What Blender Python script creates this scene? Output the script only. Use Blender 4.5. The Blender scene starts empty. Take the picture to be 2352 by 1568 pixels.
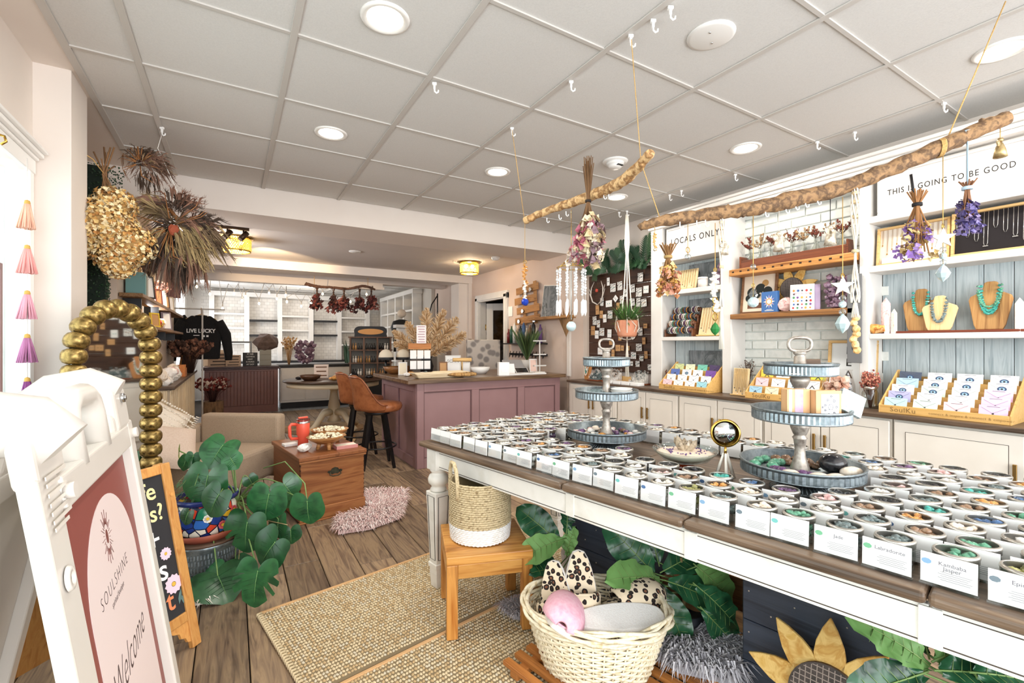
import bpy, bmesh, math, random
from mathutils import Vector, Matrix
PI = math.pi
sc = bpy.context.scene
COL = sc.collection
R = random.Random(7)

# ------------------------------------------------------------------ camera, world, lights, exposure
cam = bpy.data.cameras.new('camera')
cam.sensor_width = 36.0; cam.lens = 16.255; cam.shift_y = 0.0021; cam.clip_start = 0.05; cam.clip_end = 100
cob = bpy.data.objects.new('camera', cam); COL.objects.link(cob)
cob.location = (0, 0, 1.27); cob.rotation_euler = (PI/2, 0, -math.radians(31.193))
sc.camera = cob
sc.view_settings.view_transform = 'Standard'; sc.view_settings.look = 'None'
sc.view_settings.gamma = 1.0; sc.view_settings.use_curve_mapping = False
sc.view_settings.exposure = 0.38
sc.cycles.use_denoising = True
sc.cycles.max_bounces = 7; sc.cycles.diffuse_bounces = 4; sc.cycles.glossy_bounces = 3
sc.cycles.transmission_bounces = 4; sc.cycles.transparent_max_bounces = 14
sc.cycles.caustics_reflective = False; sc.cycles.caustics_refractive = False
sc.cycles.sample_clamp_indirect = 6.0
w = bpy.data.worlds.new('daylight'); sc.world = w; w.use_nodes = True
bg = w.node_tree.nodes['Background']; bg.inputs[0].default_value = (0.93, 0.965, 1.0, 1); bg.inputs[1].default_value = 2.6

def area(name, loc, rot, sx, sy, power, col=(1, 1, 1), spread=PI):
 l = bpy.data.lights.new(name, 'AREA'); l.shape = 'RECTANGLE'; l.size = sx; l.size_y = sy; l.energy = power; l.color = col; l.spread = spread
 o = bpy.data.objects.new(name, l); COL.objects.link(o); o.location = loc; o.rotation_euler = rot; return o
def lamp(name, loc, power, col=(1, .8, .55), r=.05):
 l = bpy.data.lights.new(name, 'POINT'); l.energy = power; l.color = col; l.shadow_soft_size = r
 o = bpy.data.objects.new(name, l); COL.objects.link(o); o.location = loc; return o
area('storefront_daylight', (1.6, -2.15, 1.45), (PI/2, 0, 0), 4.6, 2.2, 120, (.96, .98, 1))
area('side_window_daylight', (-0.95, 1.2, 1.25), (0, -PI/2, 0), 1.9, 3.4, 16, (.96, .98, 1))
area('small_window_daylight', (-0.70, 6.0, 1.88), (0, -PI/2, 0), .6, .75, 26, (.97, .97, 1))
area('unseen_opening_fill', (-0.70, 11.0, 1.5), (0, -PI/2, 0), 1.6, 1.8, 28, (.93, .96, 1))  # fill light added at an unseen opening to brighten the back room

# ------------------------------------------------------------------ material helpers
def srgb(h):
 h = h.lstrip('#'); c = [int(h[i:i+2], 16)/255 for i in (0, 2, 4)]
 return tuple(x/12.92 if x <= .04045 else ((x+.055)/1.055)**2.4 for x in c) + (1,)
MATS = {}
def mat(name, c, rough=.5, metal=0, spec=.5, emit=None, es=0, alpha=None):
 if name in MATS: return MATS[name]
 m = bpy.data.materials.new(name); m.use_nodes = True; MATS[name] = m
 b = m.node_tree.nodes['Principled BSDF']
 b.inputs['Base Color'].default_value = srgb(c); b.inputs['Roughness'].default_value = rough
 b.inputs['Metallic'].default_value = metal; b.inputs['Specular IOR Level'].default_value = spec
 if emit: b.inputs['Emission Color'].default_value = srgb(emit); b.inputs['Emission Strength'].default_value = es
 m.diffuse_color = srgb(c)
 return m
def pmat(name, cols, scale=(8, 8, 8), rough=.5, metal=0, bump=0, detail=4, dist=0, kind='noise', rnd=0, spec=.5, lo=.3, hi=.7, bscale=None, const=False):
 """colour ramp over a noise / wave / voronoi in object coordinates, with optional bump and per-object value change"""
 if name in MATS: return MATS[name]
 m = bpy.data.materials.new(name); m.use_nodes = True; MATS[name] = m
 nt = m.node_tree; N = nt.nodes; L = nt.links; b = N['Principled BSDF']
 tc = N.new('ShaderNodeTexCoord'); mp = N.new('ShaderNodeMapping'); mp.inputs['Scale'].default_value = scale
 L.new(tc.outputs['Object'], mp.inputs['Vector'])
 oi = N.new('ShaderNodeObjectInfo')
 sh = N.new('ShaderNodeVectorMath'); sh.operation = 'ADD'
 mu = N.new('ShaderNodeMath'); mu.operation = 'MULTIPLY'; mu.inputs[1].default_value = 37.0 if rnd else 0.0
 L.new(oi.outputs['Random'], mu.inputs[0]); L.new(mp.outputs[0], sh.inputs[0]); L.new(mu.outputs[0], sh.inputs[1])
 if kind == 'voronoi':
  t = N.new('ShaderNodeTexVoronoi'); t.inputs['Scale'].default_value = 1; out = t.outputs['Color'] if const else t.outputs['Distance']
 elif kind == 'wave':
  t = N.new('ShaderNodeTexWave'); t.inputs['Scale'].default_value = 1; t.inputs['Distortion'].default_value = dist; t.inputs['Detail'].default_value = detail; out = t.outputs['Fac']
 else:
  t = N.new('ShaderNodeTexNoise'); t.inputs['Scale'].default_value = 1; t.inputs['Detail'].default_value = detail; t.inputs['Distortion'].default_value = dist; out = t.outputs['Fac']
 L.new(sh.outputs[0], t.inputs['Vector'])
 r = N.new('ShaderNodeValToRGB'); cr = r.color_ramp
 n = len(cols)
 while len(cr.elements) < n: cr.elements.new(.5)
 for i, c in enumerate(cols):
  cr.elements[i].position = lo + (hi-lo)*i/max(1, n-1); cr.elements[i].color = srgb(c)
 if const: cr.interpolation = 'CONSTANT'
 L.new(out, r.inputs['Fac']); co = r.outputs['Color']
 if rnd:
  hs = N.new('ShaderNodeHueSaturation'); mr = N.new('ShaderNodeMapRange')
  mr.inputs['To Min'].default_value = 1-rnd; mr.inputs['To Max'].default_value = 1+rnd
  L.new(oi.outputs['Random'], mr.inputs['Value']); L.new(mr.outputs[0], hs.inputs['Value']); L.new(co, hs.inputs['Color']); co = hs.outputs['Color']
 L.new(co, b.inputs['Base Color'])
 b.inputs['Roughness'].default_value = rough; b.inputs['Metallic'].default_value = metal; b.inputs['Specular IOR Level'].default_value = spec
 if bump:
  bp = N.new('ShaderNodeBump'); bp.inputs['Strength'].default_value = bump; bp.inputs['Distance'].default_value = .004
  L.new(out, bp.inputs['Height']); L.new(bp.outputs[0], b.inputs['Normal'])
 m.diffuse_color = srgb(cols[0])
 return m
def wood(name, cols, axis='x', scale=1.0, rough=.5, bump=.3, rnd=.12, spec=.4):
 a = 3.0*scale; c = 42.0*scale
 s = {'x': (a, c, c), 'y': (c, a, c), 'z': (c, c, a)}[axis]
 return pmat(name, cols, s, rough, 0, bump, 6, 1.2, 'noise', rnd, spec, .3, .72)
def glass(name, tint='#ffffff', refl=.10, rough=.03):
 if name in MATS: return MATS[name]
 m = bpy.data.materials.new(name); m.use_nodes = True; MATS[name] = m
 nt = m.node_tree; N = nt.nodes; L = nt.links; N.remove(N['Principled BSDF'])
 tr = N.new('ShaderNodeBsdfTransparent'); tr.inputs[0].default_value = srgb(tint)
 gl = N.new('ShaderNodeBsdfGlossy'); gl.inputs['Roughness'].default_value = rough
 lw = N.new('ShaderNodeLayerWeight'); lw.inputs['Blend'].default_value = .25
 ad = N.new('ShaderNodeMath'); ad.operation = 'MULTIPLY_ADD'; ad.inputs[1].default_value = .7; ad.inputs[2].default_value = refl*.4; ad.use_clamp = True
 mx = N.new('ShaderNodeMixShader'); L.new(lw.outputs['Facing'], ad.inputs[0]); L.new(ad.outputs[0], mx.inputs[0])
 L.new(tr.outputs[0], mx.inputs[1]); L.new(gl.outputs[0], mx.inputs[2]); L.new(mx.outputs[0], N['Material Output'].inputs[0])
 m.diffuse_color = (.8, .9, 1, .3)
 return m

# ------------------------------------------------------------------ mesh builder
def rotz(a): return Matrix.Rotation(a, 4, 'Z')
def rotx(a): return Matrix.Rotation(a, 4, 'X')
def roty(a): return Matrix.Rotation(a, 4, 'Y')
def tr(x, y=None, z=None): return Matrix.Translation((x, y, z) if y is not None else x)
def frame(o, xa, ya):
 x = Vector(xa).normalized(); z = x.cross(Vector(ya)).normalized(); y = z.cross(x)
 m = Matrix((x, y, z)).transposed().to_4x4(); m.translation = Vector(o); return m
class MB:
 def __init__(s): s.v = []; s.f = []; s.mi = []; s.sm = []; s.T = Matrix.Identity(4)
 def at(s, T): s.T = T; return s
 def add(s, vs, fs, mi=0, smooth=False):
  k = len(s.v); T = s.T
  s.v.extend((T @ Vector(p))[:] for p in vs)
  for f in fs: s.f.append(tuple(i+k for i in f)); s.mi.append(mi); s.sm.append(smooth)
  return s
 def box(s, c, d, mi=0, top=None):
  x, y, z = c; a, b, e = d[0]/2, d[1]/2, d[2]/2; q = top if top else (1, 1)
  vs = [(x-a, y-b, z-e), (x+a, y-b, z-e), (x+a, y+b, z-e), (x-a, y+b, z-e), (x-a*q[0], y-b*q[1], z+e), (x+a*q[0], y-b*q[1], z+e), (x+a*q[0], y+b*q[1], z+e), (x-a*q[0], y+b*q[1], z+e)]
  return s.add(vs, [(3, 2, 1, 0), (4, 5, 6, 7), (0, 1, 5, 4), (1, 2, 6, 5), (2, 3, 7, 6), (3, 0, 4, 7)], mi)
 def bx(s, x0, x1, y0, y1, z0, z1, mi=0): return s.box(((x0+x1)/2, (y0+y1)/2, (z0+z1)/2), (x1-x0, y1-y0, z1-z0), mi)
 def cyl(s, p0, p1, r0, r1=None, n=10, mi=0, cap=True, smooth=True):
  return s.tube([p0, p1], [r0, r0 if r1 is None else r1], n, mi, cap=cap, smooth=smooth)
 def tube(s, pts, r, n=6, mi=0, closed=False, cap=True, smooth=True, flat=1.0):
  P = [Vector(p) for p in pts]; m = len(P); rr = r if isinstance(r, (list, tuple)) else [r]*m
  vs = []; ref = None
  for i, p in enumerate(P):
   if closed: t = P[(i+1) % m]-P[i-1]
   else: t = P[min(i+1, m-1)]-P[max(i-1, 0)]
   t = t.normalized() if t.length > 1e-9 else Vector((0, 0, 1))
   if ref is None: ref = Vector((0, 0, 1)) if abs(t.z) < .9 else Vector((1, 0, 0))
   a = ref-t*ref.dot(t)
   if a.length < 1e-6: a = t.orthogonal()
   a.normalize(); b = t.cross(a); ref = a
   for k in range(n):
    an = 2*PI*k/n; vs.append((p+(a*math.cos(an)*flat+b*math.sin(an))*rr[i])[:])
  fs = []
  for i in range(m if closed else m-1):
   j = (i+1) % m
   for k in range(n): fs.append((i*n+k, i*n+(k+1) % n, j*n+(k+1) % n, j*n+k))
  s.add(vs, fs, mi, smooth)
  if cap and not closed:
   k = len(s.v)-len(vs)
   s.f.append(tuple(k+i for i in range(n-1, -1, -1))); s.mi.append(mi); s.sm.append(False)
   s.f.append(tuple(k+(m-1)*n+i for i in range(n))); s.mi.append(mi); s.sm.append(False)
  return s
 def lathe(s, prof, n=20, c=(0, 0, 0), mi=0, smooth=True, sx=1, sy=1, cap=True):
  vs = []; fs = []; m = len(prof)
  for r, z in prof:
   for k in range(n):
    a = 2*PI*k/n; vs.append((c[0]+r*sx*math.cos(a), c[1]+r*sy*math.sin(a), c[2]+z))
  for i in range(m-1):
   for k in range(n): fs.append((i*n+k, i*n+(k+1) % n, (i+1)*n+(k+1) % n, (i+1)*n+k))
  s.add(vs, fs, mi, smooth); k = len(s.v)-len(vs)
  if cap:
   if prof[0][0] > 1e-5: s.f.append(tuple(k+i for i in range(n-1, -1, -1))); s.mi.append(mi); s.sm.append(False)
   if prof[-1][0] > 1e-5: s.f.append(tuple(k+(m-1)*n+i for i in range(n))); s.mi.append(mi); s.sm.append(False)
  return s
 def prism(s, poly, t, mi=0, z=0.0):
  n = len(poly)
  vs = [(x, y, z) for x, y in poly]+[(x, y, z+t) for x, y in poly]
  fs = [tuple(range(n-1, -1, -1)), tuple(range(n, 2*n))]+[(i, (i+1) % n, n+(i+1) % n, n+i) for i in range(n)]
  return s.add(vs, fs, mi)
 def ball(s, c, r, n=10, m=6, mi=0, sc3=(1, 1, 1)):
  pr = [(max(1e-6, math.sin(PI*i/m))*r, -math.cos(PI*i/m)*r) for i in range(m+1)]
  vs = []; fs = []
  for q, z in pr:
   for k in range(n):
    a = 2*PI*k/n; vs.append((c[0]+q*sc3[0]*math.cos(a), c[1]+q*sc3[1]*math.sin(a), c[2]+z*sc3[2]))
  for i in range(m):
   for k in range(n): fs.append((i*n+k, i*n+(k+1) % n, (i+1)*n+(k+1) % n, (i+1)*n+k))
  return s.add(vs, fs, mi, True)
 def rock(s, c, r, rnd, mi=0, sc3=(1, 1, 1), sub=1, j=.25, smooth=False):
  vs, fs = ICO[sub]; q = []
  rot = Matrix.Rotation(rnd.uniform(0, 6), 3, 'Z') @ Matrix.Rotation(rnd.uniform(0, 6), 3, 'X') if j < .9 else None
  for p in vs:
   k = r*(1+rnd.uniform(-j, j)); v = Vector((p[0]*k, p[1]*k, p[2]*k))
   v = Vector((v.x*sc3[0], v.y*sc3[1], v.z*sc3[2])); q.append((v.x+c[0], v.y+c[1], v.z+c[2]))
  return s.add(q, fs, mi, smooth)
 def quad(s, a, b, c, d, mi=0): return s.add([a, b, c, d], [(0, 1, 2, 3)], mi)
 def text(s, T, txt, size, mi=0, depth=.0008, sx=1.0, off=0.0, shear=0.0, align='CENTER', sp=1.0):
  vs, fs = text_geo(txt, size, depth, sx, off, shear, align, sp); o = s.T; s.T = o @ T; s.add(vs, fs, mi); s.T = o; return s
 def build(s, name, mats, parent=None, bevel=0, seg=2, loc=None, rz=0, kind=None, sub=0):
  me = bpy.data.meshes.new(name); me.from_pydata(s.v, [], s.f)
  if not isinstance(mats, (list, tuple)): mats = [mats]
  for m in mats: me.materials.append(m)
  me.polygons.foreach_set('use_smooth', s.sm)
  if len(mats) > 1: me.polygons.foreach_set('material_index', s.mi)
  me.update()
  o = bpy.data.objects.new(name, me); COL.objects.link(o)
  if parent: o.parent = parent
  if loc: o.location = loc
  if rz: o.rotation_euler = (0, 0, rz)
  if kind: o['kind'] = kind
  if bevel:
   b = o.modifiers.new('bevel', 'BEVEL'); b.width = bevel; b.segments = seg; b.limit_method = 'ANGLE'; b.angle_limit = .7
  if sub:
   b = o.modifiers.new('sub', 'SUBSURF'); b.levels = sub; b.render_levels = sub
  return o
def _ico(n):
 bm = bmesh.new(); bmesh.ops.create_icosphere(bm, subdivisions=n, radius=1); bm.verts.ensure_lookup_table()
 r = ([v.co[:] for v in bm.verts], [tuple(v.index for v in f.verts) for f in bm.faces]); bm.free(); return r
ICO = {1: _ico(1), 2: _ico(2), 3: _ico(3)}
TXT = {}
def text_geo(txt, size, depth, sx, off, shear, align, sp):
 key = (txt, size, depth, sx, off, shear, align, sp)
 if key not in TXT:
  cu = bpy.data.curves.new('lettering', 'FONT'); cu.body = txt; cu.size = size; cu.extrude = depth; cu.resolution_u = 3
  cu.align_x = align; cu.align_y = 'CENTER'; cu.offset = off; cu.shear = shear; cu.space_character = sp
  ob = bpy.data.objects.new('lettering', cu); COL.objects.link(ob)
  me = bpy.data.meshes.new_from_object(ob.evaluated_get(bpy.context.evaluated_depsgraph_get()))
  TXT[key] = ([(v.co.x*sx, v.co.y, v.co.z) for v in me.vertices], [tuple(p.vertices) for p in me.polygons])
  bpy.data.objects.remove(ob); bpy.data.curves.remove(cu); bpy.data.meshes.remove(me)
 return TXT[key]
def tag(o, label, cat, group=None):
 o['label'] = label; o['category'] = cat
 if group: o['group'] = group
 return o
def thing(name, label, cat, loc=(0, 0, 0), rz=0, group=None):
 o = bpy.data.objects.new(name, None); COL.objects.link(o); o.empty_display_size = .05
 o.location = loc; o.rotation_euler = (0, 0, rz); return tag(o, label, cat, group)
def struct(name, mb, mats, parent=None, bevel=0):
 o = mb.build(name, mats, parent, bevel)
 if not parent: o['kind'] = 'structure'
 return o
def dup(root, loc, rz, label, group=None):
 r = root.copy(); COL.objects.link(r); r.location = loc; r.rotation_euler = (0, 0, rz); r['label'] = label
 if group: r['group'] = group
 for ch in list(root.children):
  c = ch.copy(); COL.objects.link(c); c.parent = r
  for g in ch.children:
   d = g.copy(); COL.objects.link(d); d.parent = c
 return r
def inst(src, name, parent, loc, rz=0, rot=None, scale=None):
 """a further piece sharing src's mesh"""
 o = bpy.data.objects.new(name, src.data); COL.objects.link(o); o.parent = parent; o.location = loc
 o.rotation_euler = rot if rot else (0, 0, rz)
 if scale: o.scale = scale
 return o
ORD = ['first', 'second', 'third', 'fourth', 'fifth', 'sixth', 'seventh', 'eighth', 'ninth', 'tenth', 'eleventh', 'twelfth', 'thirteenth', 'fourteenth', 'fifteenth', 'sixteenth', 'seventeenth', 'eighteenth', 'nineteenth', 'twentieth', 'twenty-first', 'twenty-second', 'twenty-third', 'twenty-fourth', 'twenty-fifth']
FR = -PI/2   # things on the right wall: local x runs left to right, local -y faces the room
FL = PI/2    # things on the left wall

# ------------------------------------------------------------------ common materials
WALL = pmat('wall_paint', ['#e6dbd2', '#eae0d7'], (3, 3, 3), .7, bump=.02)
WHITE = pmat('white_paint', ['#dedad4', '#e5e1dc'], (6, 6, 6), .45)
CEIL = pmat('ceiling_tile_fissured', ['#d6d4d1', '#dad8d5', '#dddbd8'], (160, 160, 160), .9, bump=.12)
BAR = mat('ceiling_bar', '#c9c4be', .5)
CREAM = pmat('cream_cabinet', ['#e4ddd2', '#ebe5db'], (5, 5, 5), .4)
TAUPE = mat('taupe_glaze', '#cbc2b4', .45)
GLAZE = mat('dark_glaze_line', '#4c4138', .6)
DARKWOOD = wood('dark_counter_wood', ['#3f3127', '#5f4c3d', '#7a6552'], 'y', .8, .4)
BLACK = mat('black_metal', '#141416', .35)
BLK = mat('black_matte', '#1b1a1c', .6)
PAPER = mat('white_paper', '#fbfaf8', .6)
KRAFT = mat('kraft_card', '#c99a68', .7)
PINE = wood('pine', ['#d9ad6b', '#e7c084', '#c99a55'], 'x', 1, .5)
BAMBOO = wood('bamboo_box', ['#d8a860', '#e2b670', '#cc9a50'], 'x', .6, .5, .1)
GOLD = pmat('gold_metal', ['#b98f3e', '#d9b45d'], (30, 30, 30), .25, 1)
STEEL = mat('steel', '#c8c8c8', .25, 1)
GALV = pmat('galvanised', ['#667076', '#8f999e', '#747e84'], (40, 40, 40), .38, .85, bump=.1)
CLEAR = glass('clear_glass', '#f4fbfa')
PLASTIC = glass('acrylic', '#fdfdfd', .0)
TWINE = pmat('twine', ['#b98e4f', '#d9b577'], (200, 200, 200), .9)
INK = mat('ink', '#2a2826', .7)

# ------------------------------------------------------------------ floor
fl = struct('floor', MB().bx(-1.7, 4.0, -2.3, 13.0, -.08, -.02), mat('subfloor', '#2a211b', .9))
def plank_mat():
 m = pmat('floor_plank_wood', ['#4f3f33', '#7d6855', '#9c8468', '#6f5a48'], (26, 2.2, 26), .42, 0, .25, 8, 2.0, 'noise', .34, .4, .25, .78)
 return m
PM = plank_mat()
y0s = [0.35, 0.95, 0.05, 0.65]
i = 0; x = -1.65
while x < 3.9:
 y = -1.6 + R.uniform(-.9, .2); wd = .19
 while y < 9.66:
  ln = R.choice([.62, .9, 1.2, 1.2, 1.55]); a, b = max(y, -2.2), min(y+ln, 9.66)
  if b-a > .05 and not (y+ln < .2) and not (x > 1.4 and y+ln < 1.0) and not (x > 2.6 and y < 4.2 and y+ln > 0 and x > 3.45):
   c = MB().bx(-wd/2+.0022, wd/2-.0022, -(b-a)/2+.002, (b-a)/2-.002, -.02, 0).build('plank', PM, fl, .0025, 1)
   c.location = (x+wd/2, (a+b)/2, R.uniform(-.0006, 0))
  y += ln
 x += wd
TILE = pmat('slate_floor_tile', ['#8d959c', '#a9b1b6', '#777f87'], (5, 5, 5), .35, bump=.1, rnd=.12)
tm = None
for a in range(12):
 for b in range(10):
  loc = (-.25+a*.305+(.15 if b % 2 else 0), 9.82+b*.305, -.02)
  if tm is None: tm = MB().bx(-.15, .15, -.15, .15, 0, .018).build('tile', TILE, fl, .003, 1, loc)
  else: inst(tm, 'tile', fl, loc)

# ------------------------------------------------------------------ ceilings
ce = struct('ceiling', MB().bx(-.66, 4.0, -2.3, 4.62, 2.66, 2.72), WHITE)
gx = [-.655, -.39, .235, .865, 1.49, 2.125, 2.755, 3.39, 3.86]
gy = [-1.53, -.90, -.275, .35, .98, 1.62, 2.245, 2.87, 3.495, 4.12, 4.61]
for i in range(len(gx)-1):
 for j in range(2, len(gy)-1):
  x0, x1, q0, q1 = gx[i], gx[i+1], gy[j], gy[j+1]
  MB().bx(x0+.008, x1-.008, q0+.008, q1-.008, 2.641, 2.656).build('ceiling_tile', CEIL, ce)
for x in gx[:-1]:
 wd = .019 if x > -.6 else .022
 MB().bx(x-wd/1.3, x+wd/1.3, -.3, 4.615, 2.633, 2.640).build('grid_bar', BAR, ce, .001, 1)
for y in gy[2:-1]:
 for i in range(len(gx)-1):
  MB().bx(gx[i]+.015, gx[i+1]-.015, y-.009, y+.009, 2.634, 2.641).build('cross_bar', BAR, ce)
struct('trim_1', MB().bx(-1.2, -.665, -2.3, 4.62, 2.64, 2.72), WALL)             # drywall soffit by the window
bm_ = MB().bx(-1.2, 3.95, 4.62, 5.2, 2.40, 2.72)
struct('trim_2', bm_, WALL)                                                     # beam between front and middle room
struct('trim_3', MB().bx(-.9, 3.7, 5.2, 8.6, 2.45, 2.55), pmat('ceiling_paint', ['#d9d0c9', '#ded5ce'], (3, 3, 3), .8))
struct('trim_4', MB().bx(-.9, 3.7, 7.33, 7.75, 2.325, 2.45), WALL)              # second beam
struct('trim_5', MB().bx(-.9, 2.37, 8.5, 8.72, 2.27, 2.60).bx(2.37, 3.7, 8.505, 8.72, 2.36, 2.6).bx(-.9, 2.39, 8.47, 8.5, 2.255, 2.30), WALL)
struct('trim_6', MB().bx(-.9, 3.7, 8.7, 12.7, 2.54, 2.6), WHITE)                # back room ceiling
k = 0
rb = bpy.data.objects['trim_6']
for x in (0.1, .72, 1.34, 1.96, 2.58): MB().bx(x-.012, x+.012, 8.75, 12.5, 2.528, 2.54).build('grid_bar', BAR, rb)
for y in (9.3, 9.9, 10.5, 11.1, 11.7, 12.3): MB().bx(-.8, 3.5, y-.012, y+.012, 2.530, 2.5402).build('cross_bar', BAR, rb)

# ------------------------------------------------------------------ walls
struct('wall_right', MB().bx(3.85, 3.97, -2.3, 4.61, 0, 2.72), WALL)
w2 = MB().bx(3.62, 3.75, 4.63, 6.14, 0, 2.45).bx(3.62, 3.75, 7.10, 9.1, 0, 2.55).bx(3.62, 3.75, 6.14, 7.10, 1.99, 2.55).bx(3.63, 3.97, 4.60, 4.625, 0, 2.40)
struct('wall_middle_right', w2, pmat('blush_wall_paint', ['#dcc6b7', '#e0cbbd'], (3, 3, 3), .7))
struct('trim_7', MB().bx(3.60, 3.63, 4.56, 4.62, .86, 2.4).bx(3.56, 3.62, 7.34, 7.42, 0, 2.33).bx(3.40, 3.62, 7.42, 7.75, 0, 2.33), WALL, None, .004)
struct('wall_left', MB().bx(-1.2, -.76, 4.63, 5.6, 0, 2.40).bx(-.95, -.76, 5.6, 6.42, 0, 1.55).bx(-.95, -.76, 5.6, 6.42, 2.22, 2.55).bx(-.95, -.76, 6.42, 8.7, 0, 2.6).bx(-1.3, -1.2, 3.3, 5.6, 0, 2.72), pmat('blush_wall_left', ['#d5c4b5', '#dacabc'], (3, 3, 3), .7))
struct('wall_back', MB().bx(-.95, 3.7, 12.6, 12.7, 0, 2.6), WHITE)
struct('wall_back_left', MB().bx(-.95, -.85, 8.7, 10.1, 0, 2.6).bx(-.95, -.85, 11.9, 12.7, 0, 2.6).bx(-.95, -.85, 10.1, 11.9, 0, .7).bx(-.95, -.85, 10.1, 11.9, 2.3, 2.6), WHITE)  # opening put in out of view, lets light into the back room
struct('wall_back_right', MB().bx(3.55, 3.7, 9.1, 12.7, 0, 2.6), pmat('greige_wall', ['#c9c2b8', '#cfc8be'], (3, 3, 3), .7))
struct('wall_column', MB().bx(-1.2, -.69, 3.13, 3.43, 0, 2.66), WALL, None, .004)
struct('wall_window', MB().bx(-.95, -.83, -2.3, 3.13, 2.14, 2.64).bx(-.95, -.83, -2.3, 3.13, 0, .30).bx(-.95, -.83, 3.09, 3.13, .3, 2.14), WALL)
struct('wall_front', MB().bx(-.95, 4.0, -2.35, -2.25, 2.45, 2.72).bx(-.95, 4.0, -2.35, -2.25, 0, .3).bx(3.7, 4.0, -2.35, -2.25, .3, 2.45), WALL)
# casing over the shop window: stepped crown on a flat board
wt = MB()
for (z0, z1, d) in ((2.085, 2.15, .02), (2.15, 2.165, .032), (2.165, 2.185, .05), (2.185, 2.20, .065)): wt.bx(-.83, -.83+d, -2.0, 3.10, z0, z1)
wt.bx(-.93, -.815, 3.05, 3.095, .3, 2.09)
win = struct('window_1', wt, mat('window_trim_white', '#f4f2ef', .35), None, .003)
g = MB().bx(-.905, -.899, -2.0, 3.05, .3, 2.09).build('pane', glass('shop_window_glass', '#f3f8f6', .06), win)
bk = MB().cyl((-.84, 2.62, 2.075), (-.84, 2.62, 2.12), .006).tube([(-.80, 2.62, 2.10), (-.775, 2.62, 2.095), (-.77, 2.62, 2.075), (-.785, 2.62, 2.06)], .005)
bk.build('hook', GOLD, win)
# small rear window on the left wall
w2 = MB()
for a, b, c, d in ((5.56, 5.62, 1.5, 2.27), (6.40, 6.46, 1.5, 2.27), (5.62, 6.40, 1.5, 1.57), (5.62, 6.40, 2.21, 2.27)): w2.bx(-.79, -.735, a, b, c, d)
win2 = struct('window_2', w2, mat('window_trim_gold', '#d9b98a', .5), None, .003)
MB().bx(-.90, -.895, 5.6, 6.42, 1.55, 2.22).build('pane', CLEAR, win2)
# door in the middle room, standing open into the room behind
dj = MB()
for a, b, c, d in ((7.04, 7.15, 0, 2.06), (6.07, 6.18, 0, 2.06), (6.07, 7.15, 1.97, 2.09)): dj.bx(3.585, 3.64, a, b, c, d).bx(3.57, 3.60, a+.02, b-.02, c+(.02 if c else 0), d-.02)
dj.bx(3.64, 3.75, 7.06, 7.10, 0, 1.98)
door = struct('door_1', dj, WHITE, None, .004)
lf = MB(); lf.T = tr(3.76, 7.06, 0) @ rotz(math.radians(-42))
for b in ((0, .12, -.02, .02, .01, 1.96), (.70, .82, -.02, .02, .01, 1.96), (.12, .70, -.02, .02, .01, .25), (.12, .70, -.02, .02, 1.84, 1.96)): lf.bx(*b)
leaf = lf.build('door_leaf', mat('door_paint', '#e4e0da', .4), door, .004)
gp = MB(); gp.T = lf.T; gp.bx(.12, .70, -.004, .004, .25, 1.84); gp.build('pane', glass('door_glass', '#8f969b', .3), leaf)
hg = MB()
for z in (.35, 1.55): hg.cyl((3.745, 7.055, z-.05), (3.745, 7.055, z+.05), .011)
hg.build('hinge', GOLD, leaf)
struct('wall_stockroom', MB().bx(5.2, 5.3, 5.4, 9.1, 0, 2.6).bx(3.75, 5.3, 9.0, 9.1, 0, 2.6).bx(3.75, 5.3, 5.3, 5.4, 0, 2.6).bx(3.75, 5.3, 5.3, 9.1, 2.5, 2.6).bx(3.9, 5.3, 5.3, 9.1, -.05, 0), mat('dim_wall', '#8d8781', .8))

# ------------------------------------------------------------------ ceiling fittings
LAMP = mat('lamp_glow', '#fffaf0', .5, emit='#fff6e6', es=7)
DL = [(.552, 1.943), (.551, 3.189), (1.812, 3.215), (3.08, 3.193), (3.08, 1.925), (3.075, .664)]
dn = ['over the front window side, nearest the camera', 'over the left aisle toward the beam', 'in the middle of the tiles by the beam', 'above the jewellery board corner', 'above the brick bay shelves', 'at the right edge above the display table']
d0 = None
for (x, y), nm in zip(DL, dn):
 lb = 'round white recessed downlight ' + nm
 if d0 is None:
  d0 = thing('ceiling_light', lb, 'ceiling light', (x, y, 2.641), 0, 'recessed downlights in the ceiling tiles')
  MB().lathe([(.075, -.004), (.086, -.009), (.098, -.008), (.102, 0), (.098, .004)], 32, cap=False).build('trim_ring', mat('lamp_ring', '#f2efea', .3), d0)
  MB().lathe([(.0001, -.002), (.078, -.004), (.078, .004)], 32).build('lens', LAMP, d0)
 else: dup(d0, (x, y, 2.641), 0, lb)
 s = area('downlight_beam', (x, y, 2.62), (0, 0, 0), .14, .14, 9, (1, .94, .84)); s.data.shape = 'DISK'
t = thing('junction_cover', 'flat round white ceiling cover plate with two screws', 'ceiling cover', (1.822, 1.301, 2.641))
MB().lathe([(.0001, -.012), (.085, -.011), (.10, -.006), (.102, 0)], 32).build('plate', mat('plate_white', '#e9e6e2', .5), t)
for s in (-1, 1): MB().cyl((s*.035, s*.02, -.0145), (s*.035, s*.02, -.010), .005).build('screw', STEEL, t)
t = thing('smoke_detector', 'white smoke detector on the ceiling tile above the short branch', 'smoke detector', (2.464, 2.572, 2.641))
MB().lathe([(.0001, -.012), (.09, -.01), (.095, 0)], 28).build('base', mat('detector_white', '#f0eeea', .4), t)
MB().lathe([(.0001, -.055), (.04, -.053), (.052, -.040), (.05, -.034), (.062, -.03), (.066, -.012)], 24).build('sensor_head', mat('detector_white', '#f0eeea', .4), t)
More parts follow.
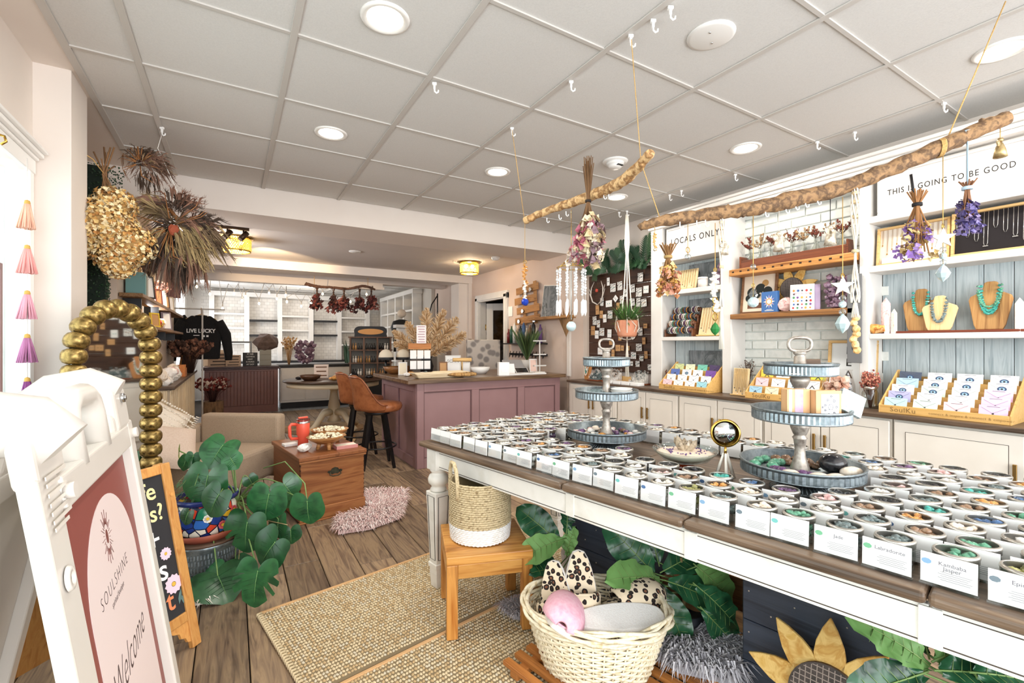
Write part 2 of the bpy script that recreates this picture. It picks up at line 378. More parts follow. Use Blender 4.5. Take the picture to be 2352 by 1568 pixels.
MB().box((0, -.045, -.043), (.05, .03, .006)).build('vent_slot', BLACK, t)
t = thing('smoke_detector', 'small white smoke detector on the middle room ceiling', 'smoke detector', (3.069, 5.504, 2.45))
MB().lathe([(.0001, -.05), (.04, -.045), (.06, -.012), (.06, 0)], 20).build('base', mat('detector_white', '#f0eeea', .4), t)
t = thing('ceiling_speaker', 'tiny flat white disc on the middle room ceiling', 'ceiling cover', (1.343, 6.097, 2.45))
MB().lathe([(.0001, -.015), (.07, -.012), (.075, 0)], 20).build('base', mat('detector_white', '#f0eeea', .4), t)
# white plastic hooks clipped to the grid
def hook_mb():
 h = MB().box((0, 0, -.006), (.022, .012, .012)).box((0, 0, -.022), (.010, .008, .024))
 h.tube([(0, 0, -.03), (.001, 0, -.045), (.010, 0, -.054), (.019, 0, -.048), (.020, 0, -.038)], .0045, 6)
 return h
HOOKW = mat('hook_plastic', '#fbfaf8', .35)
hk = None
for n, (u) in enumerate([(1.518, 1.269, 2.634), (1.517, 1.358, 2.634), (1.507, 1.476, 2.634), (1.507, 1.896, 2.634), (1.513, 2.498, 2.634), (0.906, 2.279, 2.634), (3.433, 1.406, 2.634), (3.45, 0.973, 2.634), (3.38, 1.603, 2.634), (3.467, 2.254, 2.634), (3.421, 2.74, 2.634), (3.429, 2.875, 2.634), (3.47, 3.451, 2.634), (-0.378, 3.636, 2.634), (3.435, 3.528, 2.634)]):
 lb = 'small white plastic ceiling hook, ' + ['at the top edge of the frame, outermost', 'second in from the frame top', 'holding the twine of the short branch right end', 'alone between the two short branch twines', 'holding the twine of the short branch left end', 'alone on the left at the tile corner', 'on the thin bar nearest the long branch', 'on the thin bar by the right wall tile edge', 'at the tile corner left of the long branch hook', 'at the tile corner above the brick bay', 'right one of the close pair near the jewellery board', 'left one of the close pair near the jewellery board', 'holding the white macrame cord', 'holding the dried wreath cord at left', 'just beside the macrame cord hook'][n]
 rz = -.5
 if hk is None: hk = tag(hook_mb().build('ceiling_hook', HOOKW, None, 0, 2, u, rz), lb, 'hook', 'hooks clipped to the ceiling grid')
 else:
  o = hk.copy(); COL.objects.link(o); o.location = u; o['label'] = lb

# ------------------------------------------------------------------ long display table (its own axes: x along the front edge, y across)
TRZ = -1.380343
def TL(x, y, z=0.0): return (.835+.1893*x+.9819*y, 2.333-.9819*x+.1893*y, z)
tab = thing('display_table', 'long white display table with dark plank top and turned legs, covered in jars', 'table', TL(0, 0), TRZ)
tops = wood('table_top_wood', ['#4a3a2d', '#6e5947', '#8b7560'], 'x', .8, .35)
AWHITE = pmat('antique_white', ['#efece4', '#f4f1ea', '#e6e1d6'], (9, 9, 9), .45)
for a, b in ((0, 1.0), (1.0, 1.47), (1.47, 2.0), (2.0, 2.6)):
 MB().bx(a+.001, b-.001, 0, 1.09, .732, .76).build('top_board', tops, tab, .011, 3)
MB().bx(.08, 2.55, .08, 1.02, .716, .731).build('rim_board', wood('table_rim', ['#352a22', '#4b3c30'], 'x', 1, .5), tab)
for a, b in ((.095, 1.0), (1.0, 1.47), (1.47, 2.0), (2.0, 2.52)):
 p = MB().bx(a+.002, b-.002, .055, .078, .625, .715).build('apron', AWHITE, tab, .003)
 MB().bx(a+.01, b-.01, .0535, .056, .634, .6365).bx(a+.01, b-.01, .0535, .056, .704, .706).build('glaze_line', GLAZE, p)
 if a > .5: MB().bx(a-.02, a+.02, .05, .056, .627, .712).build('seam_block', AWHITE, p, .002)
MB().bx(.055, .078, .1, 1.0, .625, .715).build('apron', AWHITE, tab, .003)
MB().bx(.1, 2.5, 1.0, 1.02, .625, .715).build('apron', AWHITE, tab, .003)
def leg_mb():
 m = MB().box((0, 0, .6675), (.088, .088, .105))
 m.lathe([(.030, .50), (.040, .503), (.044, .512), (.036, .522), (.036, .53), (.052, .545), (.055, .565), (.047, .585), (.036, .592), (.036, .60), (.044, .608), (.044, .615)], 20)
 m.box((0, 0, .315), (.066, .066, .37), 0, (1.42, 1.42))
 m.box((0, 0, .118), (.078, .078, .024)).box((0, 0, .092), (.066, .066, .03)).box((0, 0, .040), (.056, .056, .08), 0, (1.2, 1.2))
 return m
def panel_lines():
 m = MB()
 for s, ax in ((-1, 0), (1, 0), (-1, 1), (1, 1)):
  for q in (-1, 1):
   for w_ in (.7, .62):
    b0, t0 = .0335*w_*q, .0465*w_*q
    pts = []
    for zz, off, wd in ((.15, .0338, b0), (.48, .0465, t0)):
     pts.append((off, wd, zz))
    (o0, d0_, z0), (o1, d1, z1) = pts
    def P3(o, d, z): return (d, s*o, z) if ax == 0 else (s*o, d, z)
    m.tube([P3(o0+.0005, d0_, z0), P3(o1+.0005, d1, z1)], .0011, 4)
   zz = .15 if q < 0 else .48; off = .0338 if q < 0 else .0465; wd = off*.7
   def P3(o, d, z): return (d, s*o, z) if ax == 0 else (s*o, d, z)
   m.tube([P3(off+.0005, -wd, zz), P3(off+.0005, wd, zz)], .0011, 4)
 return m
lgs = None
for (x, y) in ((.075, .078), (.075, 1.0), (2.5, .078), (2.5, 1.0)):
 if lgs is None:
  lgs = leg_mb().build('leg', AWHITE, tab, .003, 2, (x, y, 0)); pl0 = panel_lines().build('glaze_line', GLAZE, lgs)
 else:
  o = inst(lgs, 'leg', tab, (x, y, 0)); b = o.modifiers.new('bevel', 'BEVEL'); b.width = .003; b.limit_method = 'ANGLE'
  inst(pl0, 'glaze_line', o, (0, 0, 0))

# ------------------------------------------------------------------ galvanised three-tier stands
STONE = {
 'clear': pmat('stone_quartz', ['#d9d4cc', '#f2efe9', '#bfb8ae'], (60, 60, 60), .15), 'amber': pmat('stone_amber', ['#c27a35', '#e0a55c', '#8a4f22'], (50, 50, 50), .2),
 'green': pmat('stone_jade', ['#3f7d63', '#6fb08f', '#1f4f3f'], (50, 50, 50), .2), 'teal': pmat('stone_turquoise', ['#1f8c82', '#4fb8ab', '#146259'], (50, 50, 50), .25),
 'black': pmat('stone_onyx', ['#151516', '#2c2b2e', '#3a3636'], (50, 50, 50), .15), 'purple': pmat('stone_amethyst', ['#4b3150', '#7c5a82', '#2f1f36'], (50, 50, 50), .2),
 'pink': pmat('stone_rose_quartz', ['#e3b4b1', '#f2d3cf', '#cf918f'], (50, 50, 50), .2), 'brown': pmat('stone_agate', ['#5d4232', '#8d6b50', '#a58a72'], (50, 50, 50), .2),
 'blue': pmat('stone_lapis', ['#27406e', '#5478a6', '#172744'], (50, 50, 50), .2), 'olive': pmat('stone_olive_jasper', ['#77743c', '#a8a468', '#4c4a27'], (50, 50, 50), .25),
 'grey': pmat('stone_labradorite', ['#4d5a5c', '#7f8f8f', '#2f3738'], (50, 50, 50), .2), 'cream': pmat('stone_cream', ['#e8d6c0', '#f3e7d8', '#d3b696'], (40, 40, 40), .3),
 'white': pmat('stone_white', ['#efeae4', '#fbf8f4', '#d9cfc4'], (40, 40, 40), .3)}
PEWTER = pmat('pewter_post', ['#8d8378', '#b3aaa0', '#75695e'], (30, 30, 30), .4, .55)
def tray_mb(r, h):
 m = MB(); n = 120; vs = []; fs = []
 for k in range(n):
  a = 2*PI*k/n; q = r+(.0022 if k % 2 else -.0015)
  for rr, z in ((q, .006), (q, h-.010)): vs.append((rr*math.cos(a), rr*math.sin(a), z))
 for k in range(n):
  j = (k+1) % n; fs.append((2*k, 2*j, 2*j+1, 2*k+1))
 m.add(vs, fs)
 m.lathe([(.001, .0), (r-.004, 0), (r+.002, .003), (r, .006)], 48, cap=False)
 m.lathe([(r, h-.010), (r+.003, h-.006), (r+.005, h-.001), (r+.003, h+.002), (r-.003, h), (r-.004, .005), (.001, .004)], 48, cap=False)
 return m
def tier_stand(label, loc, rz):
 t = thing('tiered_stand', label, 'display stand', loc, rz, 'three-tier galvanised stands')
 m = MB().lathe([(.085, 0), (.095, .003), (.09, .012), (.05, .045), (.03, .056), (.02, .0595)], 40)
 for k in range(40):
  a = 2*PI*k/40; m.tube([(.092*math.cos(a), .092*math.sin(a), .008), (.05*math.cos(a), .05*math.sin(a), .046)], .0028, 5)
 m.build('foot', GALV, t)
 for i, (r, z) in enumerate(((.185, .06), (.148, .245), (.110, .40))):
  tray_mb(r, .042).build('tray', GALV, t, 0, 2, (0, 0, z))
 m = MB()
 for z, h in ((.064, .181), (.249, .151)):
  m.lathe([(q, z+h*k) for q, k in ((.022, 0), (.030, .03), (.030, .08), (.018, .3), (.016, .45), (.020, .62), (.024, .66), (.018, .70), (.022, .74), (.030, .86), (.030, .93), (.02, 1))], 18)
 m.lathe([(q, .404+z) for q, z in ((.02, 0), (.024, .004), (.021, .012), (.018, .06), (.014, .065), (.020, .070), (.020, .076), (.012, .08))], 18)
 m.build('post', PEWTER, t)
 h = MB(); pts = []
 for k in range(24):
  a = 2*PI*k/24; c, s = math.cos(a), math.sin(a)
  pts.append((math.copysign(abs(c)**.7, c)*.037, 0, .507+math.copysign(abs(s)**.8, s)*.024))
 h.tube(pts, .006, 8, closed=True); h.build('handle', PEWTER, t)
 return t
st1 = TL(.773, .586, .7605); st2 = TL(1.611, .56, .7605)
tier_stand('three-tier galvanised stand with agate chips and white soap dishes, left on jar table', st1, -.35)
tier_stand('three-tier galvanised stand with books on its middle tray, right on jar table', st2, -.70)
# polished stones in the trays
sr = random.Random(3); LBN = {}
def tray_stones(c, z, r, n, kinds, size, place):
 pts = []
 for k in range(n):
  for _ in range(60):
   a = sr.uniform(0, 2*PI); q = r*math.sqrt(sr.uniform(.09, .92)); s = sr.uniform(*size)
   p = (c[0]+q*math.cos(a), c[1]+q*math.sin(a))
   if math.hypot(q*math.cos(a), q*math.sin(a)) > .035+s and q+s < r-.004 and all(math.hypot(p[0]-o[0], p[1]-o[1]) > (s+o[2])*.92 for o in pts): break
  else: continue
  pts.append((p[0], p[1], s)); kd = kinds[sr.randrange(len(kinds))]
  m = MB().rock((0, 0, 0), s, sr, 0, (1.15, .9, .62), 2, .09, True)
  dx, dy = p[0]-c[0], p[1]-c[1]; side = ('near rim' if dx*.518+dy*.855 < 0 else 'far rim')
  lr = 'left' if dx*.855-dy*.518 < 0 else 'right'
  LBN[(kd, side, lr)] = LBN.get((kd, side, lr), 0)+1
  tag(m.build('polished_stone', STONE[kd], None, 0, 2, (p[0], p[1], z+s*.58)), f'{ORD[LBN[(kd, side, lr)]-1]} polished {KN[kd]} stone by the {side}, {lr} half of {place}', 'stone', 'loose stones in ' + place)
KN = {'clear': 'clear quartz', 'amber': 'amber', 'green': 'mottled green', 'teal': 'teal', 'black': 'shiny black', 'purple': 'purple', 'pink': 'pale pink', 'brown': 'brown', 'blue': 'dark blue', 'olive': 'olive', 'grey': 'grey-green', 'cream': 'cream', 'white': 'white'}
tray_stones(st1, .7605+.065, .178, 46, ['cream', 'brown', 'amber', 'purple', 'pink', 'clear', 'brown'], (.010, .021), 'left stand tray')
bs = [(-.03, -.145, .030, 'cream', 'long cream agate stone'), (.03, -.135, .026, 'cream', 'shorter cream agate stone'), (-.09, -.09, .026, 'cream', 'oval cream stone on the left'), (.125, -.075, .030, 'cream', 'cone shaped cream stone on the right')]
for dx, dy, s, kd, nm in bs:
 X_, Y_ = st2[0]+dx*.855+dy*.518, st2[1]-dx*.518+dy*.855
 m = MB().rock((0, 0, 0), s, sr, 0, (1.3, .8, .62), 3, .03, True)
 tag(m.build('polished_stone', STONE[kd], None, 0, 2, (X_, Y_, .8255+s*.6), -.5), nm + ' at the front of the right stand bottom tray', 'stone')
X_, Y_ = st2[0]+.105*.855-.015*.518, st2[1]-.105*.518-.015*.855
tag(MB().rock((0, 0, 0), .042, sr, 0, (1.1, 1, .8), 3, .015, True).build('palm_stone', STONE['black'], None, 0, 2, (X_, Y_, .8255+.033)), 'large shiny black egg stone on the right stand bottom tray', 'stone')
for kd, a0, a1, n in (('purple', 170, 260, 13), ('green', 100, 168, 9), ('brown', 20, 95, 10)):
 for k in range(n):
  a = math.radians(a0+(a1-a0)*(k+.5)/n)-.54; q = .085+.055*(k % 2); s = sr.uniform(.014, .021)
  m = MB().rock((0, 0, 0), s, sr, 0, (1.1, .9, .7), 2, .09, True)
  tag(m.build('polished_stone', STONE[kd], None, 0, 2, (st2[0]+q*math.cos(a), st2[1]+q*math.sin(a), .8255+s*.65)), f'tumbled {KN[kd]} stone, {ORD[k]} in the {KN[kd]} group on the right stand tray', 'stone', f'{kd} stones in the right stand bottom tray')

# ------------------------------------------------------------------ jars of stones, each with a label card in a clear holder
JG = glass('jar_glass', '#f0f4f2', .12); RING = pmat('jar_ring_tin', ['#b5b0a8', '#d8d4cc'], (20, 20, 20), .28, .9)
jr = random.Random(11)
jm = MB().lathe([(.0001, .001), (.030, .0), (.035, .005), (.0365, .012), (.0365, .046), (.034, .052), (.033, .056)], 20, cap=False)
rm = MB().lathe([(.034, .052), (.0375, .053), (.0375, .060), (.0385, .062), (.0385, .066), (.037, .069), (.033, .0705), (.0325, .069), (.0335, .064), (.0335, .053)], 22, cap=False)
def stone_fill(kd, seed):
 q = random.Random(seed); m = MB()
 for k in range(16):
  a = q.uniform(0, 6.28); r_ = .025*math.sqrt(q.random()); m.rock((r_*math.cos(a), r_*math.sin(a), q.uniform(.052, .064)), q.uniform(.008, .0125), q, 0, (1.1, .9, .8), 1, .15, True)
 for k in range(26):
  a = q.uniform(0, 6.28); m.rock((.024*math.cos(a), .024*math.sin(a), q.uniform(.010, .044)), q.uniform(.008, .010), q, 0, (1, 1, 1), 1, .15, True)
 return m
FILL = {}
cm = MB().bx(-.0435, .0435, -.0008, .0008, .006, .067)
hm = MB().bx(-.0455, .0455, -.0038, -.0026, .003, .040).bx(-.0455, .0455, .0052, .0064, .003, .050).bx(-.0455, .0455, -.0045, .0075, 0, .003)
lines_ = MB()
for k in range(5): lines_.bx(-.012-.004*(k % 2), .036-.003*(k % 3), -.00115, -.00085, .0335-k*.004, .0342-k*.004)
names = {18: 'Jade', 19: 'Labradorite', 20: 'Kambaba Jasper', 21: 'Epidote'}
proto = None; cproto = {}; RC = {}
PICK = {'front': ['clear', 'amber', 'brown', 'clear', 'black', 'clear', 'brown', 'clear', 'blue', 'clear', 'grey', 'clear', 'clear', 'clear', 'olive', 'grey', 'cream', 'green', 'grey', 'grey', 'green', 'olive', 'brown']}
allk = ['brown', 'black', 'purple', 'amber', 'clear', 'green', 'teal', 'pink', 'cream', 'grey', 'black', 'blue', 'brown', 'white']
jar_spots = []
for row in range(10):
 ly = .072+.1*row
 for col in range(24):
  lx = .08+.0975*col+(.03 if row % 2 else 0)
  if ly > 1.04 or lx > 2.35: continue
  if math.hypot(lx-.773, ly-.586) < .205+.06 and row > 1: continue
  if math.hypot(lx-1.611, ly-.56) < .24 and row > 1: continue
  if math.hypot(lx-1.24, ly-.5) < .22: continue
  if abs(lx-1.4) < .09 and .38 < ly < .62: continue
  if .95 < lx < 1.45 and ly > .62 and row < 8: continue
  if .5 < lx < .75 and row in (3,) : continue
  jar_spots.append((row, col, lx, ly))
CARDINK = mat('card_ink', '#8b8a90', .8)
CARDC = {k: mat('card_gem_'+k, c, .6) for k, c in (('blue', '#7fa3c4'), ('teal', '#6fb5b0'), ('green', '#6fae86'), ('grey', '#6f7d86'), ('navy', '#4b6b96'))}
gem = MB().add([(-.034+.008*math.cos(a)*1.05, -.0011, .049+.006*math.sin(a)) for a in [k*PI/4+.3 for k in range(8)]], [tuple(range(7, -1, -1))]).add([(-.034+.008*math.cos(a)*1.05, -.0009, .049+.006*math.sin(a)) for a in [k*PI/4+.3 for k in range(8)]], [tuple(range(8))])
for row, col, lx, ly in jar_spots:
 kd = PICK['front'][col % 23] if row == 0 else allk[(col*5+row*3) % 14] if lx > 1.2 else ['black', 'brown', 'purple', 'black', 'cream', 'amber', 'clear'][(col*3+row) % 7]
 v = jr.randrange(3)
 dx, dy = jr.uniform(-.006, .006), jr.uniform(-.004, .004)
 RC[row] = RC.get(row, 0)+1; n_ = RC[row]-1
 where = f'{ORD[n_]} from the left in the {ORD[row]} row'
 lb = f'glass jar of {KN[kd]} stones, {where}'
 loc = TL(lx+dx+.008, ly+dy+.028, .7602)
 if proto is None:
  proto = thing('stone_jar', lb, 'jar', loc, TRZ+jr.uniform(-1, 1), 'open glass jars of stones on the display table')
  jb = jm.build('glass_body', JG, proto); jring = rm.build('tin_ring', RING, proto); t = proto
 else:
  t = thing('stone_jar', lb, 'jar', loc, TRZ+jr.uniform(-1, 1), 'open glass jars of stones on the display table')
  inst(jb, 'glass_body', t, (0, 0, 0)); inst(jring, 'tin_ring', t, (0, 0, 0))
 key = (kd, v)
 if key not in FILL: f_ = stone_fill(kd, hash(kd) % 97 if False else len(FILL)+5).build('stones', STONE[kd], t, kind='stuff'); FILL[key] = f_
 else: f_ = inst(FILL[key], 'stones', t, (0, 0, 0)); f_['kind'] = 'stuff'
 nm = names.get(col) if row == 0 else None
 clb = (f'white card reading {nm} in a clear holder at the table front edge' if nm else f'white card in clear holder, {where} of jars')
 ct = thing('label_card', clb, 'label card', TL(lx+dx, ly+dy-.022, .7602), TRZ+jr.uniform(-.05, .05), 'label cards in clear holders on the display table')
 if 'c' not in cproto:
  cproto['c'] = cm.build('card', PAPER, ct); cproto['h'] = hm.build('clear_holder', PLASTIC, ct); cd = cproto['c']
  cproto['l'] = lines_.build('print_lines', CARDINK, cd)
 else:
  cd = inst(cproto['c'], 'card', ct, (0, 0, 0)); inst(cproto['h'], 'clear_holder', ct, (0, 0, 0))
  if lx > .6 and row < 6: inst(cproto['l'], 'print_lines', cd, (0, 0, 0))
 cd.rotation_euler = (-.07, 0, 0)
 if row < 3 and lx > .5:
  cc = ['blue', 'teal', 'green', 'grey', 'navy'][(col*3+row) % 5]
  g = 'g'+cc
  if nm == 'Jade': g = 'ggreen'; cc = 'green'
  if g not in cproto: cproto[g] = gem.build('stone_picture', CARDC[cc], cd)
  else: inst(cproto[g], 'stone_picture', cd, (0, 0, 0))
 if row == 0 and nm:
  m = MB()
  for i_, wd in enumerate(nm.split(' ')): m.text(tr(.006, -.0012, .050-i_*.009) @ rotx(PI/2), wd, .0115, 0, .0002)
  m.build('lettering', mat('card_title', '#6d6a72', .8), cd)

# ------------------------------------------------------------------ on the table between the stands
t = thing('crystal_bowl', 'shallow glass bowl of pale sand on an amber foot, between the tiered stands', 'bowl', TL(1.235, .47, .7605), TRZ)
MB().lathe([(.001, .0), (.05, .0), (.055, .006), (.045, .02), (.03, .036), (.034, .0395)], 28).build('foot', glass('amber_glass', '#c77a36', .15), t)
MB().lathe([(.001, .040), (.05, .042), (.09, .056), (.118, .085), (.124, .094), (.121, .094), (.114, .085), (.088, .060), (.05, .047), (.001, .045)], 36, cap=False).build('glass_bowl', CLEAR, t)
MB().lathe([(.001, .0475), (.05, .0485), (.088, .0615), (.108, .080), (.09, .084), (.05, .087), (.001, .089)], 32, cap=False).build('sand', pmat('sand', ['#ecd3bd', '#f3e1d0'], (300, 300, 300), .9, bump=.2), t, kind='stuff')
m = MB()
for k in range(9):
 a = sr.uniform(0, 6.28); q = sr.uniform(0, .022)
 m.T = tr(q*math.cos(a), q*math.sin(a), .094) @ rotz(a) @ roty(sr.uniform(.1, .7)); h = sr.uniform(.03, .06)
 m.lathe([(.011, -.01), (.013, h*.6), (.001, h)], 6, smooth=False)
tag(m.build('crystal_cluster', pmat('smoky_crystal', ['#7b6a58', '#b9a88f', '#54463a'], (40, 40, 40), .25), None, 0, 2, TL(1.235, .47, .7605)), 'smoky quartz crystal cluster standing in the sand bowl', 'crystal')
m = MB()
for k in range(60):
 a = sr.uniform(0, 6.28); q = sr.uniform(.045, .085); c = (q*math.cos(a), q*math.sin(a), .0885); m.rock(c, .0035, sr, 0, (1, 1, .6), 1, .3)
tag(m.build('dried_petals', mat('petal_purple', '#5d4378', .8), None, 0, 2, TL(1.235, .47, .7605), kind='stuff'), 'scattered purple dried petals on the sand in the bowl', 'petals')
t = thing('magnifying_mirror', 'round gold rimmed mirror on three white tapered feet, beside the sand bowl', 'mirror', TL(1.385, .49, .7605), TRZ+.55)
for k in range(3):
 a = 2*PI*k/3+.5; MB().tube([(.036*math.cos(a), .036*math.sin(a), .004), (.006*math.cos(a), .006*math.sin(a), .10)], [.0075, .004], 8).build('leg', mat('bone_white', '#f1ebe0', .35), t)
MB().cyl((0, 0, .094), (0, 0, .125), .006, .004).build('stem', GOLD, t)
m = MB(); m.T = tr(0, 0, .175) @ rotx(PI/2)
m.lathe([(.046, -.006), (.052, -.006), (.053, 0), (.052, .006), (.046, .006)], 36, cap=False); rim = m.build('rim', GOLD, t)
m = MB(); m.T = tr(0, 0, .175) @ rotx(PI/2); m.lathe([(.001, .003), (.0465, .004), (.0465, -.003), (.001, -.003)], 36); m.build('lens', mat('mirror_silver', '#eef2f0', .03, 1), t)
# middle tray of right stand: books; other trays
BOOK1 = mat('book_tan', '#d9ab7c', .6); 
def book(name, label, loc, rz, w_, d_, h_, cover, tilt=0, group=None, pages='#f2ead9'):
 t = thing(name, label, 'book', loc, rz, group); t.rotation_euler = (tilt, 0, rz)
 m = MB().bx(-w_/2, w_/2, -d_/2, -d_/2+.003, 0, h_).bx(-w_/2, w_/2, d_/2-.003, d_/2, 0, h_).bx(-w_/2, -w_/2+.003, -d_/2, d_/2, 0, h_)
 m.build('cover', cover, t, .0008, 1)
 MB().bx(-w_/2+.003, w_/2-.003, -d_/2+.003, d_/2-.003, .003, h_-.003).build('pages', mat('pages_'+pages, pages, .8), t)
 return t
zt = .7605+.245+.0055
def S2(dx, dy, z): return (st2[0]+dx*.8776+dy*.4794, st2[1]-dx*.4794+dy*.8776, z)
b = book('boxed_book', 'tan boxed deck with crystal drawings on white front, right stand middle tray', S2(.028, -.085, zt), -.5, .088, .030, .105, BOOK1)
m = MB().bx(-.026, .034, -.0162, -.0152, .012, .094)
m.build('front_label', PAPER, b)
m = MB()
for dx, dz, s in ((.006, .052, .010), (-.012, .058, .004), (-.004, .075, .004), (.018, .072, .005), (.026, .052, .004), (.018, .032, .004), (0, .028, .004), (-.012, .042, .0035), (.008, .087, .0035), (-.021, .052, .003)):
 pts = [(dx+s*math.cos(q)*.9, -.0166, dz+s*math.sin(q)) for q in [k*PI/3 for k in range(6)]]; m.tube(pts, .0007, 4, closed=True)
 for k in range(3): m.tube([(dx, -.0166, dz), pts[2*k]], .0005, 4)
m.build('printed_crystals', mat('print_slate', '#585668', .8), b)
b2 = book('boxed_book', 'tan boxed deck with lilac stripe, left of the crystal deck on the right stand tray', S2(-.058, -.062, zt), -.5, .080, .030, .108, BOOK1)
MB().bx(-.012, .016, -.0156, -.0151, 0, .108).build('lilac_stripe', pmat('lilac_print', ['#cdb4c6', '#b394b0'], (40, 40, 40), .7), b2)
MB().bx(-.032, -.022, -.0156, -.0151, 0, .108).build('white_stripe', PAPER, b2)
b3 = book('boxed_book', 'tan boxed deck leaning open at the right of the middle tray', S2(.092, -.035, zt), -1.0, .07, .02, .096, BOOK1)
m = MB(); m.T = rotx(-.3) @ roty(.5); m.bx(-.04, .04, -.008, .008, 0, .075)
o = m.build('cover', pmat('botanical_print', ['#f3f3ef', '#8fa9ab', '#f7f5f0'], (60, 60, 60), .6, kind='voronoi'), None, .001, 1, S2(.112, -.075, zt+.028), -.5)
tag(o, 'white card deck with botanical print leaning out of the right stand tray', 'card deck'); o.name = 'card_deck'
z3 = .7605+.40+.0055
o = MB().lathe([(.0001, 0), (.040, 0), (.046, .004), (.044, .006), (.0001, .003)], 24, sx=1.3).build('soap_slab', mat('marble_white', '#efe7df', .4), None, 0, 2, (st2[0]-.05, st2[1]-.02, z3), .3)
tag(o, 'pale oval dish on the top tray of the right stand', 'dish')
tag(MB().bx(-.04, .03, -.004, .004, 0, .05).build('wood_plaque', wood('walnut', ['#4f3a2b', '#6f553f'], 'x', 1.5, .5), None, .002, 1, (st2[0]+.035, st2[1]-.022, z3), -.5), 'small dark wood plaque on the top tray of the right stand', 'plaque')
# left stand: dishes and a green stone slab on the middle tray, white plates on the top one
zt1 = .7605+.245+.0055
def S1(dx, dy, z): return (st1[0]+dx*.946+dy*.324, st1[1]-dx*.324+dy*.946, z)
dsh = None
for k in range(4):
 lb = f'white oval soap dish, {["lowest", "second", "third", "topmost"][k]} in the stack on the left stand middle tray'
 if dsh is None: dsh = tag(MB().lathe([(.0001, .002), (.036, 0), (.046, .010), (.047, .013), (.043, .012), (.034, .005), (.0001, .004)], 28, sx=1.25, cap=False).build('soap_dish', mat('glazed_white', '#f6f4f0', .25), None, 0, 2, S1(.062, -.035, zt1), .1), lb, 'dish', 'stack of white soap dishes')
 else:
  o = dsh.copy(); COL.objects.link(o); o.location = S1(.062, -.035, zt1+k*.0108); o['label'] = lb
tag(MB().rock((0, 0, 0), .05, sr, 0, (1.1, .6, .5), 2, .1).build('stone_slab', STONE['grey'], None, 0, 2, S1(-.075, -.055, zt1+.022)), 'rough dark green stone slab on the left stand middle tray', 'stone')
tag(MB().rock((0, 0, 0), .024, sr, 0, (1.1, .8, .8), 2, .15).build('stone_slab', STONE['cream'], None, 0, 2, S1(.108, .03, zt1+.018)), 'small cream agate piece at the right of the left stand middle tray', 'stone')
z31 = .7605+.40+.0055
tag(MB().lathe([(.0001, 0), (.035, 0), (.042, .008), (.038, .006), (.0001, .003)], 24, sx=1.2).build('plate', mat('glazed_white', '#f6f4f0', .25), None, 0, 2, S1(-.052, -.03, z31)), 'white plate on the left of the left stand top tray', 'dish')
tag(MB().lathe([(.0001, 0), (.030, 0), (.036, .007), (.033, .005), (.0001, .003)], 24, sx=1.2).build('plate', mat('glazed_white', '#f6f4f0', .25), None, 0, 2, S1(.06, -.03, z31)), 'white plate on the right of the left stand top tray', 'dish')

# ------------------------------------------------------------------ plastic A-frame shop sign
SW = pmat('sign_plastic', ['#d8d2ca', '#dfd9d2'], (4, 4, 4), .35, spec=.5)
sg = thing('sandwich_board', 'large white plastic sandwich board with maroon poster, at the left front', 'sign', (-.12, 1.385, 0), FL)
def panel(th, sgn):
 m = MB(); m.T = tr(0, 0 if sgn > 0 else .47, 0) @ rotx(-th*sgn)
 def b(x0, x1, z0, z1, y0=-.022, y1=.022): m.bx(x0, x1, y0, y1, z0, z1)
 b(-.405, -.312, .0, 1.07, -.018, .008); b(.277, .338, .0, 1.06); b(-.312, .277, .99, 1.052); b(-.312, .277, .0, .055)
 b(-.312, .277, .05, .995, .004, .016)
 return m
p = panel(.144, 1).build('front_panel', SW, sg, .012, 3)
panel(.20, -1).build('rear_panel', SW, sg, .012, 3)
m = MB(); m.T = rotx(-.144)
m.bx(-.405, -.255, -.018, .014, 1.05, 1.135)
m.build('hinge_block', SW, sg, .018, 4)
m = MB(); m.T = rotx(-.144); m.bx(.165, .325, -.022, .024, 1.04, 1.165).bx(.135, .18, -.018, .02, 1.04, 1.10)
m.build('hinge_block', SW, sg, .02, 4)
m = MB(); m.T = rotx(-.144)
for r_, xs in ((.026, (-.155, .045)),):
 pts = [(xs[0], 0, 1.04), (xs[0], 0, 1.12), (xs[0]+.012, 0, 1.152), (xs[0]+.045, 0, 1.168), (xs[1]-.045, 0, 1.168), (xs[1]-.012, 0, 1.152), (xs[1], 0, 1.12), (xs[1], 0, 1.04)]
 m.tube(pts, .026, 12)
m.build('carry_handle', SW, sg)
m = MB(); m.T = tr(0, .47, 0) @ rotx(.20)
m.bx(-.415, -.255, -.024, .020, 1.05, 1.12).bx(.165, .335, -.024, .022, 1.04, 1.15).bx(-.20, .09, -.022, .022, 1.04, 1.13)
m.build('rear_hinge_block', SW, sg, .02, 4)
m = MB()
m.tube([(-.34, .12, 1.10), (-.34, .16, 1.135), (-.34, .22, 1.145), (-.34, .29, 1.13), (-.34, .34, 1.08)], [.045, .052, .055, .052, .045], 12)
m.build('hinge_arm', SW, sg); m = MB()
m.tube([(.22, .14, 1.14), (.22, .2, 1.165), (.22, .27, 1.15), (.22, .31, 1.12)], [.035, .042, .042, .035], 12)
m.build('hinge_arm', SW, sg)
m = MB(); m.T = rotx(-.144)
for x, z, r_ in ((.095, 1.135, .012), ):
 m.cyl((.25, -.030, 1.13), (.25, -.02, 1.13), .013, n=14).cyl((.25, -.034, 1.13), (.25, -.03, 1.13), .007, n=6)
m.build('hinge_bolt', STEEL, sg)
m = MB(); m.T = tr(-.34, .23, 1.09) @ roty(0); m.cyl((-.07, 0, 0), (-.055, 0, 0), .014, n=8); m.build('bolt', mat('teal_zinc', '#5f8f88', .3, .8), sg)
m = MB(); m.T = rotx(-.144)
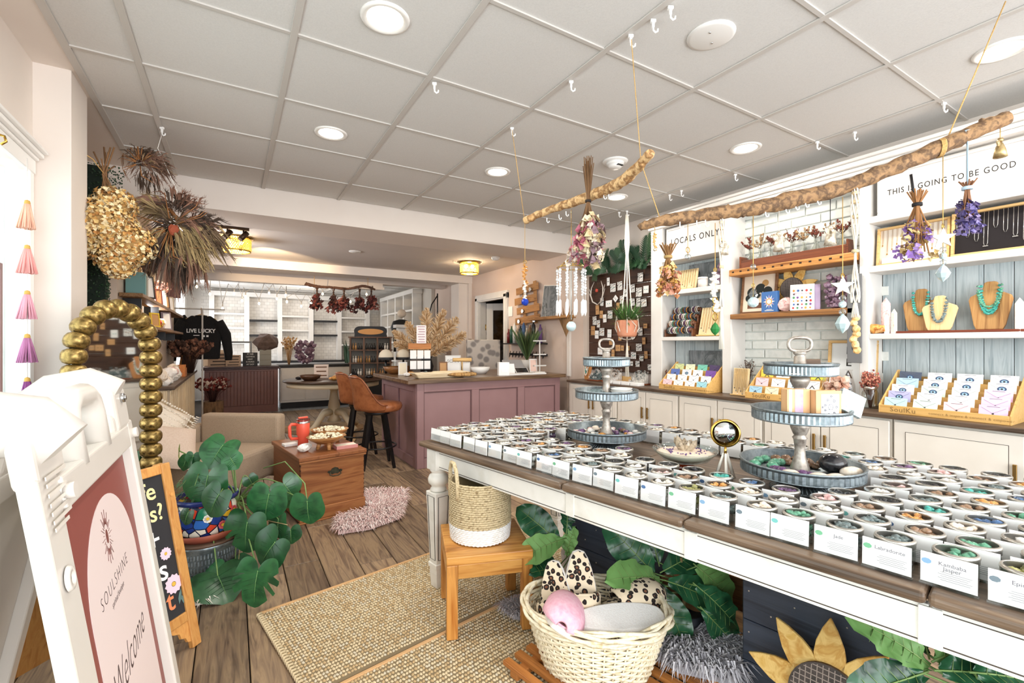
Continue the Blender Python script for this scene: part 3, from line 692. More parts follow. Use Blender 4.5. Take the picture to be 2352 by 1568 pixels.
m.T = rotx(-.144) @ tr(-.365, -.0225, .893) @ rotx(PI/2)
m.lathe([(.010, -.004), (.011, .004), (.019, .003), (.021, -.002)], 20, cap=False)
m.lathe([(.0001, -.001), (.0105, -.001)], 16, mi=1, cap=False)
m.build('grommet', [SW, mat('grommet_dark', '#8c857d', .6)], sg)
m = MB(); m.T = rotx(-.144)
for x in (.315, -.30):
 m = MB(); m.T = rotx(-.144); m.cyl((x, -.02, 1.022), (x, -.034, 1.022), .014, n=12); m.build('poster_clip', SW, sg)
PT = mat('poster_maroon', '#8c4a43', .5); PPK = mat('poster_blush', '#e6d5d3', .5); PDK = mat('poster_brown', '#7d4a43', .6)
m = MB(); m.T = rotx(-.144); m.bx(-.305, .27, .0005, .003, .058, .985)
po = m.build('poster', PT, sg)
arch = [(-.225, .06)]+[(.0-.225*math.cos(a), .725+.205*math.sin(a)) for a in [PI*k/28 for k in range(29)]]+[(.225, .06)]
m = MB(); m.T = rotx(-.144) @ tr(0, .0004, 0) @ rotx(PI/2); m.prism(arch, .0008)
m.build('arch', PPK, po)
m = MB(); m.T = rotx(-.144) @ tr(-.022, -.0006, .845) @ rotx(PI/2)
m.prism([(.009*math.cos(k*PI/8), .016*math.sin(k*PI/8)) for k in range(16)], .0004)
for k in range(28):
 a = 2*PI*k/28; l = .058 if k % 2 == 0 else .04
 m.tube([(.020*math.cos(a)*.85, .028*math.sin(a), .0002), (l*math.cos(a)*.72, l*math.sin(a)*1.05, .0002)], .00055, 3)
m.build('sun_emblem', PDK, po)
BR = mat('poster_ink', '#4d3a3a', .6)
m = MB(); m.T = rotx(-.144) @ tr(0, -.0004, 0)
m.text(tr(-.022, 0, .742) @ rotx(PI/2), 'SOULSHINE', .040, 0, .0003, 1.0, -.0008, 0, 'CENTER', 1.35)
m.text(tr(-.022, 0, .708) @ rotx(PI/2), 'spiritual boutique', .020, 0, .0003, .85, -.0003, .35)
m.text(tr(-.02, 0, .560) @ rotx(PI/2), 'Welcome', .105, 0, .0003, .82, -.0018, .45)
m.build('lettering', BR, po)
m = MB(); m.T = rotx(-.144)
for k, (w_, z) in enumerate(((.10, 1.062), (.06, 1.05), (.09, 1.034), (.10, 1.018), (.10, 1.004), (.09, .99), (.07, .978))): m.bx(-.385, -.385+w_, -.0232, -.0218, z, z+.006)
m.build('moulded_text', mat('sign_plastic_dim', '#ddd6cd', .4), sg)

# ------------------------------------------------------------------ chalkboard easel behind it
OAK = wood('easel_pine', ['#b9793c', '#d39a57', '#c68647'], 'z', 1, .5)
cb = thing('chalkboard_easel', 'pine framed chalkboard easel with pastel lettering and daisies, behind the sandwich board', 'chalkboard', (-.118, 2.372, 0), .849)
th = .209
def CB(y=0): return tr(0, y, 0) @ rotx(-th)
m = MB(); m.T = CB(); m.bx(-.042, 0, -.012, .012, 0, .775); m.build('frame_stile', OAK, cb, .004)
m = MB(); m.T = CB(); m.bx(-.50, -.458, -.012, .012, 0, .775); m.build('frame_stile', OAK, cb, .004)
m = MB(); m.T = CB(); m.bx(-.458, -.042, -.012, .012, .735, .775); m.build('frame_rail', OAK, cb, .004)
m = MB(); m.T = CB(); m.bx(-.458, -.042, -.012, .012, .115, .155); m.build('frame_rail', OAK, cb, .004)
m = MB(); m.T = CB() @ rotx(PI/2)
m.prism([(-.042, .115), (-.042, .03), (-.055, .035), (-.062, .055), (-.08, .062), (-.085, .085), (-.11, .095), (-.13, .115)], .012, 0, -.006)
m.prism([(-.458, .115), (-.37, .115), (-.39, .095), (-.415, .085), (-.42, .062), (-.438, .055), (-.445, .035), (-.458, .03)], .012, 0, -.006)
m.build('corner_bracket', OAK, cb)
m = MB(); m.T = tr(0, .34, 0) @ rotx(th); m.bx(-.042, 0, -.01, .012, 0, .77).bx(-.50, -.458, -.01, .012, 0, .77).bx(-.458, -.042, -.01, .012, .70, .74).bx(-.458, -.042, -.008, .01, .12, .7); m.build('back_stand', OAK, cb, .003)
m = MB(); m.T = CB(); m.bx(-.458, -.042, -.004, .006, .155, .735)
sl = m.build('slate', mat('chalk_slate', '#29282c', .75), cb)
m = MB(); m.T = CB(); m.cyl((-.02, -.017, .64), (-.02, -.010, .64), .007, n=12); m.build('dowel', OAK, cb)
def chalk(name, c, items):
 m = MB()
 for (x, z, s, t_, sh) in items: m.text(CB() @ tr(x, -.0055, z) @ rotx(PI/2), t_, s, 0, .0006, .9, .0012, sh)
 m.build(name, mat('chalk_'+c.strip('#'), c, .9), sl)
chalk('cream_lettering', '#efe0a8', [(-.112, .675, .10, 'fe', 0), (-.112, .585, .095, 'es?', 0)])
chalk('white_lettering', '#f2efee', [(-.125, .48, .12, '+', 0), (-.105, .355, .12, 's', 0)])
chalk('orange_lettering', '#e58a5c', [(-.098, .225, .11, 't', 0)])
for x, z, s in ((-.083, .415, .026), (-.072, .285, .040)):
 m = MB(); m.T = CB() @ tr(x, -.0058, z) @ rotx(PI/2)
 for k in range(12):
  a = 2*PI*k/12; c, d = math.cos(a), math.sin(a); w_ = s*.22
  m.prism([(c*s*.25-d*w_*.3, d*s*.25+c*w_*.3), (c*s*.25+d*w_*.3, d*s*.25-c*w_*.3), (c*s*.8+d*w_, d*s*.8-c*w_), (c*s, d*s), (c*s*.8-d*w_, d*s*.8+c*w_)], .0006)
 m.prism([(s*.22*math.cos(k*PI/5), s*.22*math.sin(k*PI/5)) for k in range(10)], .0009, 1)
 m.build('painted_daisy', [mat('daisy_pink', '#f0cfe0', .8), mat('daisy_centre', '#e6b64a', .8)], sl)
m = MB(); m.T = CB() @ tr(-.055, -.0058, .225) @ rotx(PI/2)
for x, z, a in ((0, 0, 1.2), (.012, -.02, 2.0)):
 m.prism([(x+.024*math.cos(a)*t_-.007*math.sin(a)*w_, z+.03*math.sin(a)*t_+.007*math.cos(a)*w_) for t_, w_ in ((-1, 0), (-.3, -1), (.4, -.8), (1, 0), (.4, .8), (-.3, 1))], .0006)
m.build('painted_leaves', mat('chalk_leaf', '#5f7a78', .8), sl)

# ------------------------------------------------------------------ arched floor mirror with a gold bead frame
mi = thing('arched_mirror', 'tall arched floor mirror framed in chunky gold beads, beside the left column', 'mirror', (-.50, 2.99, 0), math.atan2(.386, .253))
BEAD = pmat('bead_gold', ['#5a4626', '#8c7544', '#b0945a', '#43331b'], (38, 38, 38), .36, .8, bump=.35)
hw, sp = .215, 1.20   # half width, height where the arch springs
th = 0.0
path = [(-hw, .10+k*(sp-.10)/40) for k in range(41)]+[(-hw*math.cos(a), sp+.245*math.sin(a)) for a in [PI*k/40 for k in range(1, 40)]]+[(hw, sp-k*(sp-.10)/40) for k in range(41)]
glp = MB(); glp.T = rotx(PI/2); glp.prism(path, .012, 0, -.006)
MIR = mat('mirror_silver', '#eef2f0', .03, 1)
glp.build('glass', MIR, mi)
bk = MB(); bk.T = tr(0, .012, 0) @ rotx(PI/2); bk.prism(path, .012, 0, -.006); bk.bx(-.2, .2, 0, .1, .0, .02); bk.build('backing', BLK, mi)
acc = 0; last = path[0]; bp = MB().lathe([(.0001, -.036), (.025, -.035), (.040, -.027), (.047, -.013), (.048, 0), (.047, .013), (.040, .027), (.025, .035), (.0001, .036)], 16)
b0 = None; nxt = 0.04
for q in path[1:]:
 d = math.hypot(q[0]-last[0], q[1]-last[1])
 while acc+d >= nxt:
  t_ = (nxt-acc)/d; x, z = last[0]+(q[0]-last[0])*t_, last[1]+(q[1]-last[1])*t_
  an = math.atan2(q[0]-last[0], q[1]-last[1])
  if b0 is None: b0 = bp.build('bead', BEAD, mi, 0, 2, (x, -.01, z)); b0.rotation_euler = (0, an, 0)
  else: inst(b0, 'bead', mi, (x, -.01, z), 0, (0, an, 0))
  nxt += .0715
 acc += d; last = q
m = MB().bx(-.24, .24, -.03, .03, 0, .075); m.build('base_rail', BEAD, mi, .01)

# ------------------------------------------------------------------ jute rugs (two strips, braided)
def rug(label, x0, x1, y0, y1, seed, frdge):
 q = random.Random(seed)
 t = thing('jute_rug', label, 'rug', TL(0, 0, 0), TRZ)
 MB().bx(x0, x1, y0, y1, .001, .006).build('backing', mat('jute_base', '#8a7a5e', .95), t)
 m = MB(); px_, py = .0195, .0125
 nx = int((x1-x0)/px_); ny = int((y1-y0)/py)
 for i in range(nx):
  for j in range(ny):
   x = x0+(i+.5)*px_; y = y0+(j+.5)*py
   k = 1 if (i+j) % 2 else -1
   a, b, h = .0088+q.uniform(-.001, .001), .0058, .0055+q.uniform(-.001, .0012)
   x += q.uniform(-.0016, .0016); y += q.uniform(-.0012, .0012); s = .45*k
   c, d = math.cos(s), math.sin(s)
   vs = [(x+(u*a)*c-(v*b)*d, y+(u*a)*d+(v*b)*c, z) for u, v, z in ((-1, 0, .005), (-.4, -1, .005), (.5, -.95, .005), (1, 0, .005), (.4, 1, .005), (-.5, .95, .005), (-.35, 0, .006+h), (.35, 0, .006+h))]
   m.add(vs, [(0, 1, 6), (1, 2, 7, 6), (2, 3, 7), (3, 4, 7), (4, 5, 6, 7), (5, 0, 6)], q.choice((0, 0, 0, 1, 1, 2)), True)
 m.build('braid', [mat('jute_light', '#d6c4a0', .95), mat('jute_mid', '#c1a67c', .95), mat('jute_grey', '#cfc4ac', .95)], t, kind='stuff')
 m = MB()
 if frdge:
  n = int((x1-x0)/.02)
  for k in range(n):
   x = x0+.012+k*(x1-x0-.02)/n; m.tube([(x-.012, y0+.01, .008), (x-.004, y0-.010, .012), (x+.006, y0-.012, .009), (x+.012, y0+.008, .008)], .0062, 5)
  m.build('edge_loops', mat('jute_light', '#d6c4a0', .95), t)
 MB().bx(x0-.012, x0+.004, y0, y1, .001, .012).build('binding', mat('jute_binding', '#d3a877', .9), t, .003)
 return t
rug('natural braided jute rug, far strip under the white table leg', -.26, .42, -.69, .90, 1, True)
rug('natural braided jute rug, near strip under the wicker basket', .44, 1.62, -.64, 1.05, 2, True)

# ------------------------------------------------------------------ side stool with seagrass basket
TEAK = wood('teak_light', ['#b9752f', '#dba257', '#c98a41', '#8a5222'], 'x', .55, .42, .2)
ts = thing('side_stool', 'square light teak stool with four legs, holding the seagrass basket', 'stool', (1.016, 1.934, .0115), math.atan2(-.32, .949))
MB().bx(-.19, .19, -.19, .19, .315, .352).build('seat', TEAK, ts, .005)
TEAKL = wood('teak_leg', ['#b06a28', '#cf924a', '#8a5222'], 'z', .55, .42, .2)
l0 = None
for x in (-.165, .165):
 for y in (-.165, .165):
  if l0 is None: l0 = MB().box((0, 0, .158), (.048, .048, .316)).build('leg', TEAKL, ts, .004, 2, (x, y, 0))
  else:
   o = inst(l0, 'leg', ts, (x, y, 0)); bb = o.modifiers.new('bevel', 'BEVEL'); bb.width = .004
for s in (-1, 1):
 MB().box((0, s*.172, .285), (.282, .03, .06)).build('apron', TEAK, ts, .003)
 MB().box((s*.172, 0, .285), (.03, .282, .06)).build('apron', TEAK, ts, .003)
sb = thing('seagrass_basket', 'round seagrass basket with white painted base and one loop handle, on the teak stool', 'basket', (1.005, 1.951, .3645), 0)
def woven(r0, r1, z0, z1, rows, n, rr, seed):
 q = random.Random(seed); m = MB()
 for k in range(rows):
  z = z0+(z1-z0)*(k+.5)/rows; r_ = r0+(r1-r0)*(k+.5)/rows
  pts = []; rad = []
  for i in range(n*2):
   a = 2*PI*i/(n*2)+(k % 2)*PI/n+q.uniform(-.01, .01); w_ = r_+(rr*.35 if i % 2 else -rr*.15)
   pts.append((w_*math.cos(a), w_*math.sin(a), z+q.uniform(-.0006, .0006))); rad.append(rr*(1.12 if i % 2 else .8))
  m.tube(pts, rad, 5, closed=True)
 return m
SG = pmat('seagrass', ['#b9a37a', '#d8c6a0', '#9c8560'], (70, 70, 70), .9); SGW = pmat('seagrass_white', ['#f1eee8', '#ffffff'], (60, 60, 60), .8)
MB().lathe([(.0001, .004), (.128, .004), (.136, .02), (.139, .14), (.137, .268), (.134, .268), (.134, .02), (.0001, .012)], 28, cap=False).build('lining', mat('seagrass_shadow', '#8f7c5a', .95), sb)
woven(.135, .141, .003, .075, 8, 46, .0052, 1).build('white_weave', SGW, sb)
woven(.141, .138, .075, .272, 20, 46, .0052, 2).build('natural_weave', SG, sb)
m = MB(); c, s = -.92, .39
hp = [(-.113*1.0+.05*k_, -.085-.045*k_, z) for k_, z in ((0, .22), (0, .27), (.1, .33), (.35, .375), (.65, .375), (.9, .33), (1, .27), (1, .22))]
hp = [(-.138*math.cos(a)-.004, -.138*math.sin(a)*-1, z) for a, z in ((-.30, .20), (-.30, .27), (-.24, .325), (-.1, .36), (.1, .36), (.24, .325), (.3, .27), (.3, .20))]
m.tube(hp, .0095, 8); m.build('handle', SG, sb)

# ------------------------------------------------------------------ slatted tray, wicker basket, slippers
SLAT = wood('slat_teak', ['#8f5527', '#b9793f', '#a0642f'], 'x', .8, .45)
tr_ = thing('slatted_tray', 'low teak slatted duckboard on the rug under the wicker basket', 'duckboard', TL(1.10, .14, .012), TRZ)
s0 = None
for k in range(9):
 y = -.22+k*.062
 if s0 is None: s0 = MB().box((0, 0, .033), (.62, .032, .018)).build('slat', SLAT, tr_, .002, 1, (0, y, 0))
 else: inst(s0, 'slat', tr_, (0, y, 0))
for x in (-.25, .25): MB().box((x, .03, .012), (.04, .53, .024)).build('runner', SLAT, tr_, .002, 1)
wb = thing('wicker_basket', 'oval cream wicker basket full of leopard print slippers', 'basket', TL(1.045, .145, .055), TRZ+.62)
WK = pmat('wicker', ['#e3d3b0', '#f2e8cf', '#cdb88e'], (40, 40, 40), .6)
m = MB(); q = random.Random(5); rows = 17
for k in range(rows):
 f_ = (k+.5)/rows; z = .01+f_*.19; ax, ay = .195+.062*f_, .140+.055*f_; n = 40; pts = []
 for i in range(n):
  a = 2*PI*i/n; w_ = .0055*(1 if (i+k) % 2 else -1); pts.append(((ax+w_)*math.cos(a), (ay+w_)*math.sin(a), z))
 m.tube(pts, .0052, 6, closed=True)
m.build('weave', WK, wb)
m = MB()
for i in range(40):
 a = 2*PI*(i+.0)/40; m.tube([(.195*math.cos(a), .14*math.sin(a), 0), (.258*math.cos(a), .196*math.sin(a), .20)], .0036, 5)
m.build('stakes', WK, wb)
m = MB()
for k, (ax, ay, z, ph) in enumerate(((.262, .199, .202, 0), (.270, .207, .210, .2), (.276, .212, .220, .4), (.276, .212, .231, .1), (.270, .206, .240, .3), (.260, .197, .238, .5))):
 pts = [((ax+.005*math.sin(8*a+ph*9))*math.cos(a), (ay+.005*math.sin(8*a+ph*9))*math.sin(a), z+.005*math.cos(8*a+ph*9)) for a in [2*PI*i/64 for i in range(64)]]
 m.tube(pts, .0072, 6, closed=True)
m.build('rim', WK, wb)
MB().lathe([(.0001, .002), (1, .002), (1, .008), (.0001, .008)], 32, sx=.195, sy=.14).build('base', WK, wb)
# slippers
LEO = MATS.get('leopard')
def leopard():
 m = bpy.data.materials.new('leopard_plush'); m.use_nodes = True; nt = m.node_tree; N = nt.nodes; L = nt.links; b = N['Principled BSDF']
 tc = N.new('ShaderNodeTexCoord'); ns = N.new('ShaderNodeTexNoise'); ns.inputs['Scale'].default_value = 40; vm = N.new('ShaderNodeVectorMath'); vm.operation = 'MULTIPLY_ADD'
 vm.inputs[1].default_value = (.012, .012, .012); L.new(tc.outputs['Object'], ns.inputs['Vector']); L.new(ns.outputs['Color'], vm.inputs[0]); L.new(tc.outputs['Object'], vm.inputs[2])
 v = N.new('ShaderNodeTexVoronoi'); v.inputs['Scale'].default_value = 58; L.new(vm.outputs[0], v.inputs['Vector'])
 r = N.new('ShaderNodeValToRGB'); cr = r.color_ramp; cr.interpolation = 'CONSTANT'
 for i, (p_, c) in enumerate(((0, '#7a4f38'), (.22, '#241b18'), (.46, '#e3d0b4'))):
  if i > 1: cr.elements.new(p_)
  cr.elements[i].position = p_; cr.elements[i].color = srgb(c)
 L.new(v.outputs['Distance'], r.inputs[0]); L.new(r.outputs[0], b.inputs['Base Color']); b.inputs['Roughness'].default_value = .95
 MATS['leopard'] = m; return m
LEO = leopard()
SOLE = pmat('slipper_sole', ['#f6f1ec', '#fffdfa'], (220, 220, 220), .8, bump=.4)
def slipper_parts(t, upper, sole, lining):
 n = 20
 def outline(s=1.0):
  o = []
  for k in range(n):
   a = 2*PI*k/n; y = .125*math.cos(a); w_ = .043+.006*math.cos(a)-.004*math.cos(2*a); o.append((w_*math.copysign(abs(math.sin(a))**.62, math.sin(a))*s, y*(.5+.5*s)))
  return o
 MB().prism(outline(), .016).build('sole', sole, t, .005, 2)
 MB().prism(outline(.93), .004, 0, .016).build('footbed', lining, t)
 m = MB(); vs = []; fs = []; rows = 8; cols = 12
 for i in range(rows+1):
  y = -.012+.137*i/rows
  wd = (.049-.004*(1-i/rows)) * math.sqrt(max(.02, 1-max(0, (y-.055)/.072)**2)); h = .016+.052*math.sqrt(max(.0, 1-max(0, (y+.0)/.128)**2))
  for j in range(cols+1):
   a = PI*j/cols; vs.append((-wd*1.06*math.cos(a), y, .014+(h-.014)*math.sin(a)**.8))
 for i in range(rows):
  for j in range(cols): a = i*(cols+1)+j; fs.append((a, a+1, a+cols+2, a+cols+1))
 m.add(vs, fs, 0, True)
 o = m.build('upper', upper, t); sm = o.modifiers.new('solid', 'SOLIDIFY'); sm.thickness = .007; sm.offset = 1
 m = MB(); m.tube([vs[j] for j in range(cols+1)], .006, 6); m.build('plush_trim', upper, t)
LSOLE = mat('slipper_edge', '#e9e3dc', .7); PKP = pmat('pink_plush', ['#e9a9bd', '#f3c6d3'], (90, 90, 90), .95, bump=.4)
def slip(label, loc, rot, up, sole=None, lin=None):
 t = thing('slipper', label, 'slipper', loc, 0); t.rotation_euler = rot; t.scale = (1.4, 1.4, 1.4); slipper_parts(t, up, sole or LSOLE, lin or up); return t
wc = TL(1.045, .145, 0)
def WB(a, b, z): return (wc[0]+a*.855+b*.518, wc[1]-a*.518+b*.855, z)
slip('leopard print slipper standing toe up at the back of the wicker basket', WB(-.045, .075, .27), (-1.2, 0, 2.6), LEO)
slip('leopard print slipper leaning left behind the pink slipper', WB(-.135, .055, .235), (-1.1, .2, 2.3), LEO)
slip('leopard print slipper lying on the right side of the wicker basket', WB(.125, .06, .165+.055), (.25, .25, -1.75), LEO)
slip('leopard print slipper under the upturned white sole', WB(.03, -.02, .115+.055), (.15, 0, -1.4), LEO)
slip('fluffy pink slipper at the left of the wicker basket', WB(-.135, -.03, .185+.055), (.35, -.45, 2.3), PKP)
slip('upturned slipper showing its white ribbed sole at the front of the wicker basket', WB(.07, -.075, .285), (0, 3.35, -2.0), LEO, SOLE)

# ------------------------------------------------------------------ fur throws
def fur(name, label, poly, h, n, ln, cols, seed, z0=.004, under=None):
 q = random.Random(seed)
 xs = [p[0] for p in poly]; ys = [p[1] for p in poly]
 def inside(x, y):
  c = False; j = len(poly)-1
  for i in range(len(poly)):
   a, b = poly[i], poly[j]
   if (a[1] > y) != (b[1] > y) and x < (b[0]-a[0])*(y-a[1])/(b[1]-a[1])+a[0]: c = not c
   j = i
  return c
 m = MB(); k = 0; cx, cy = sum(xs)/len(xs), sum(ys)/len(ys)
 while k < n:
  x, y = q.uniform(min(xs), max(xs)), q.uniform(min(ys), max(ys))
  if not inside(x, y): continue
  k += 1; a = math.atan2(y-cy, x-cx)+q.uniform(-1.3, 1.3); l = ln*q.uniform(.6, 1.2); w_ = l*.035+.0009
  z = z0+q.uniform(.3, 1)*h; px_, py = -math.sin(a)*w_, math.cos(a)*w_
  e = (x+math.cos(a)*l*.55, y+math.sin(a)*l*.55, z+l*.30); f_ = (x+math.cos(a)*l, y+math.sin(a)*l, max(z0+.004, z+q.uniform(-.2, .25)*l))
  m.add([(x-px_, y-py, z), (x+px_, y+py, z), (e[0]+px_*.8, e[1]+py*.8, e[2]), (e[0]-px_*.8, e[1]-py*.8, e[2]), f_], [(0, 1, 2, 3), (3, 2, 4)], q.randrange(len(cols)))
 o = m.build(name, [mat(f'{name}_{c.strip("#")}', c, .9) for c in cols], None, kind='stuff')
 bm = MB(); bm.prism(poly, h*.6, 0, z0); bm.build('hide', mat(f'{name}_{cols[0].strip("#")}', cols[0], .9), o)
 return tag(o, label, 'fur throw')
fur('fur_throw', 'pale pink shaggy fur throw on the floor beside the wooden trunk', [(.60, 3.22), (.80, 3.19), (1.02, 3.27), (1.13, 3.50), (1.27, 3.82), (1.0, 3.98), (.90, 3.90), (.90, 3.56), (.66, 3.50)], .03, 5200, .065, ['#e3c4c0', '#f0dbd6', '#d8b4b1', '#f7ebe7'], 4)
g = [TL(x, y)[:2] for x, y in ((1.0, .38), (1.28, .33), (1.45, .42), (1.42, .62), (1.2, .66), (.98, .56))]
fur('fur_throw', 'silver grey shaggy fur throw right of the wicker basket', g, .06, 5200, .085, ['#a5a2a8', '#bdbac0', '#8e8b92', '#d6d3d8'], 5, .06)
g = [TL(x, y)[:2] for x, y in ((.47, .17), (.58, .16), (.66, .24), (.62, .30), (.50, .28))]
fur('fur_throw', 'small tuft of silver grey fur by the teak stool leg', g, .02, 900, .05, ['#a9a7ae', '#c9c3c6', '#b7adb0'], 6, .014)
fur('fur_throw', 'small white sheepskin under the metal tub', [(-.26, 2.72), (-.12, 2.70), (.02, 2.82), (.03, 2.95), (-.1, 3.05), (-.3, 2.95)], .02, 1800, .07, ['#e9dfd2', '#d7c8b6', '#f3ece2'], 7)

# ------------------------------------------------------------------ navy plank crates under the table
NAVY = wood('navy_board', ['#2f3542', '#3b4250', '#262b36'], 'x', .6, .5, .25)
NAIL = mat('nail_head', '#d9d6d0', .3, .8)
def crate(label, x0, x1, y0, y1, h, tilt=0):
 t = thing('plank_crate', label, 'crate', TL((x0+x1)/2, y0, .0), TRZ)
 w_ = x1-x0; rows = 4; rh = h/rows; n = 0
 for k in range(rows):
  MB().bx(-w_/2, w_/2, 0, .016, k*rh+.0015, (k+1)*rh-.0015).build('board', NAVY, t, .002, 1)
  MB().bx(-w_/2, w_/2, y1-y0-.016, y1-y0, k*rh+.0015, (k+1)*rh-.0015).build('board', NAVY, t, .002, 1)
 for s in (-1, 1): MB().bx(s*w_/2-.008, s*w_/2+.008, .017, y1-y0-.017, 0, h).build('side_board', NAVY, t, .002, 1)
 m = MB()
 for k in range(rows):
  for j in range(6):
   x = -w_/2+.02+(w_-.04)*j/5; z = k*rh+rh*(.3 if j % 2 else .72); m.lathe([(.0001, .0), (.0028, .001)], 6, (0, 0, 0)) if False else m.cyl((x, -.001, z), (x, .001, z), .0026, n=6)
 m.build('nails', NAIL, t)
crate('dark navy plank crate under the table behind the wicker basket', .66, 1.02, .46, .80, .60)
crate('dark navy plank crate under the table behind the wooden sunflower', 1.46, 1.86, .46, .85, .58)
w_ = wood('old_crate_wood', ['#6d4a2c', '#8d6540', '#583a22'], 'x', .8, .6)
t = thing('wooden_crate', 'low brown wooden crate between the navy crates', 'crate', TL(1.24, .62, .055), TRZ)
for k in range(2): MB().bx(-.2, .2, -.012, 0, .005+k*.085, .082+k*.085).build('board', w_, t, .002, 1)
for s in (-1, 1): MB().bx(s*.2-.008, s*.2+.008, .001, .25, 0, .17).build('side_board', w_, t, .002, 1)
MB().bx(-.2, .2, .25, .262, 0, .17).build('board', w_, t, .002, 1)
MB().box((.05, -.0135, .10), (.03, .002, .035)).build('lettering_block', mat('crate_mark', '#a8845c', .7), t)

# ------------------------------------------------------------------ wooden sunflower cut-outs
PETAL = wood('sunflower_petal', ['#d3a653', '#e6c278', '#c79547', '#dcb467'], 'y', .5, .6, .4, .08)
PLAID = pmat('plaid_black', ['#26221f', '#4a403c', '#2e2926'], (14, 120, 14), .7, dist=.5)
EDGE = mat('sawn_edge', '#5c4634', .8)
def sunflower(label, loc, rz, rd, ln, wd, angles, tilt):
 t = thing('wooden_sunflower', label, 'sunflower', loc, rz); t.rotation_euler = (tilt, 0, rz)
 for a in angles:
  m = MB(); m.T = rotx(PI/2) @ rotz(math.radians(a)-PI/2)
  pl = [(wd*s*x, rd*.8+ln*y) for x, y, s in ((.0, 1.0, 1), (.45, .78, 1), (.85, .5, 1), (1, .25, 1), (.9, .05, 1), (.6, -.12, 1))]
  pl = pl+[(-x, y) for x, y in pl[::-1] if x > 1e-6]
  m.prism(pl, .014, 0, -.007); m.build('petal', [PETAL], t, .002, 1)
 m = MB(); m.T = rotx(PI/2); m.lathe([(.0001, -.005), (rd, -.005), (rd, .020)], 32, cap=False); m.lathe([(rd, .020), (.0001, .020)], 32, mi=1, cap=False)
 m.build('disc', [EDGE, PLAID], t)
 m = MB(); m.T = rotx(PI/2)
 for k in range(-6, 7):
  x = rd*k/7; h = math.sqrt(max(0, rd*rd*.9-x*x)); m.bx(x-.0012, x+.0012, -h, h, .0202, .0208)
  m.bx(-h, h, x-.0012, x+.0012, .0202, .0208)
 m.build('plaid_lines', mat('plaid_line', '#9b8d84', .8), t)
 return t
sunflower('large wooden sunflower with plaid disc leaning on the navy crate under the table', TL(1.745, .36, .205), TRZ-.02, .105, .15, .042, (10, 55, 92, 132, 172, 215, 260, 310), -.2)

# ------------------------------------------------------------------ leaves
LEAFM = pmat('monstera_leaf', ['#24502f', '#2f6339', '#1c4227'], (14, 14, 14), .3, bump=.1, rnd=.3)
VEIN = mat('leaf_vein', '#6f9a5c', .5); STEM = pmat('green_stem', ['#5c7d45', '#7f9a58'], (20, 20, 20), .5)
YLEAF = mat('young_leaf', '#a9cf4a', .4)
def monstera_mb(L_, W_, splits=0, curl=.25, seed=0, fold=.18):
 """heart leaf lying in xy, petiole joint at the origin, tip along +y"""
 q = random.Random(seed); m = MB(); n = 56; rings = (0, .3, .6, .85, 1.0)
 notch = []
 if splits: notch = [(s*(.55+.42*k+q.uniform(-.05, .05)), q.uniform(.45, .62)) for k in range(splits) for s in (-1, 1)]
 vs = []; idx = []
 for i in range(n):
  th = -PI+2*PI*i/n; a = abs(th)
  r = .60+.40*math.cos(a)
  r = max(r, .0)+.30*math.exp(-((a-2.35)/.55)**2)
  r *= 1-.72*math.exp(-((a-PI)/.22)**2)
  r += .13*math.exp(-(a/.20)**2)
  for c, d in notch:
   r *= 1-d*math.exp(-((th-c)/.055)**2)
  row = []
  for f_ in rings:
   x = r*f_*math.sin(th)*W_; y = r*f_*math.cos(th)*L_
   z = -fold*(-abs(x))*1.0 - curl*(y*y)/L_ - .9*curl*x*x/W_
   row.append(len(vs)); vs.append((x, y, z))
  idx.append(row)
 fs = []
 for i in range(n):
  j = (i+1) % n
  for k in range(len(rings)-1): fs.append((idx[i][k], idx[j][k], idx[j][k+1], idx[i][k+1]) if k else (idx[i][0], idx[j][k+1], idx[i][k+1]))
 m.add(vs, fs, 0, True)
 def zz(x, y): return fold*abs(x)-curl*y*y/L_-.9*curl*x*x/W_+.0012
 m.tube([(0, y*L_, zz(0, y*L_)) for y in (-.02, .15, .35, .55, .75, .95)], [.0022, .002, .0018, .0014, .001, .0005], 4, 1)
 for k in range(5):
  for s in (-1, 1):
   y0 = (.04+.15*k)*L_; p = [(s*x*W_, y0+x*L_*(.45 if k else -.15), 0) for x in (0, .15, .3, .42-.04*k)]
   m.tube([(a, b, zz(a, b)) for a, b, c in p], [.0011, .0009, .0007, .0004], 3, 0)
 return m
def leaf_frame(o, tip, up):
 y = Vector(tip).normalized(); u = Vector(up); x = y.cross(u).normalized(); z = x.cross(y)
 mm = Matrix((x, y, z)).transposed().to_4x4(); mm.translation = Vector(o); return mm
# camera-facing basis used only to state directions in the room: right, away, up
RT = Vector((.855, -.518, 0)); AW = Vector((.518, .855, 0)); UP = Vector((0, 0, 1))
def dirv(r, a, u): return RT*r+AW*a+UP*u

# ------------------------------------------------------------------ monstera in a painted pot on a metal tub
tub = thing('metal_tub', 'embossed galvanised tub used as a plant stand, behind the chalkboard easel', 'tub', (-.12, 3.06, .012))
m = MB().lathe([(.150, 0), (.154, .006), (.158, .17), (.163, .178), (.160, .186)], 36, cap=False).lathe([(.160, .186), (.155, .184), (.0001, .182)], 36, cap=False)
m.build('body', GALV, tub)
m = MB()
for k in range(64):
 a = 2*PI*k/64
 for z in (.04, .075, .11, .14): m.box((.1565*math.cos(a+z*9), .1565*math.sin(a+z*9), z), (.006, .006, .022))
m.build('embossing', GALV, tub, kind='stuff')
MB().lathe([(.0001, .1855), (.158, .1855), (.158, .197), (.0001, .197)], 32).build('lid', wood('tub_lid', ['#4e3828', '#6b5140'], 'x', 1, .5), tub)
pot = thing('painted_planter', 'hand-painted floral pot on a terracotta saucer holding the monstera', 'planter', (-.12, 3.06, .210))
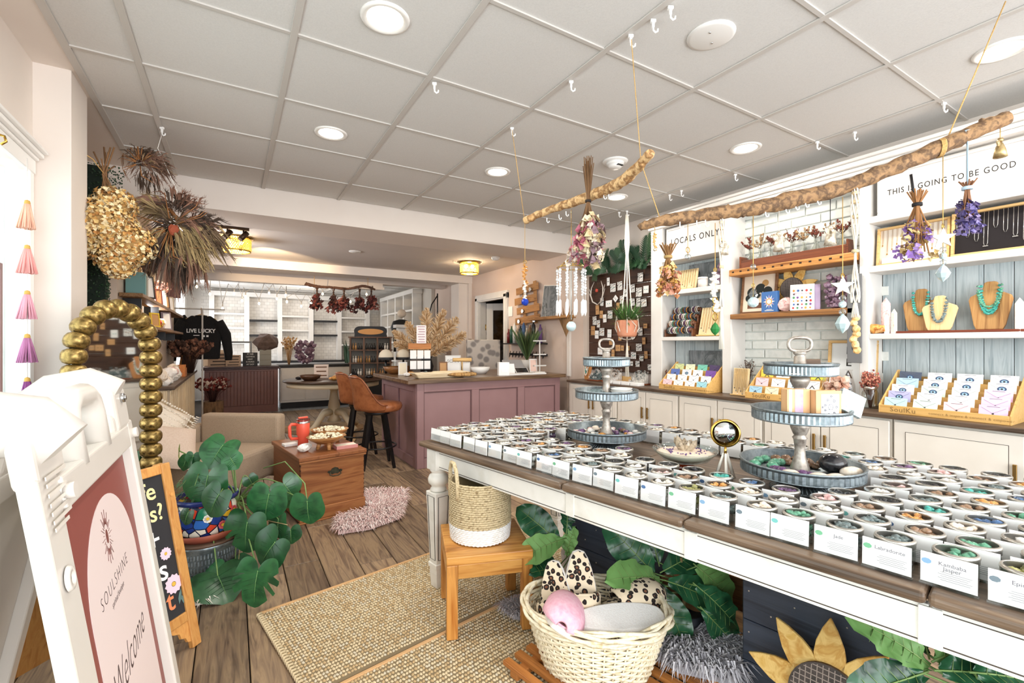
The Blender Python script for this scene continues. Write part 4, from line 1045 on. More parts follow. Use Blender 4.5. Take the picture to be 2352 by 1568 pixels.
TERRA = pmat('terracotta', ['#8d4534', '#a4563f'], (12, 12, 12), .6)
MB().lathe([(.0001, 0), (.12, 0), (.155, .025), (.172, .055), (.168, .055), (.150, .028), (.118, .006), (.0001, .006)], 36, cap=False).build('saucer', TERRA, pot)
def talavera():
 m = bpy.data.materials.new('talavera_glaze'); m.use_nodes = True; nt = m.node_tree; N = nt.nodes; L = nt.links; b = N['Principled BSDF']
 tc = N.new('ShaderNodeTexCoord'); v = N.new('ShaderNodeTexVoronoi'); v.inputs['Scale'].default_value = 22; L.new(tc.outputs['Object'], v.inputs['Vector'])
 sep = N.new('ShaderNodeSeparateColor'); L.new(v.outputs['Color'], sep.inputs[0])
 r = N.new('ShaderNodeValToRGB'); cr = r.color_ramp; cr.interpolation = 'CONSTANT'
 for i, (p_, c) in enumerate(((0, '#1d3a86'), (.2, '#f0ead8'), (.38, '#d2452c'), (.52, '#e5b52e'), (.66, '#2f66b5'), (.8, '#f0ead8'), (.92, '#1f7a58'))):
  if i > 1: cr.elements.new(p_)
  cr.elements[i].position = p_; cr.elements[i].color = srgb(c)
 L.new(sep.outputs[0], r.inputs[0])
 v2 = N.new('ShaderNodeTexVoronoi'); v2.feature = 'DISTANCE_TO_EDGE'; v2.inputs['Scale'].default_value = 22; L.new(tc.outputs['Object'], v2.inputs['Vector'])
 gt = N.new('ShaderNodeMath'); gt.operation = 'GREATER_THAN'; gt.inputs[1].default_value = .055; L.new(v2.outputs['Distance'], gt.inputs[0])
 mx = N.new('ShaderNodeMix'); mx.data_type = 'RGBA'; mx.inputs[6].default_value = srgb('#17203a'); L.new(gt.outputs[0], mx.inputs[0]); L.new(r.outputs[0], mx.inputs[7]); L.new(mx.outputs[2], b.inputs['Base Color'])
 b.inputs['Roughness'].default_value = .2; return m
MB().lathe([(.0001, .0065), (.10, .007), (.135, .05), (.152, .11), (.150, .17), (.138, .205), (.130, .21), (.0001, .19)], 40, cap=False).build('pot_body', talavera(), pot)
MB().lathe([(.138, .200), (.152, .208), (.156, .222), (.150, .232), (.138, .230), (.130, .21)], 40, cap=False).build('pot_rim', mat('cobalt_glaze', '#1e2c66', .2), pot)
m = MB()
for k, (a, z, c) in enumerate(((-1.05, .09, 0), (-1.5, .14, 1), (-.6, .15, 0))):
 x, y = .153*math.cos(a), .153*math.sin(a); m.T = tr(x, y, z) @ rotz(a) @ roty(PI/2)
 for j in range(8):
  b_ = 2*PI*j/8; m.prism([(.012*math.cos(b_)+.010*math.cos(q_), .012*math.sin(b_)+.010*math.sin(q_)) for q_ in [PI*i/4 for i in range(8)]], .003, c)
 m.prism([(.008*math.cos(q_), .008*math.sin(q_)) for q_ in [PI*i/5 for i in range(10)]], .004, 2)
m.build('painted_flowers', [mat('glaze_coral', '#e2616a', .2), mat('glaze_white', '#f3efe6', .2), mat('glaze_yellow', '#e9b93a', .2)], pot)
MB().lathe([(.0001, .206), (.130, .206)], 24, cap=False).build('soil', pmat('soil', ['#2d221b', '#47382c'], (90, 90, 90), 1, bump=.6), pot)
mon = thing('monstera_plant', 'trailing monstera with large split glossy leaves, growing from the painted pot', 'plant', (0, 0, 0))
base = Vector((-.12, 3.06, .415))
# (leaf joint, size, tip direction as right/away/up, face direction as right/away/up, splits)
ML = [((-0.044, 3.09, 0.695), .165, (-.25, -.5, -.62), (.1, -.75, .65), 0, 0), ((-0.006, 2.926, 0.651), .085, (.55, -.3, -.6), (.1, -.9, .4), 0, 0),
   ((-0.109, 2.93, 0.571), .20, (-.1, -.25, -.9), (-.1, -.9, .45), 0, 0), ((-0.057, 2.782, 0.504), .145, (-.45, -.2, -.85), (-.2, -.9, .4), 0, 0),
   ((0.168, 2.763, 0.472), .165, (-.15, -.2, -.9), (.05, -.9, .45), 0, 0), ((0.24, 2.777, 0.51), .12, (.55, .1, -.75), (.35, -.8, .5), 0, 0),
   ((0.334, 2.603, 0.45), .145, (.05, -.1, -.95), (-.1, -.95, .3), 0, 0), ((0.067, 2.742, 0.349), .19, (-.1, -.15, -.95), (-.1, -.9, .4), 2, 0),
   ((0.183, 2.578, 0.282), .165, (-.6, -.15, -.75), (-.2, -.9, .4), 0, 0), ((0.104, 2.486, 0.196), .185, (-.05, -.35, -.85), (-.15, -.8, .6), 3, 0),
   ((-0.062, 2.785, 0.091), .20, (.6, -.5, -.3), (.1, -.3, .95), 0, 0), ((-0.091, 2.919, 0.114), .14, (-.55, -.4, -.5), (-.1, -.7, .7), 0, 0),
   ((0.014, 2.914, 0.067), .13, (.6, -.2, -.5), (.2, -.6, .7), 0, 0), ((-0.22, 3.173, 0.619), .075, (-.2, -.3, -.8), (-.2, -.9, .3), 0, 0),
   ((-0.258, 3.254, 0.656), .085, (-.2, .1, -.9), (-.7, -.6, .3), 0, 1), ((-0.186, 3.152, 0.643), .06, (-.1, -.2, -.9), (.3, -.9, .3), 0, 0),
   ((0.211, 2.736, 0.34), .12, (-.05, -.2, -.9), (-.5, -.8, .3), 0, 0), ((0.266, 2.703, 0.28), .085, (.1, -.2, -.9), (.2, -.9, .3), 0, 0),
   ((-0.195, 2.924, 0.391), .075, (-.3, -.2, -.85), (-.3, -.9, .3), 0, 0), ((0.085, 3.105, 0.484), .065, (.4, .1, -.8), (.4, -.8, .4), 0, 0),
   ((0.269, 2.818, 0.427), .085, (.2, .1, -.9), (.5, -.8, .3), 0, 0), ((0.025, 2.966, 0.271), .11, (-.2, -.2, -.9), (0, -.9, .4), 0, 0)]
def vine(pts, r0, r1, name='stem', mt=STEM, parent=mon):
 P_ = [Vector(p) for p in pts]; out = []
 for i in range(len(P_)-1):
  a, b, c, d = P_[max(0, i-1)], P_[i], P_[i+1], P_[min(len(P_)-1, i+2)]
  for k in range(6):
   t_ = k/6; out.append(.5*((2*b)+(c-a)*t_+(2*a-5*b+4*c-d)*t_**2+(3*b-a-3*c+d)*t_**3))
 out.append(P_[-1]); n = len(out)
 return MB().tube([p[:] for p in out], [r0+(r1-r0)*i/n for i in range(n)], 6).build(name, mt, parent)
hub = Vector((0.025, 3.024, 0.386))
vine([base, base+Vector((.02, 0, .12)), hub, Vector((0.054, 2.89, 0.326)), Vector((0.215, 2.792, 0.267))], .011, .008, 'main_stem', pmat('brown_stem', ['#6b5a3a', '#8d7a4f', '#4c4029'], (60, 60, 12), .7))
for k, (o, s, td, fd, sp_, yl) in enumerate(ML):
 m = monstera_mb(s*0.74, s*.96, sp_, .22, k)
 q_ = m.build('leaf', [YLEAF if yl else LEAFM, VEIN], mon); q_.matrix_world = leaf_frame(o, dirv(*td), dirv(*fd))
 ov = Vector(o); src_ = base if k in (2, 10, 11, 13, 14, 15, 18) else hub
 mid = (src_+ov)*.5+Vector((0, .05, .06 if o[2] > .3 else .0))
 vine([src_, mid, ov], .0045, .003)
for a in ((0.03, 2.904, 0.091), (0.132, 2.784, 0.299), (0.246, 2.657, 0.33)):
 vine([hub, hub+Vector((.02, -.05, -.06)), Vector(a)], .003, .002, 'air_root', mat('root_tan', '#a58f66', .8))
m = MB().tube([(0.151, 2.948, 0.57), (0.255, 2.885, 0.607), (0.33, 2.665, 0.529), (0.334, 2.603, 0.45)], .003, 6); m.build('stem', STEM, mon)
# small trailing plant hanging over the pot rim
tp = thing('trailing_plant', 'small dark trailing plant with narrow leaves spilling over the painted pot', 'plant', (-.12, 3.06, .42))
q = random.Random(8); m = MB()
for k in range(70):
 a = q.uniform(1.8, 4.6); r_ = q.uniform(.03, .16); x, y, z = r_*math.cos(a), r_*math.sin(a), q.uniform(.0, .12)
 d = Vector((math.cos(a+q.uniform(-1, 1)), math.sin(a+q.uniform(-1, 1)), q.uniform(-.6, .8))).normalized()*q.uniform(.03, .06); s = d.cross(Vector((0, 0, 1))).normalized()*.007; p0 = Vector((x, y, z))
 m.add([p0[:], (p0+d*.5+s)[:], (p0+d)[:], (p0+d*.5-s)[:]], [(0, 1, 2, 3)], 0)
 if k % 3 == 0: m.tube([(0.04*math.cos(a), .04*math.sin(a), -.02), (x*.7, y*.7, z+.05), (x, y, z)], .0018, 4, 1)
m.build('foliage', [mat('dark_leaf', '#3f5a3c', .5), STEM], tp, kind='stuff')

# ------------------------------------------------------------------ wooden trunk and what stands on it
TRK = wood('trunk_pine', ['#7d4a2a', '#a06a40', '#8a5431', '#643a20'], 'x', .45, .4, .15)
TRKY = wood('trunk_pine_side', ['#6f4226', '#905a36', '#7b492a'], 'y', .45, .4, .15)
tk = thing('wooden_chest', 'antique orange-brown wooden trunk with an iron bail handle on its end', 'trunk', (.41, 3.542, 0), math.atan2(.073, .454))
W_, D_, H_ = .46, .74, .47
MB().bx(0, W_, 0, .02, .10, H_-.03).build('end_panel', TRK, tk, .003, 1)
MB().bx(0, W_, D_-.02, D_, .03, H_-.03).build('end_panel', TRK, tk, .003, 1)
MB().bx(0, .02, .021, D_-.021, .03, H_-.03).build('side_panel', TRKY, tk, .002, 1)
MB().bx(W_-.02, W_, .021, D_-.021, .03, H_-.03).build('side_panel', TRKY, tk, .002, 1)
MB().bx(-.008, W_+.008, -.010, .02, .012, .10).build('plinth', TRK, tk, .006)
MB().bx(-.008, .02, .021, D_, .012, .10).bx(W_-.02, W_+.008, .021, D_, .012, .10).build('plinth', TRKY, tk, .004)
MB().bx(-.012, W_+.012, -.016, .012, 0, .012).build('base_moulding', TRK, tk, .003)
MB().bx(-.015, W_+.015, -.02, D_+.01, H_-.030, H_).build('lid', TRKY, tk, .006)
MB().bx(-.012, W_+.012, -.017, -.003, H_-.045, H_-.031).build('lid_moulding', TRK, tk, .004)
m = MB()
for k in range(9):
 z = .13+k*.034
 m.bx(-.0012, .004, -.0012, .016, z, z+.012).bx(W_-.004, W_+.0012, -.0012, .016, z, z+.012)
m.build('dovetails', mat('dovetail_dark', '#4a2814', .7), tk)
IRON = pmat('old_iron', ['#2e2f28', '#4d4c3c'], (40, 40, 40), .5, .7)
m = MB(); m.T = tr(W_*.52, -.0015, .335) @ rotx(PI/2)
m.prism([(-.055, 0), (-.045, .010), (-.03, .008), (-.022, .022), (0, .030), (.022, .022), (.03, .008), (.045, .010), (.055, 0), (.045, -.010), (.03, -.010), (.022, -.020), (0, -.014), (-.022, -.020), (-.03, -.010), (-.045, -.010)], .003)
hp_ = m.build('escutcheon', IRON, tk)
m = MB(); m.tube([(W_*.52-.035, -.008, .335), (W_*.52-.04, -.016, .315), (W_*.52-.02, -.02, .306), (W_*.52+.02, -.02, .306), (W_*.52+.04, -.016, .315), (W_*.52+.035, -.008, .335)], .004, 8); m.build('bail', IRON, hp_)
def TK(x, y, z=0): c, s = .987, .159; return (.41+x*c-y*s, 3.542+x*s+y*c, H_+.0005+z)
tm_ = thing('tumbler', 'coral insulated tumbler with handle and clear lid on the trunk', 'tumbler', TK(.115, .34), .2)
CORAL = mat('coral_coat', '#ef5f48', .4)
MB().lathe([(.0001, 0), (.036, 0), (.038, .004), (.038, .085), (.047, .105), (.049, .20), (.047, .203)], 28, cap=False).build('body', CORAL, tm_)
MB().lathe([(.0495, .188), (.0498, .202), (.046, .204)], 28, cap=False).build('steel_band', STEEL, tm_)
MB().lathe([(.049, .2035), (.05, .216), (.044, .222), (.0001, .222)], 28, cap=False).build('lid', glass('lid_plastic', '#e9a79b', .1), tm_)
MB().box((0, 0, .2285), (.07, .022, .012)).cyl((.022, 0, .222), (.022, 0, .236), .011).build('lid_tab', CORAL, tm_, .003)
MB().tube([(-.046, 0, .18), (-.085, 0, .185), (-.098, 0, .17), (-.096, 0, .10), (-.085, 0, .075), (-.038, 0, .07)], .0095, 10, flat=1.3).build('handle', CORAL, tm_)
WB1 = wood('acacia', ['#8f5a30', '#c08a55', '#a56f40'], 'x', .9, .4)
POPC = pmat('popcorn', ['#e8dcb4', '#f6efd8', '#cdbb86'], (60, 60, 60), .8)
def wbowl(label, loc, r, h, n, seed, rz=0, sx=1.25, legs=True):
 t = thing('wooden_bowl', label, 'bowl', loc, rz, 'wooden bowls on the trunk')
 zb = .045 if legs else 0
 MB().lathe([(.0001, zb), (r*.45, zb+.002), (r*.8, zb+h*.55), (r, zb+h), (r*.985, zb+h+.002), (r*.93, zb+h-.006), (r*.74, zb+h*.55), (r*.4, zb+.010), (.0001, zb+.008)], 32, sx=sx, cap=False).build('bowl', WB1, t)
 if legs:
  for k in range(3):
   a = 2*PI*k/3+.5+rz; MB().cyl((r*.55*math.cos(a), r*.5*math.sin(a), 0), (r*.42*math.cos(a), r*.40*math.sin(a), zb+h*.18), .013, .016, 12).build('leg', WB1, t)
 q = random.Random(seed); m = MB()
 for k in range(n):
  a = q.uniform(0, 6.28); d = r*.8*math.sqrt(q.random()); m.rock((d*math.cos(a)*sx, d*math.sin(a), zb+h-.012+.028*(1-d/r)+q.uniform(-.006, .010)), q.uniform(.008, .013), q, 0, (1, 1, .8), 1, .4)
 m.build('dried_florets', POPC, t, kind='stuff')
wbowl('footed wooden bowl of cream dried florets at the front of the trunk', TK(.23, .155), .115, .055, 110, 1, .1)
wbowl('wooden bowl of cream dried florets at the back right of the trunk', TK(.335, .40), .115, .06, 120, 2, -.3, 1.3, True)
m = MB().rock((0, 0, .032), .04, R, 0, (1.4, .8, .8), 2, .14)
tag(m.build('quartz_point', STONE['clear'], None, 0, 2, TK(.075, .165), .3), 'clear quartz chunk at the left edge of the trunk', 'crystal')
t = book('boxed_book', 'rose pink book with white page edges lying on the trunk', TK(.36, .115, .0), .1, .16, .10, .026, mat('book_rose', '#cf8f8a', .5))
m = MB()
for k in range(3): m.bx(-.05, .05, -.04, .04, k*.006, k*.006+.005)
tag(m.build('notepads', PAPER, None, .001, 1, TK(.055, .47), .2), 'thin stack of white pamphlets behind the tumbler', 'pamphlets')

# ------------------------------------------------------------------ armchair with cushions
FAB = pmat('linen_beige', ['#a8937c', '#b9a48d', '#96826c'], (260, 260, 260), .9, bump=.25)
ac = thing('armchair', 'low beige linen armchair with a square back, behind the monstera', 'armchair', (-.13, 4.42, 0), -.62)
MB().bx(-.36, .36, -.36, .30, .16, .42).build('seat', FAB, ac, .035, 3)
MB().bx(-.36, .36, .31, .43, .12, .655).build('backrest', FAB, ac, .03, 3)
MB().bx(-.475, -.365, -.36, .43, .12, .56).build('arm', FAB, ac, .03, 3)
for x in (-.32, .32):
 for y in (-.30, .36): MB().cyl((x, y, 0), (x, y, .16), .016, .022, 10).build('leg', BLK, ac)
CUSH = pmat('cushion_cream', ['#e6d8c6', '#f0e5d6'], (120, 120, 120), .9, bump=.3)
def cushion(name, label, loc, rot, s, mt, th_=.07):
 m = MB(); n = 10; vs = []
 for sd in (1, -1):
  for i in range(n+1):
   for j in range(n+1):
    u, v = i/n*2-1, j/n*2-1; e = (1-u**4)*(1-v**4); k = 1-.06*(u*u*v*v)+(.0); pin = 1-.05*(1-abs(u))*0
    vs.append((u*s*(1-.05*(1-v*v)*0+.04*abs(v)**3*0)*(1-.05*(1-abs(v))), v*s*(1-.05*(1-abs(u))), sd*th_*e**.6))
 fs = []; N_ = (n+1)**2
 for i in range(n):
  for j in range(n):
   a = i*(n+1)+j; fs.append((a, a+1, a+n+2, a+n+1)); fs.append((N_+a, N_+a+n+1, N_+a+n+2, N_+a+1))
 m.add(vs, fs, 0, True); t = thing(name, label, 'cushion', loc); t.rotation_euler = rot; m.build('cover', mt, t); return t
cu = cushion('cushion', 'textured cream cushion with looped stripes leaning on the armchair', (-.50, 4.36, .64), (1.25, .62, .45), .20, CUSH)
m = MB(); q = random.Random(4)
for r_ in range(9):
 y = -.19+r_*.047
 for k in range(22): m.ball((-.21+k*.020, y+q.uniform(-.004, .004), .062*((1-(y/.24)**4)*(1-((-.21+k*.02)/.24)**4))**.6+.004), .009, 6, 4)
m.build('loops', mat('loop_wool', '#f2e9da', .95), cu, kind='stuff')
m = MB()
for k in range(26):
 for sgn in (-1, 1):
  u = -.22+k*.0176; m.tube([(sgn*.232, u, 0), (sgn*.262, u+.006, -.004)], .004, 4)
m.build('fringe', mat('loop_wool', '#f2e9da', .95), cu, kind='stuff')
cushion('cushion', 'plain blush cushion under the striped one on the armchair', (-.40, 4.16, .52), (.8, .25, .35), .19, pmat('cushion_blush', ['#dcc3b0', '#e6d2c2'], (120, 120, 120), .9, bump=.2))

# ------------------------------------------------------------------ service island with mauve panels
MAUVE = pmat('mauve_paint', ['#8d6b6c', '#957374'], (4, 4, 4), .45)
il = thing('service_island', 'mauve panelled service island with a dark wood counter', 'counter', (1.594, 4.49, 0))
IX, IY = 1.80, 1.25
MB().bx(.012, IX, .012, IY, 0, .865).build('carcass', MAUVE, il)
m = MB().bx(0, .075, -.006, .012, 0, .865).bx(IX-.07, IX, -.006, .012, 0, .865).bx(.075, IX-.07, -.006, .012, .775, .865).bx(.075, IX-.07, -.006, .012, 0, .10)
m.build('face_frame', MAUVE, il, .003, 1)
for x in (.66, 1.245): MB().bx(x-.045, x+.045, -.006, .012, .10, .775).build('stile', MAUVE, il, .003, 1)
for a, b in ((.075, .615), (.705, 1.20), (1.29, IX-.07)):
 mm = MB()
 for q_ in ((a, b, .765, .775), (a, b, .10, .11), (a, a+.01, .11, .765), (b-.01, b, .11, .765)): mm.bx(q_[0], q_[1], .003, .012, q_[2], q_[3])
 mm.build('panel_moulding', mat('mauve_line', '#6f5152', .5), il, .002, 1)
m = MB().bx(-.006, .012, .012, .09, 0, .865).bx(-.006, .012, IY-.07, IY, 0, .865).bx(-.006, .012, .09, IY-.07, .775, .865).bx(-.006, .012, .09, IY-.07, 0, .10).bx(-.006, .012, .60, .68, .1, .775)
m.build('side_frame', MAUVE, il, .003, 1)
CTW = wood('island_top', ['#4e3b2c', '#735a43', '#8f7458'], 'x', .6, .28)
for k in range(5):
 y0, y1 = -.06+k*.264, -.06+(k+1)*.264
 MB().bx(-.11, IX+.05, y0+.0005, y1-.0005, .866, .907).build('top_board', CTW, il, .004)

# ------------------------------------------------------------------ bar stools
LTH = pmat('cognac_leather', ['#824829', '#a2623c', '#8f5432'], (14, 14, 14), .33, bump=.06)
def bar_stool(label, loc, rz):
 t = thing('bar_stool', label, 'bar stool', loc, rz, 'leather bar stools at the island')
 MB().lathe([(.0001, .575), (.18, .575), (.205, .590), (.215, .625), (.205, .655), (.12, .672), (.0001, .675)], 28, (.045, 0, 0), cap=False).build('seat', LTH, t)
 m = MB(); vs = []; n = 26
 for i in range(n+1):
  u = i/n*2-1; a = PI+u*1.85; e = max(0, 1-abs(u))
  hgt = .665+.28*(0.5-0.5*math.cos(PI*min(1, max(0, (1-abs(u))*1.75-.12))))
  r0 = .205
  for r_, z in ((r0, .585), (r0+.028, .60), (r0+.034, (.6+hgt)/2), (r0+.045+.03*e, hgt-.012), (r0+.036+.03*e, hgt), (r0+.018+.03*e, hgt-.004), (r0+.004, (.66+hgt)/2), (r0-.01, .66)):
   vs.append((r_*math.cos(a), r_*math.sin(a), z))
 k8 = 8; fs = []
 for i in range(n):
  for k in range(k8): fs.append((i*k8+k, i*k8+(k+1) % k8, (i+1)*k8+(k+1) % k8, (i+1)*k8+k))
 fs.append(tuple(range(k8-1, -1, -1))); fs.append(tuple(n*k8+k for k in range(k8)))
 m.add(vs, fs, 0, True); m.build('backrest', LTH, t, sub=1)
 m = MB(); m.tube([vs[i*k8+3] for i in range(n+1)], .0045, 6); m.build('piping', mat('leather_piping', '#7a3d1e', .4), t)
 MB().cyl((0, 0, .545), (0, 0, .574), .13, n=24).build('swivel_plate', BLACK, t)
 for k in range(4):
  a = PI/4+k*PI/2; c, s = math.cos(a), math.sin(a)
  MB().tube([(.215*c, .215*s, .0), (.10*c, .10*s, .545)], [.017, .023], 4, smooth=False).build('leg', BLACK, t)
 m = MB(); m.tube([(.195*math.cos(2*PI*k/36), .195*math.sin(2*PI*k/36), .215) for k in range(36)], .0085, 8, closed=True); m.build('foot_ring', BLACK, t)
 return t
b1 = bar_stool('cognac leather bar stool with curved back, nearest at the island', (1.285, 4.83, 0), -.12)
dup(b1, (1.28, 5.52, 0), -.08, 'cognac leather bar stool behind the nearest one at the island')

# cowhide rug
q = random.Random(2); hide = []
for k in range(34):
 a = 2*PI*k/34; r_ = .80+.16*math.sin(3*a+.6)+.10*math.sin(5*a)+q.uniform(-.04, .04); hide.append((1.15+.55*r_*math.cos(a)*1.05, 7.1+1.35*r_*math.sin(a)))
o = MB().prism(hide, .008, 0, .001).build('cowhide_rug', pmat('cowhide', ['#6f4f31', '#a07a50', '#c9ab80', '#59401f'], (2.2, 2.2, 2.2), .8, bump=.1))
tag(o, 'brown cowhide rug under the round table and stools', 'rug')

# ------------------------------------------------------------------ right wall: bricks
BRK = pmat('painted_brick', ['#dfe2dc', '#e9ebe6', '#d5d9d4'], (12, 12, 12), .6, bump=.15, rnd=.05)
wr = bpy.data.objects['wall_right']
MB().bx(3.838, 3.849, 1.42, 2.40, .84, 2.55).build('mortar', mat('mortar', '#d9dcd7', .9), wr)
bk0 = None; row = 0; z = .85
while z < 2.5:
 y = 1.36+(.11 if row % 2 else 0)
 while y < 2.42:
  if y+.21 > 1.42:
   if bk0 is None: bk0 = MB().bx(-.012, 0, .003, .211, .003, .069).build('brick', BRK, wr, .004, 2, (3.838, y, z))
   else:
    o = inst(bk0, 'brick', wr, (3.838-R.uniform(-.003, .002), y, z), R.uniform(-.006, .006)); b_ = o.modifiers.new('bevel', 'BEVEL'); b_.width = .004; b_.segments = 1
  y += .2165
 z += .0745; row += 1

# ------------------------------------------------------------------ base cabinets and the long counter
ct = MB()
for y0, y1 in ((-.9, .9), (.9, 2.55), (2.55, 4.36)): 
 pass
o = MB().bx(3.40, 3.845, -.9, 4.37, .815, .844).build('long_counter', DARKWOOD, None, .006, 2)
tag(o, 'long dark wood counter top running along the right wall cabinets', 'counter top')
YB = [(3.42, 4.334, 0.697)[1], (3.42, 3.544, 0.768)[1], (3.42, 2.772, 0.837)[1], (3.42, 2.001, 0.906)[1], (3.42, 1.206, 0.977)[1], .10, -.5]
CABN = ['under the jewellery board', 'left of the shelf upright', 'under the locals only shelf', 'under the brick bay', 'under the large card display', 'nearest the camera at the frame edge']
for i in range(6):
 y0, y1 = YB[i], YB[i+1]; W_ = y0-y1
 t = thing('base_cabinet', 'cream base cabinet with dark glaze lines, ' + CABN[i], 'cabinet', (3.42, y0, 0), FR, 'cream base cabinets on the right wall')
 MB().bx(.003, W_-.003, .022, .40, .0, .812).build('body', CREAM, t)
 for k in range(2):
  a, b = (.012, W_/2-.004) if k == 0 else (W_/2+.004, W_-.012)
  d = MB().bx(a, b, 0, .02, .10, .80)
  d = d.build('door', CREAM, t, .003, 1)
  m = MB(); e = .055
  for ins, r_ in ((e, .0022), (e+.016, .0016)):
   x0, x1, z0, z1 = a+ins, b-ins, .10+ins, .80-ins
   for q_ in ((x0, x1, z0-.0012, z0+.0012), (x0, x1, z1-.0012, z1+.0012), (x0-.0012, x0+.0012, z0, z1), (x1-.0012, x1+.0012, z0, z1)): m.bx(q_[0], q_[1], -.0008, .0005, q_[2], q_[3])
  m.build('glaze_line', GLAZE, d)
  MB().bx(a+e+.003, b-e-.003, -.0045, .0, .10+e+.003, .80-e-.003, 0).bx(a+e+.012, b-e-.012, -.0005, .0, .1, .1001).build('raised_panel', CREAM, d, .004, 1)
  x = b-.03 if k == 0 else a+.03
  zc = .60
  MB().box((x, -.016, zc), (.016, .012, .11)).box((x, -.006, zc+.04), (.010, .012, .012)).box((x, -.006, zc-.04), (.010, .012, .012)).build('handle', mat('brass_handle', '#9a7a45', .35, .8), d, .002, 1)
cab0 = [o for o in bpy.data.objects if o.name == 'base_cabinet'][0]
MB().bx(-.03, 0, .02, .38, 0, .812).build('end_panel', CREAM, cab0)

# ------------------------------------------------------------------ built-in shelving
Y = dict(a=3.27, b=3.13, c=2.475, d=2.39, e=1.455, f=1.40, g=-.20)
sh = thing('wall_shelving', 'white built-in shelving with crown moulding along the right wall', 'shelving', (3.62, 3.27, .844), FR)
def ly(y): return 3.27-y
def SH(name, y1, y0, x0, x1, z0, z1, mt=WHITE, bev=.003): return MB().bx(ly(y1), ly(y0), x0-3.62, x1-3.62, z0-.844, z1-.844).build(name, mt, sh, bev, 1)
SH('upright', 3.27, 3.13, 3.62, 3.64, .844, 2.42); SH('upright', 3.165, 3.14, 3.641, 3.83, .844, 2.41)
SH('upright', 2.475, 2.39, 3.62, 3.64, .844, 2.42); SH('upright', 2.465, 2.44, 3.641, 3.83, .844, 2.41); SH('upright', 2.415, 2.393, 3.641, 3.828, .844, 2.41)
SH('upright', 1.455, 1.40, 3.62, 3.64, .844, 2.42); SH('upright', 1.45, 1.428, 3.641, 3.828, .844, 2.41); SH('upright', 1.424, 1.402, 3.641, 3.83, .844, 2.41)
SH('upright', 3.27, 3.25, 3.641, 3.83, .844, 2.41)
for z0, z1 in ((1.30, 1.335), (1.74, 1.782), (2.066, 2.11)):
 SH('shelf', 3.135, 2.47, 3.62, 3.83, z0, z1); SH('shelf', 1.40, -.2, 3.62, 3.83, z0, z1)
for k, (z0, z1, xf) in enumerate(((2.405, 2.43, 3.60), (2.43, 2.455, 3.588), (2.455, 2.49, 3.565), (2.49, 2.512, 3.55))): SH('crown', 3.29, -.2, xf, 3.70, z0, z1, WHITE, .004)
SH('top_board', 3.27, -.2, 3.66, 3.84, 2.50, 2.512)
BLUEP = wood('bluegrey_shiplap', ['#a9b6ba', '#c3cdd0', '#8f9ea4'], 'z', .7, .6, .2, .1)
for k in range(13):
 y1 = 1.40-k*.125; SH('back_plank', y1-.0015, y1-.1235, 3.826, 3.836, .846, 2.06, BLUEP, .002)
for k in range(6):
 y1 = 3.135-k*.111; SH('back_plank', y1-.0015, y1-.1095, 3.826, 3.836, .846, 2.06, BLUEP, .002)
# dark abstract canvases leaning at the back of the left bay
CANV = pmat('smoky_canvas', ['#3f4448', '#8c9296', '#5d6469', '#b7bcbe'], (5, 9, 3), .7, dist=3)
for zb, nm in ((.845, 'bottom shelf'), (1.336, 'middle shelf'), (1.783, 'upper shelf')):
 o = MB().bx(0, .40, 0, .012, 0, .36 if zb < 1.7 else .25).build('canvas', CANV, None, .002, 1, (3.805, 2.96, zb), FR)
 tag(o, f'smoky grey abstract canvas at the back of the left bay {nm}', 'canvas')
# signs
def sign_board(label, y1, y0, z0, z1, txt, size, sp, off, xs=1.0):
 t = thing('wood_sign', label, 'sign', (3.665, y1, z0), FR); W_ = y1-y0; H_ = z1-z0
 MB().bx(.02, W_-.02, .004, .012, .02, H_-.02).build('face', mat('sign_face', '#e0d8d4', .6), t)
 for q_ in ((0, W_, 0, .022), (0, W_, H_-.022, H_), (0, .022, .022, H_-.022), (W_-.022, W_, .022, H_-.022)):
  MB().bx(q_[0], q_[1], -.006, .016, q_[2], q_[3]).build('frame', WHITE, t, .003, 1)
 m = MB(); m.text(tr(W_/2, .0036, H_/2) @ rotx(PI/2), txt, size, 0, .0004, xs, off, 0, 'CENTER', sp); a_ = [v[0] for v in m.v]; f_ = W_*.84/(max(a_)-min(a_)); m.v = [((x-W_/2)*f_+W_/2, y, z) for x, y, z in m.v]; m.build('lettering', INK, t)
sign_board('white wooden sign reading LOCALS ONLY on the left bay top shelf', 3.11, 2.49, 2.112, 2.395, 'LOCALS ONLY', .082, 1.25, .0005, .82)
sign_board('long white wooden sign reading THIS IS GOING TO BE GOOD, top shelf', 1.37, .68, 2.112, 2.395, 'THIS IS GOING TO BE GOOD', .050, 1.2, .0003, .92)

# ------------------------------------------------------------------ brick bay shelves
RUST = wood('rustic_shelf', ['#6b4122', '#9a6a3b', '#4d2d16'], 'x', .6, .55, .5)
def plank_shelf(label, y1, y0, z, x0, th_, mt):
 t = thing('plank_shelf', label, 'shelf', (x0, y1, z), FR)
 MB().bx(0, y1-y0, 0, 3.82-x0, 0, th_).build('board', mt, t, .006, 2)
 m = MB(); q = random.Random(int(z*100)); n = 13
 for k in range(n): m.bx(.03+(y1-y0-.06)*k/n, .03+(y1-y0-.06)*k/n+.018, -.0012, .001, th_*.45, th_*.68)
 if th_ > .05: m.build('carved_marks', mat('carved_dark', '#2d1b10', .8), t)
 return t
us = (3.58, 2.378, 1.962); ue = (3.58, 1.486, 1.9)
plank_shelf('rustic wooden shelf with carved marks, upper one in the brick bay', 2.39, 1.46, 1.835, 3.585, .055, wood('carved_shelf', ['#9a6330', '#c98f50', '#7d4b22'], 'x', .6, .5, .3))
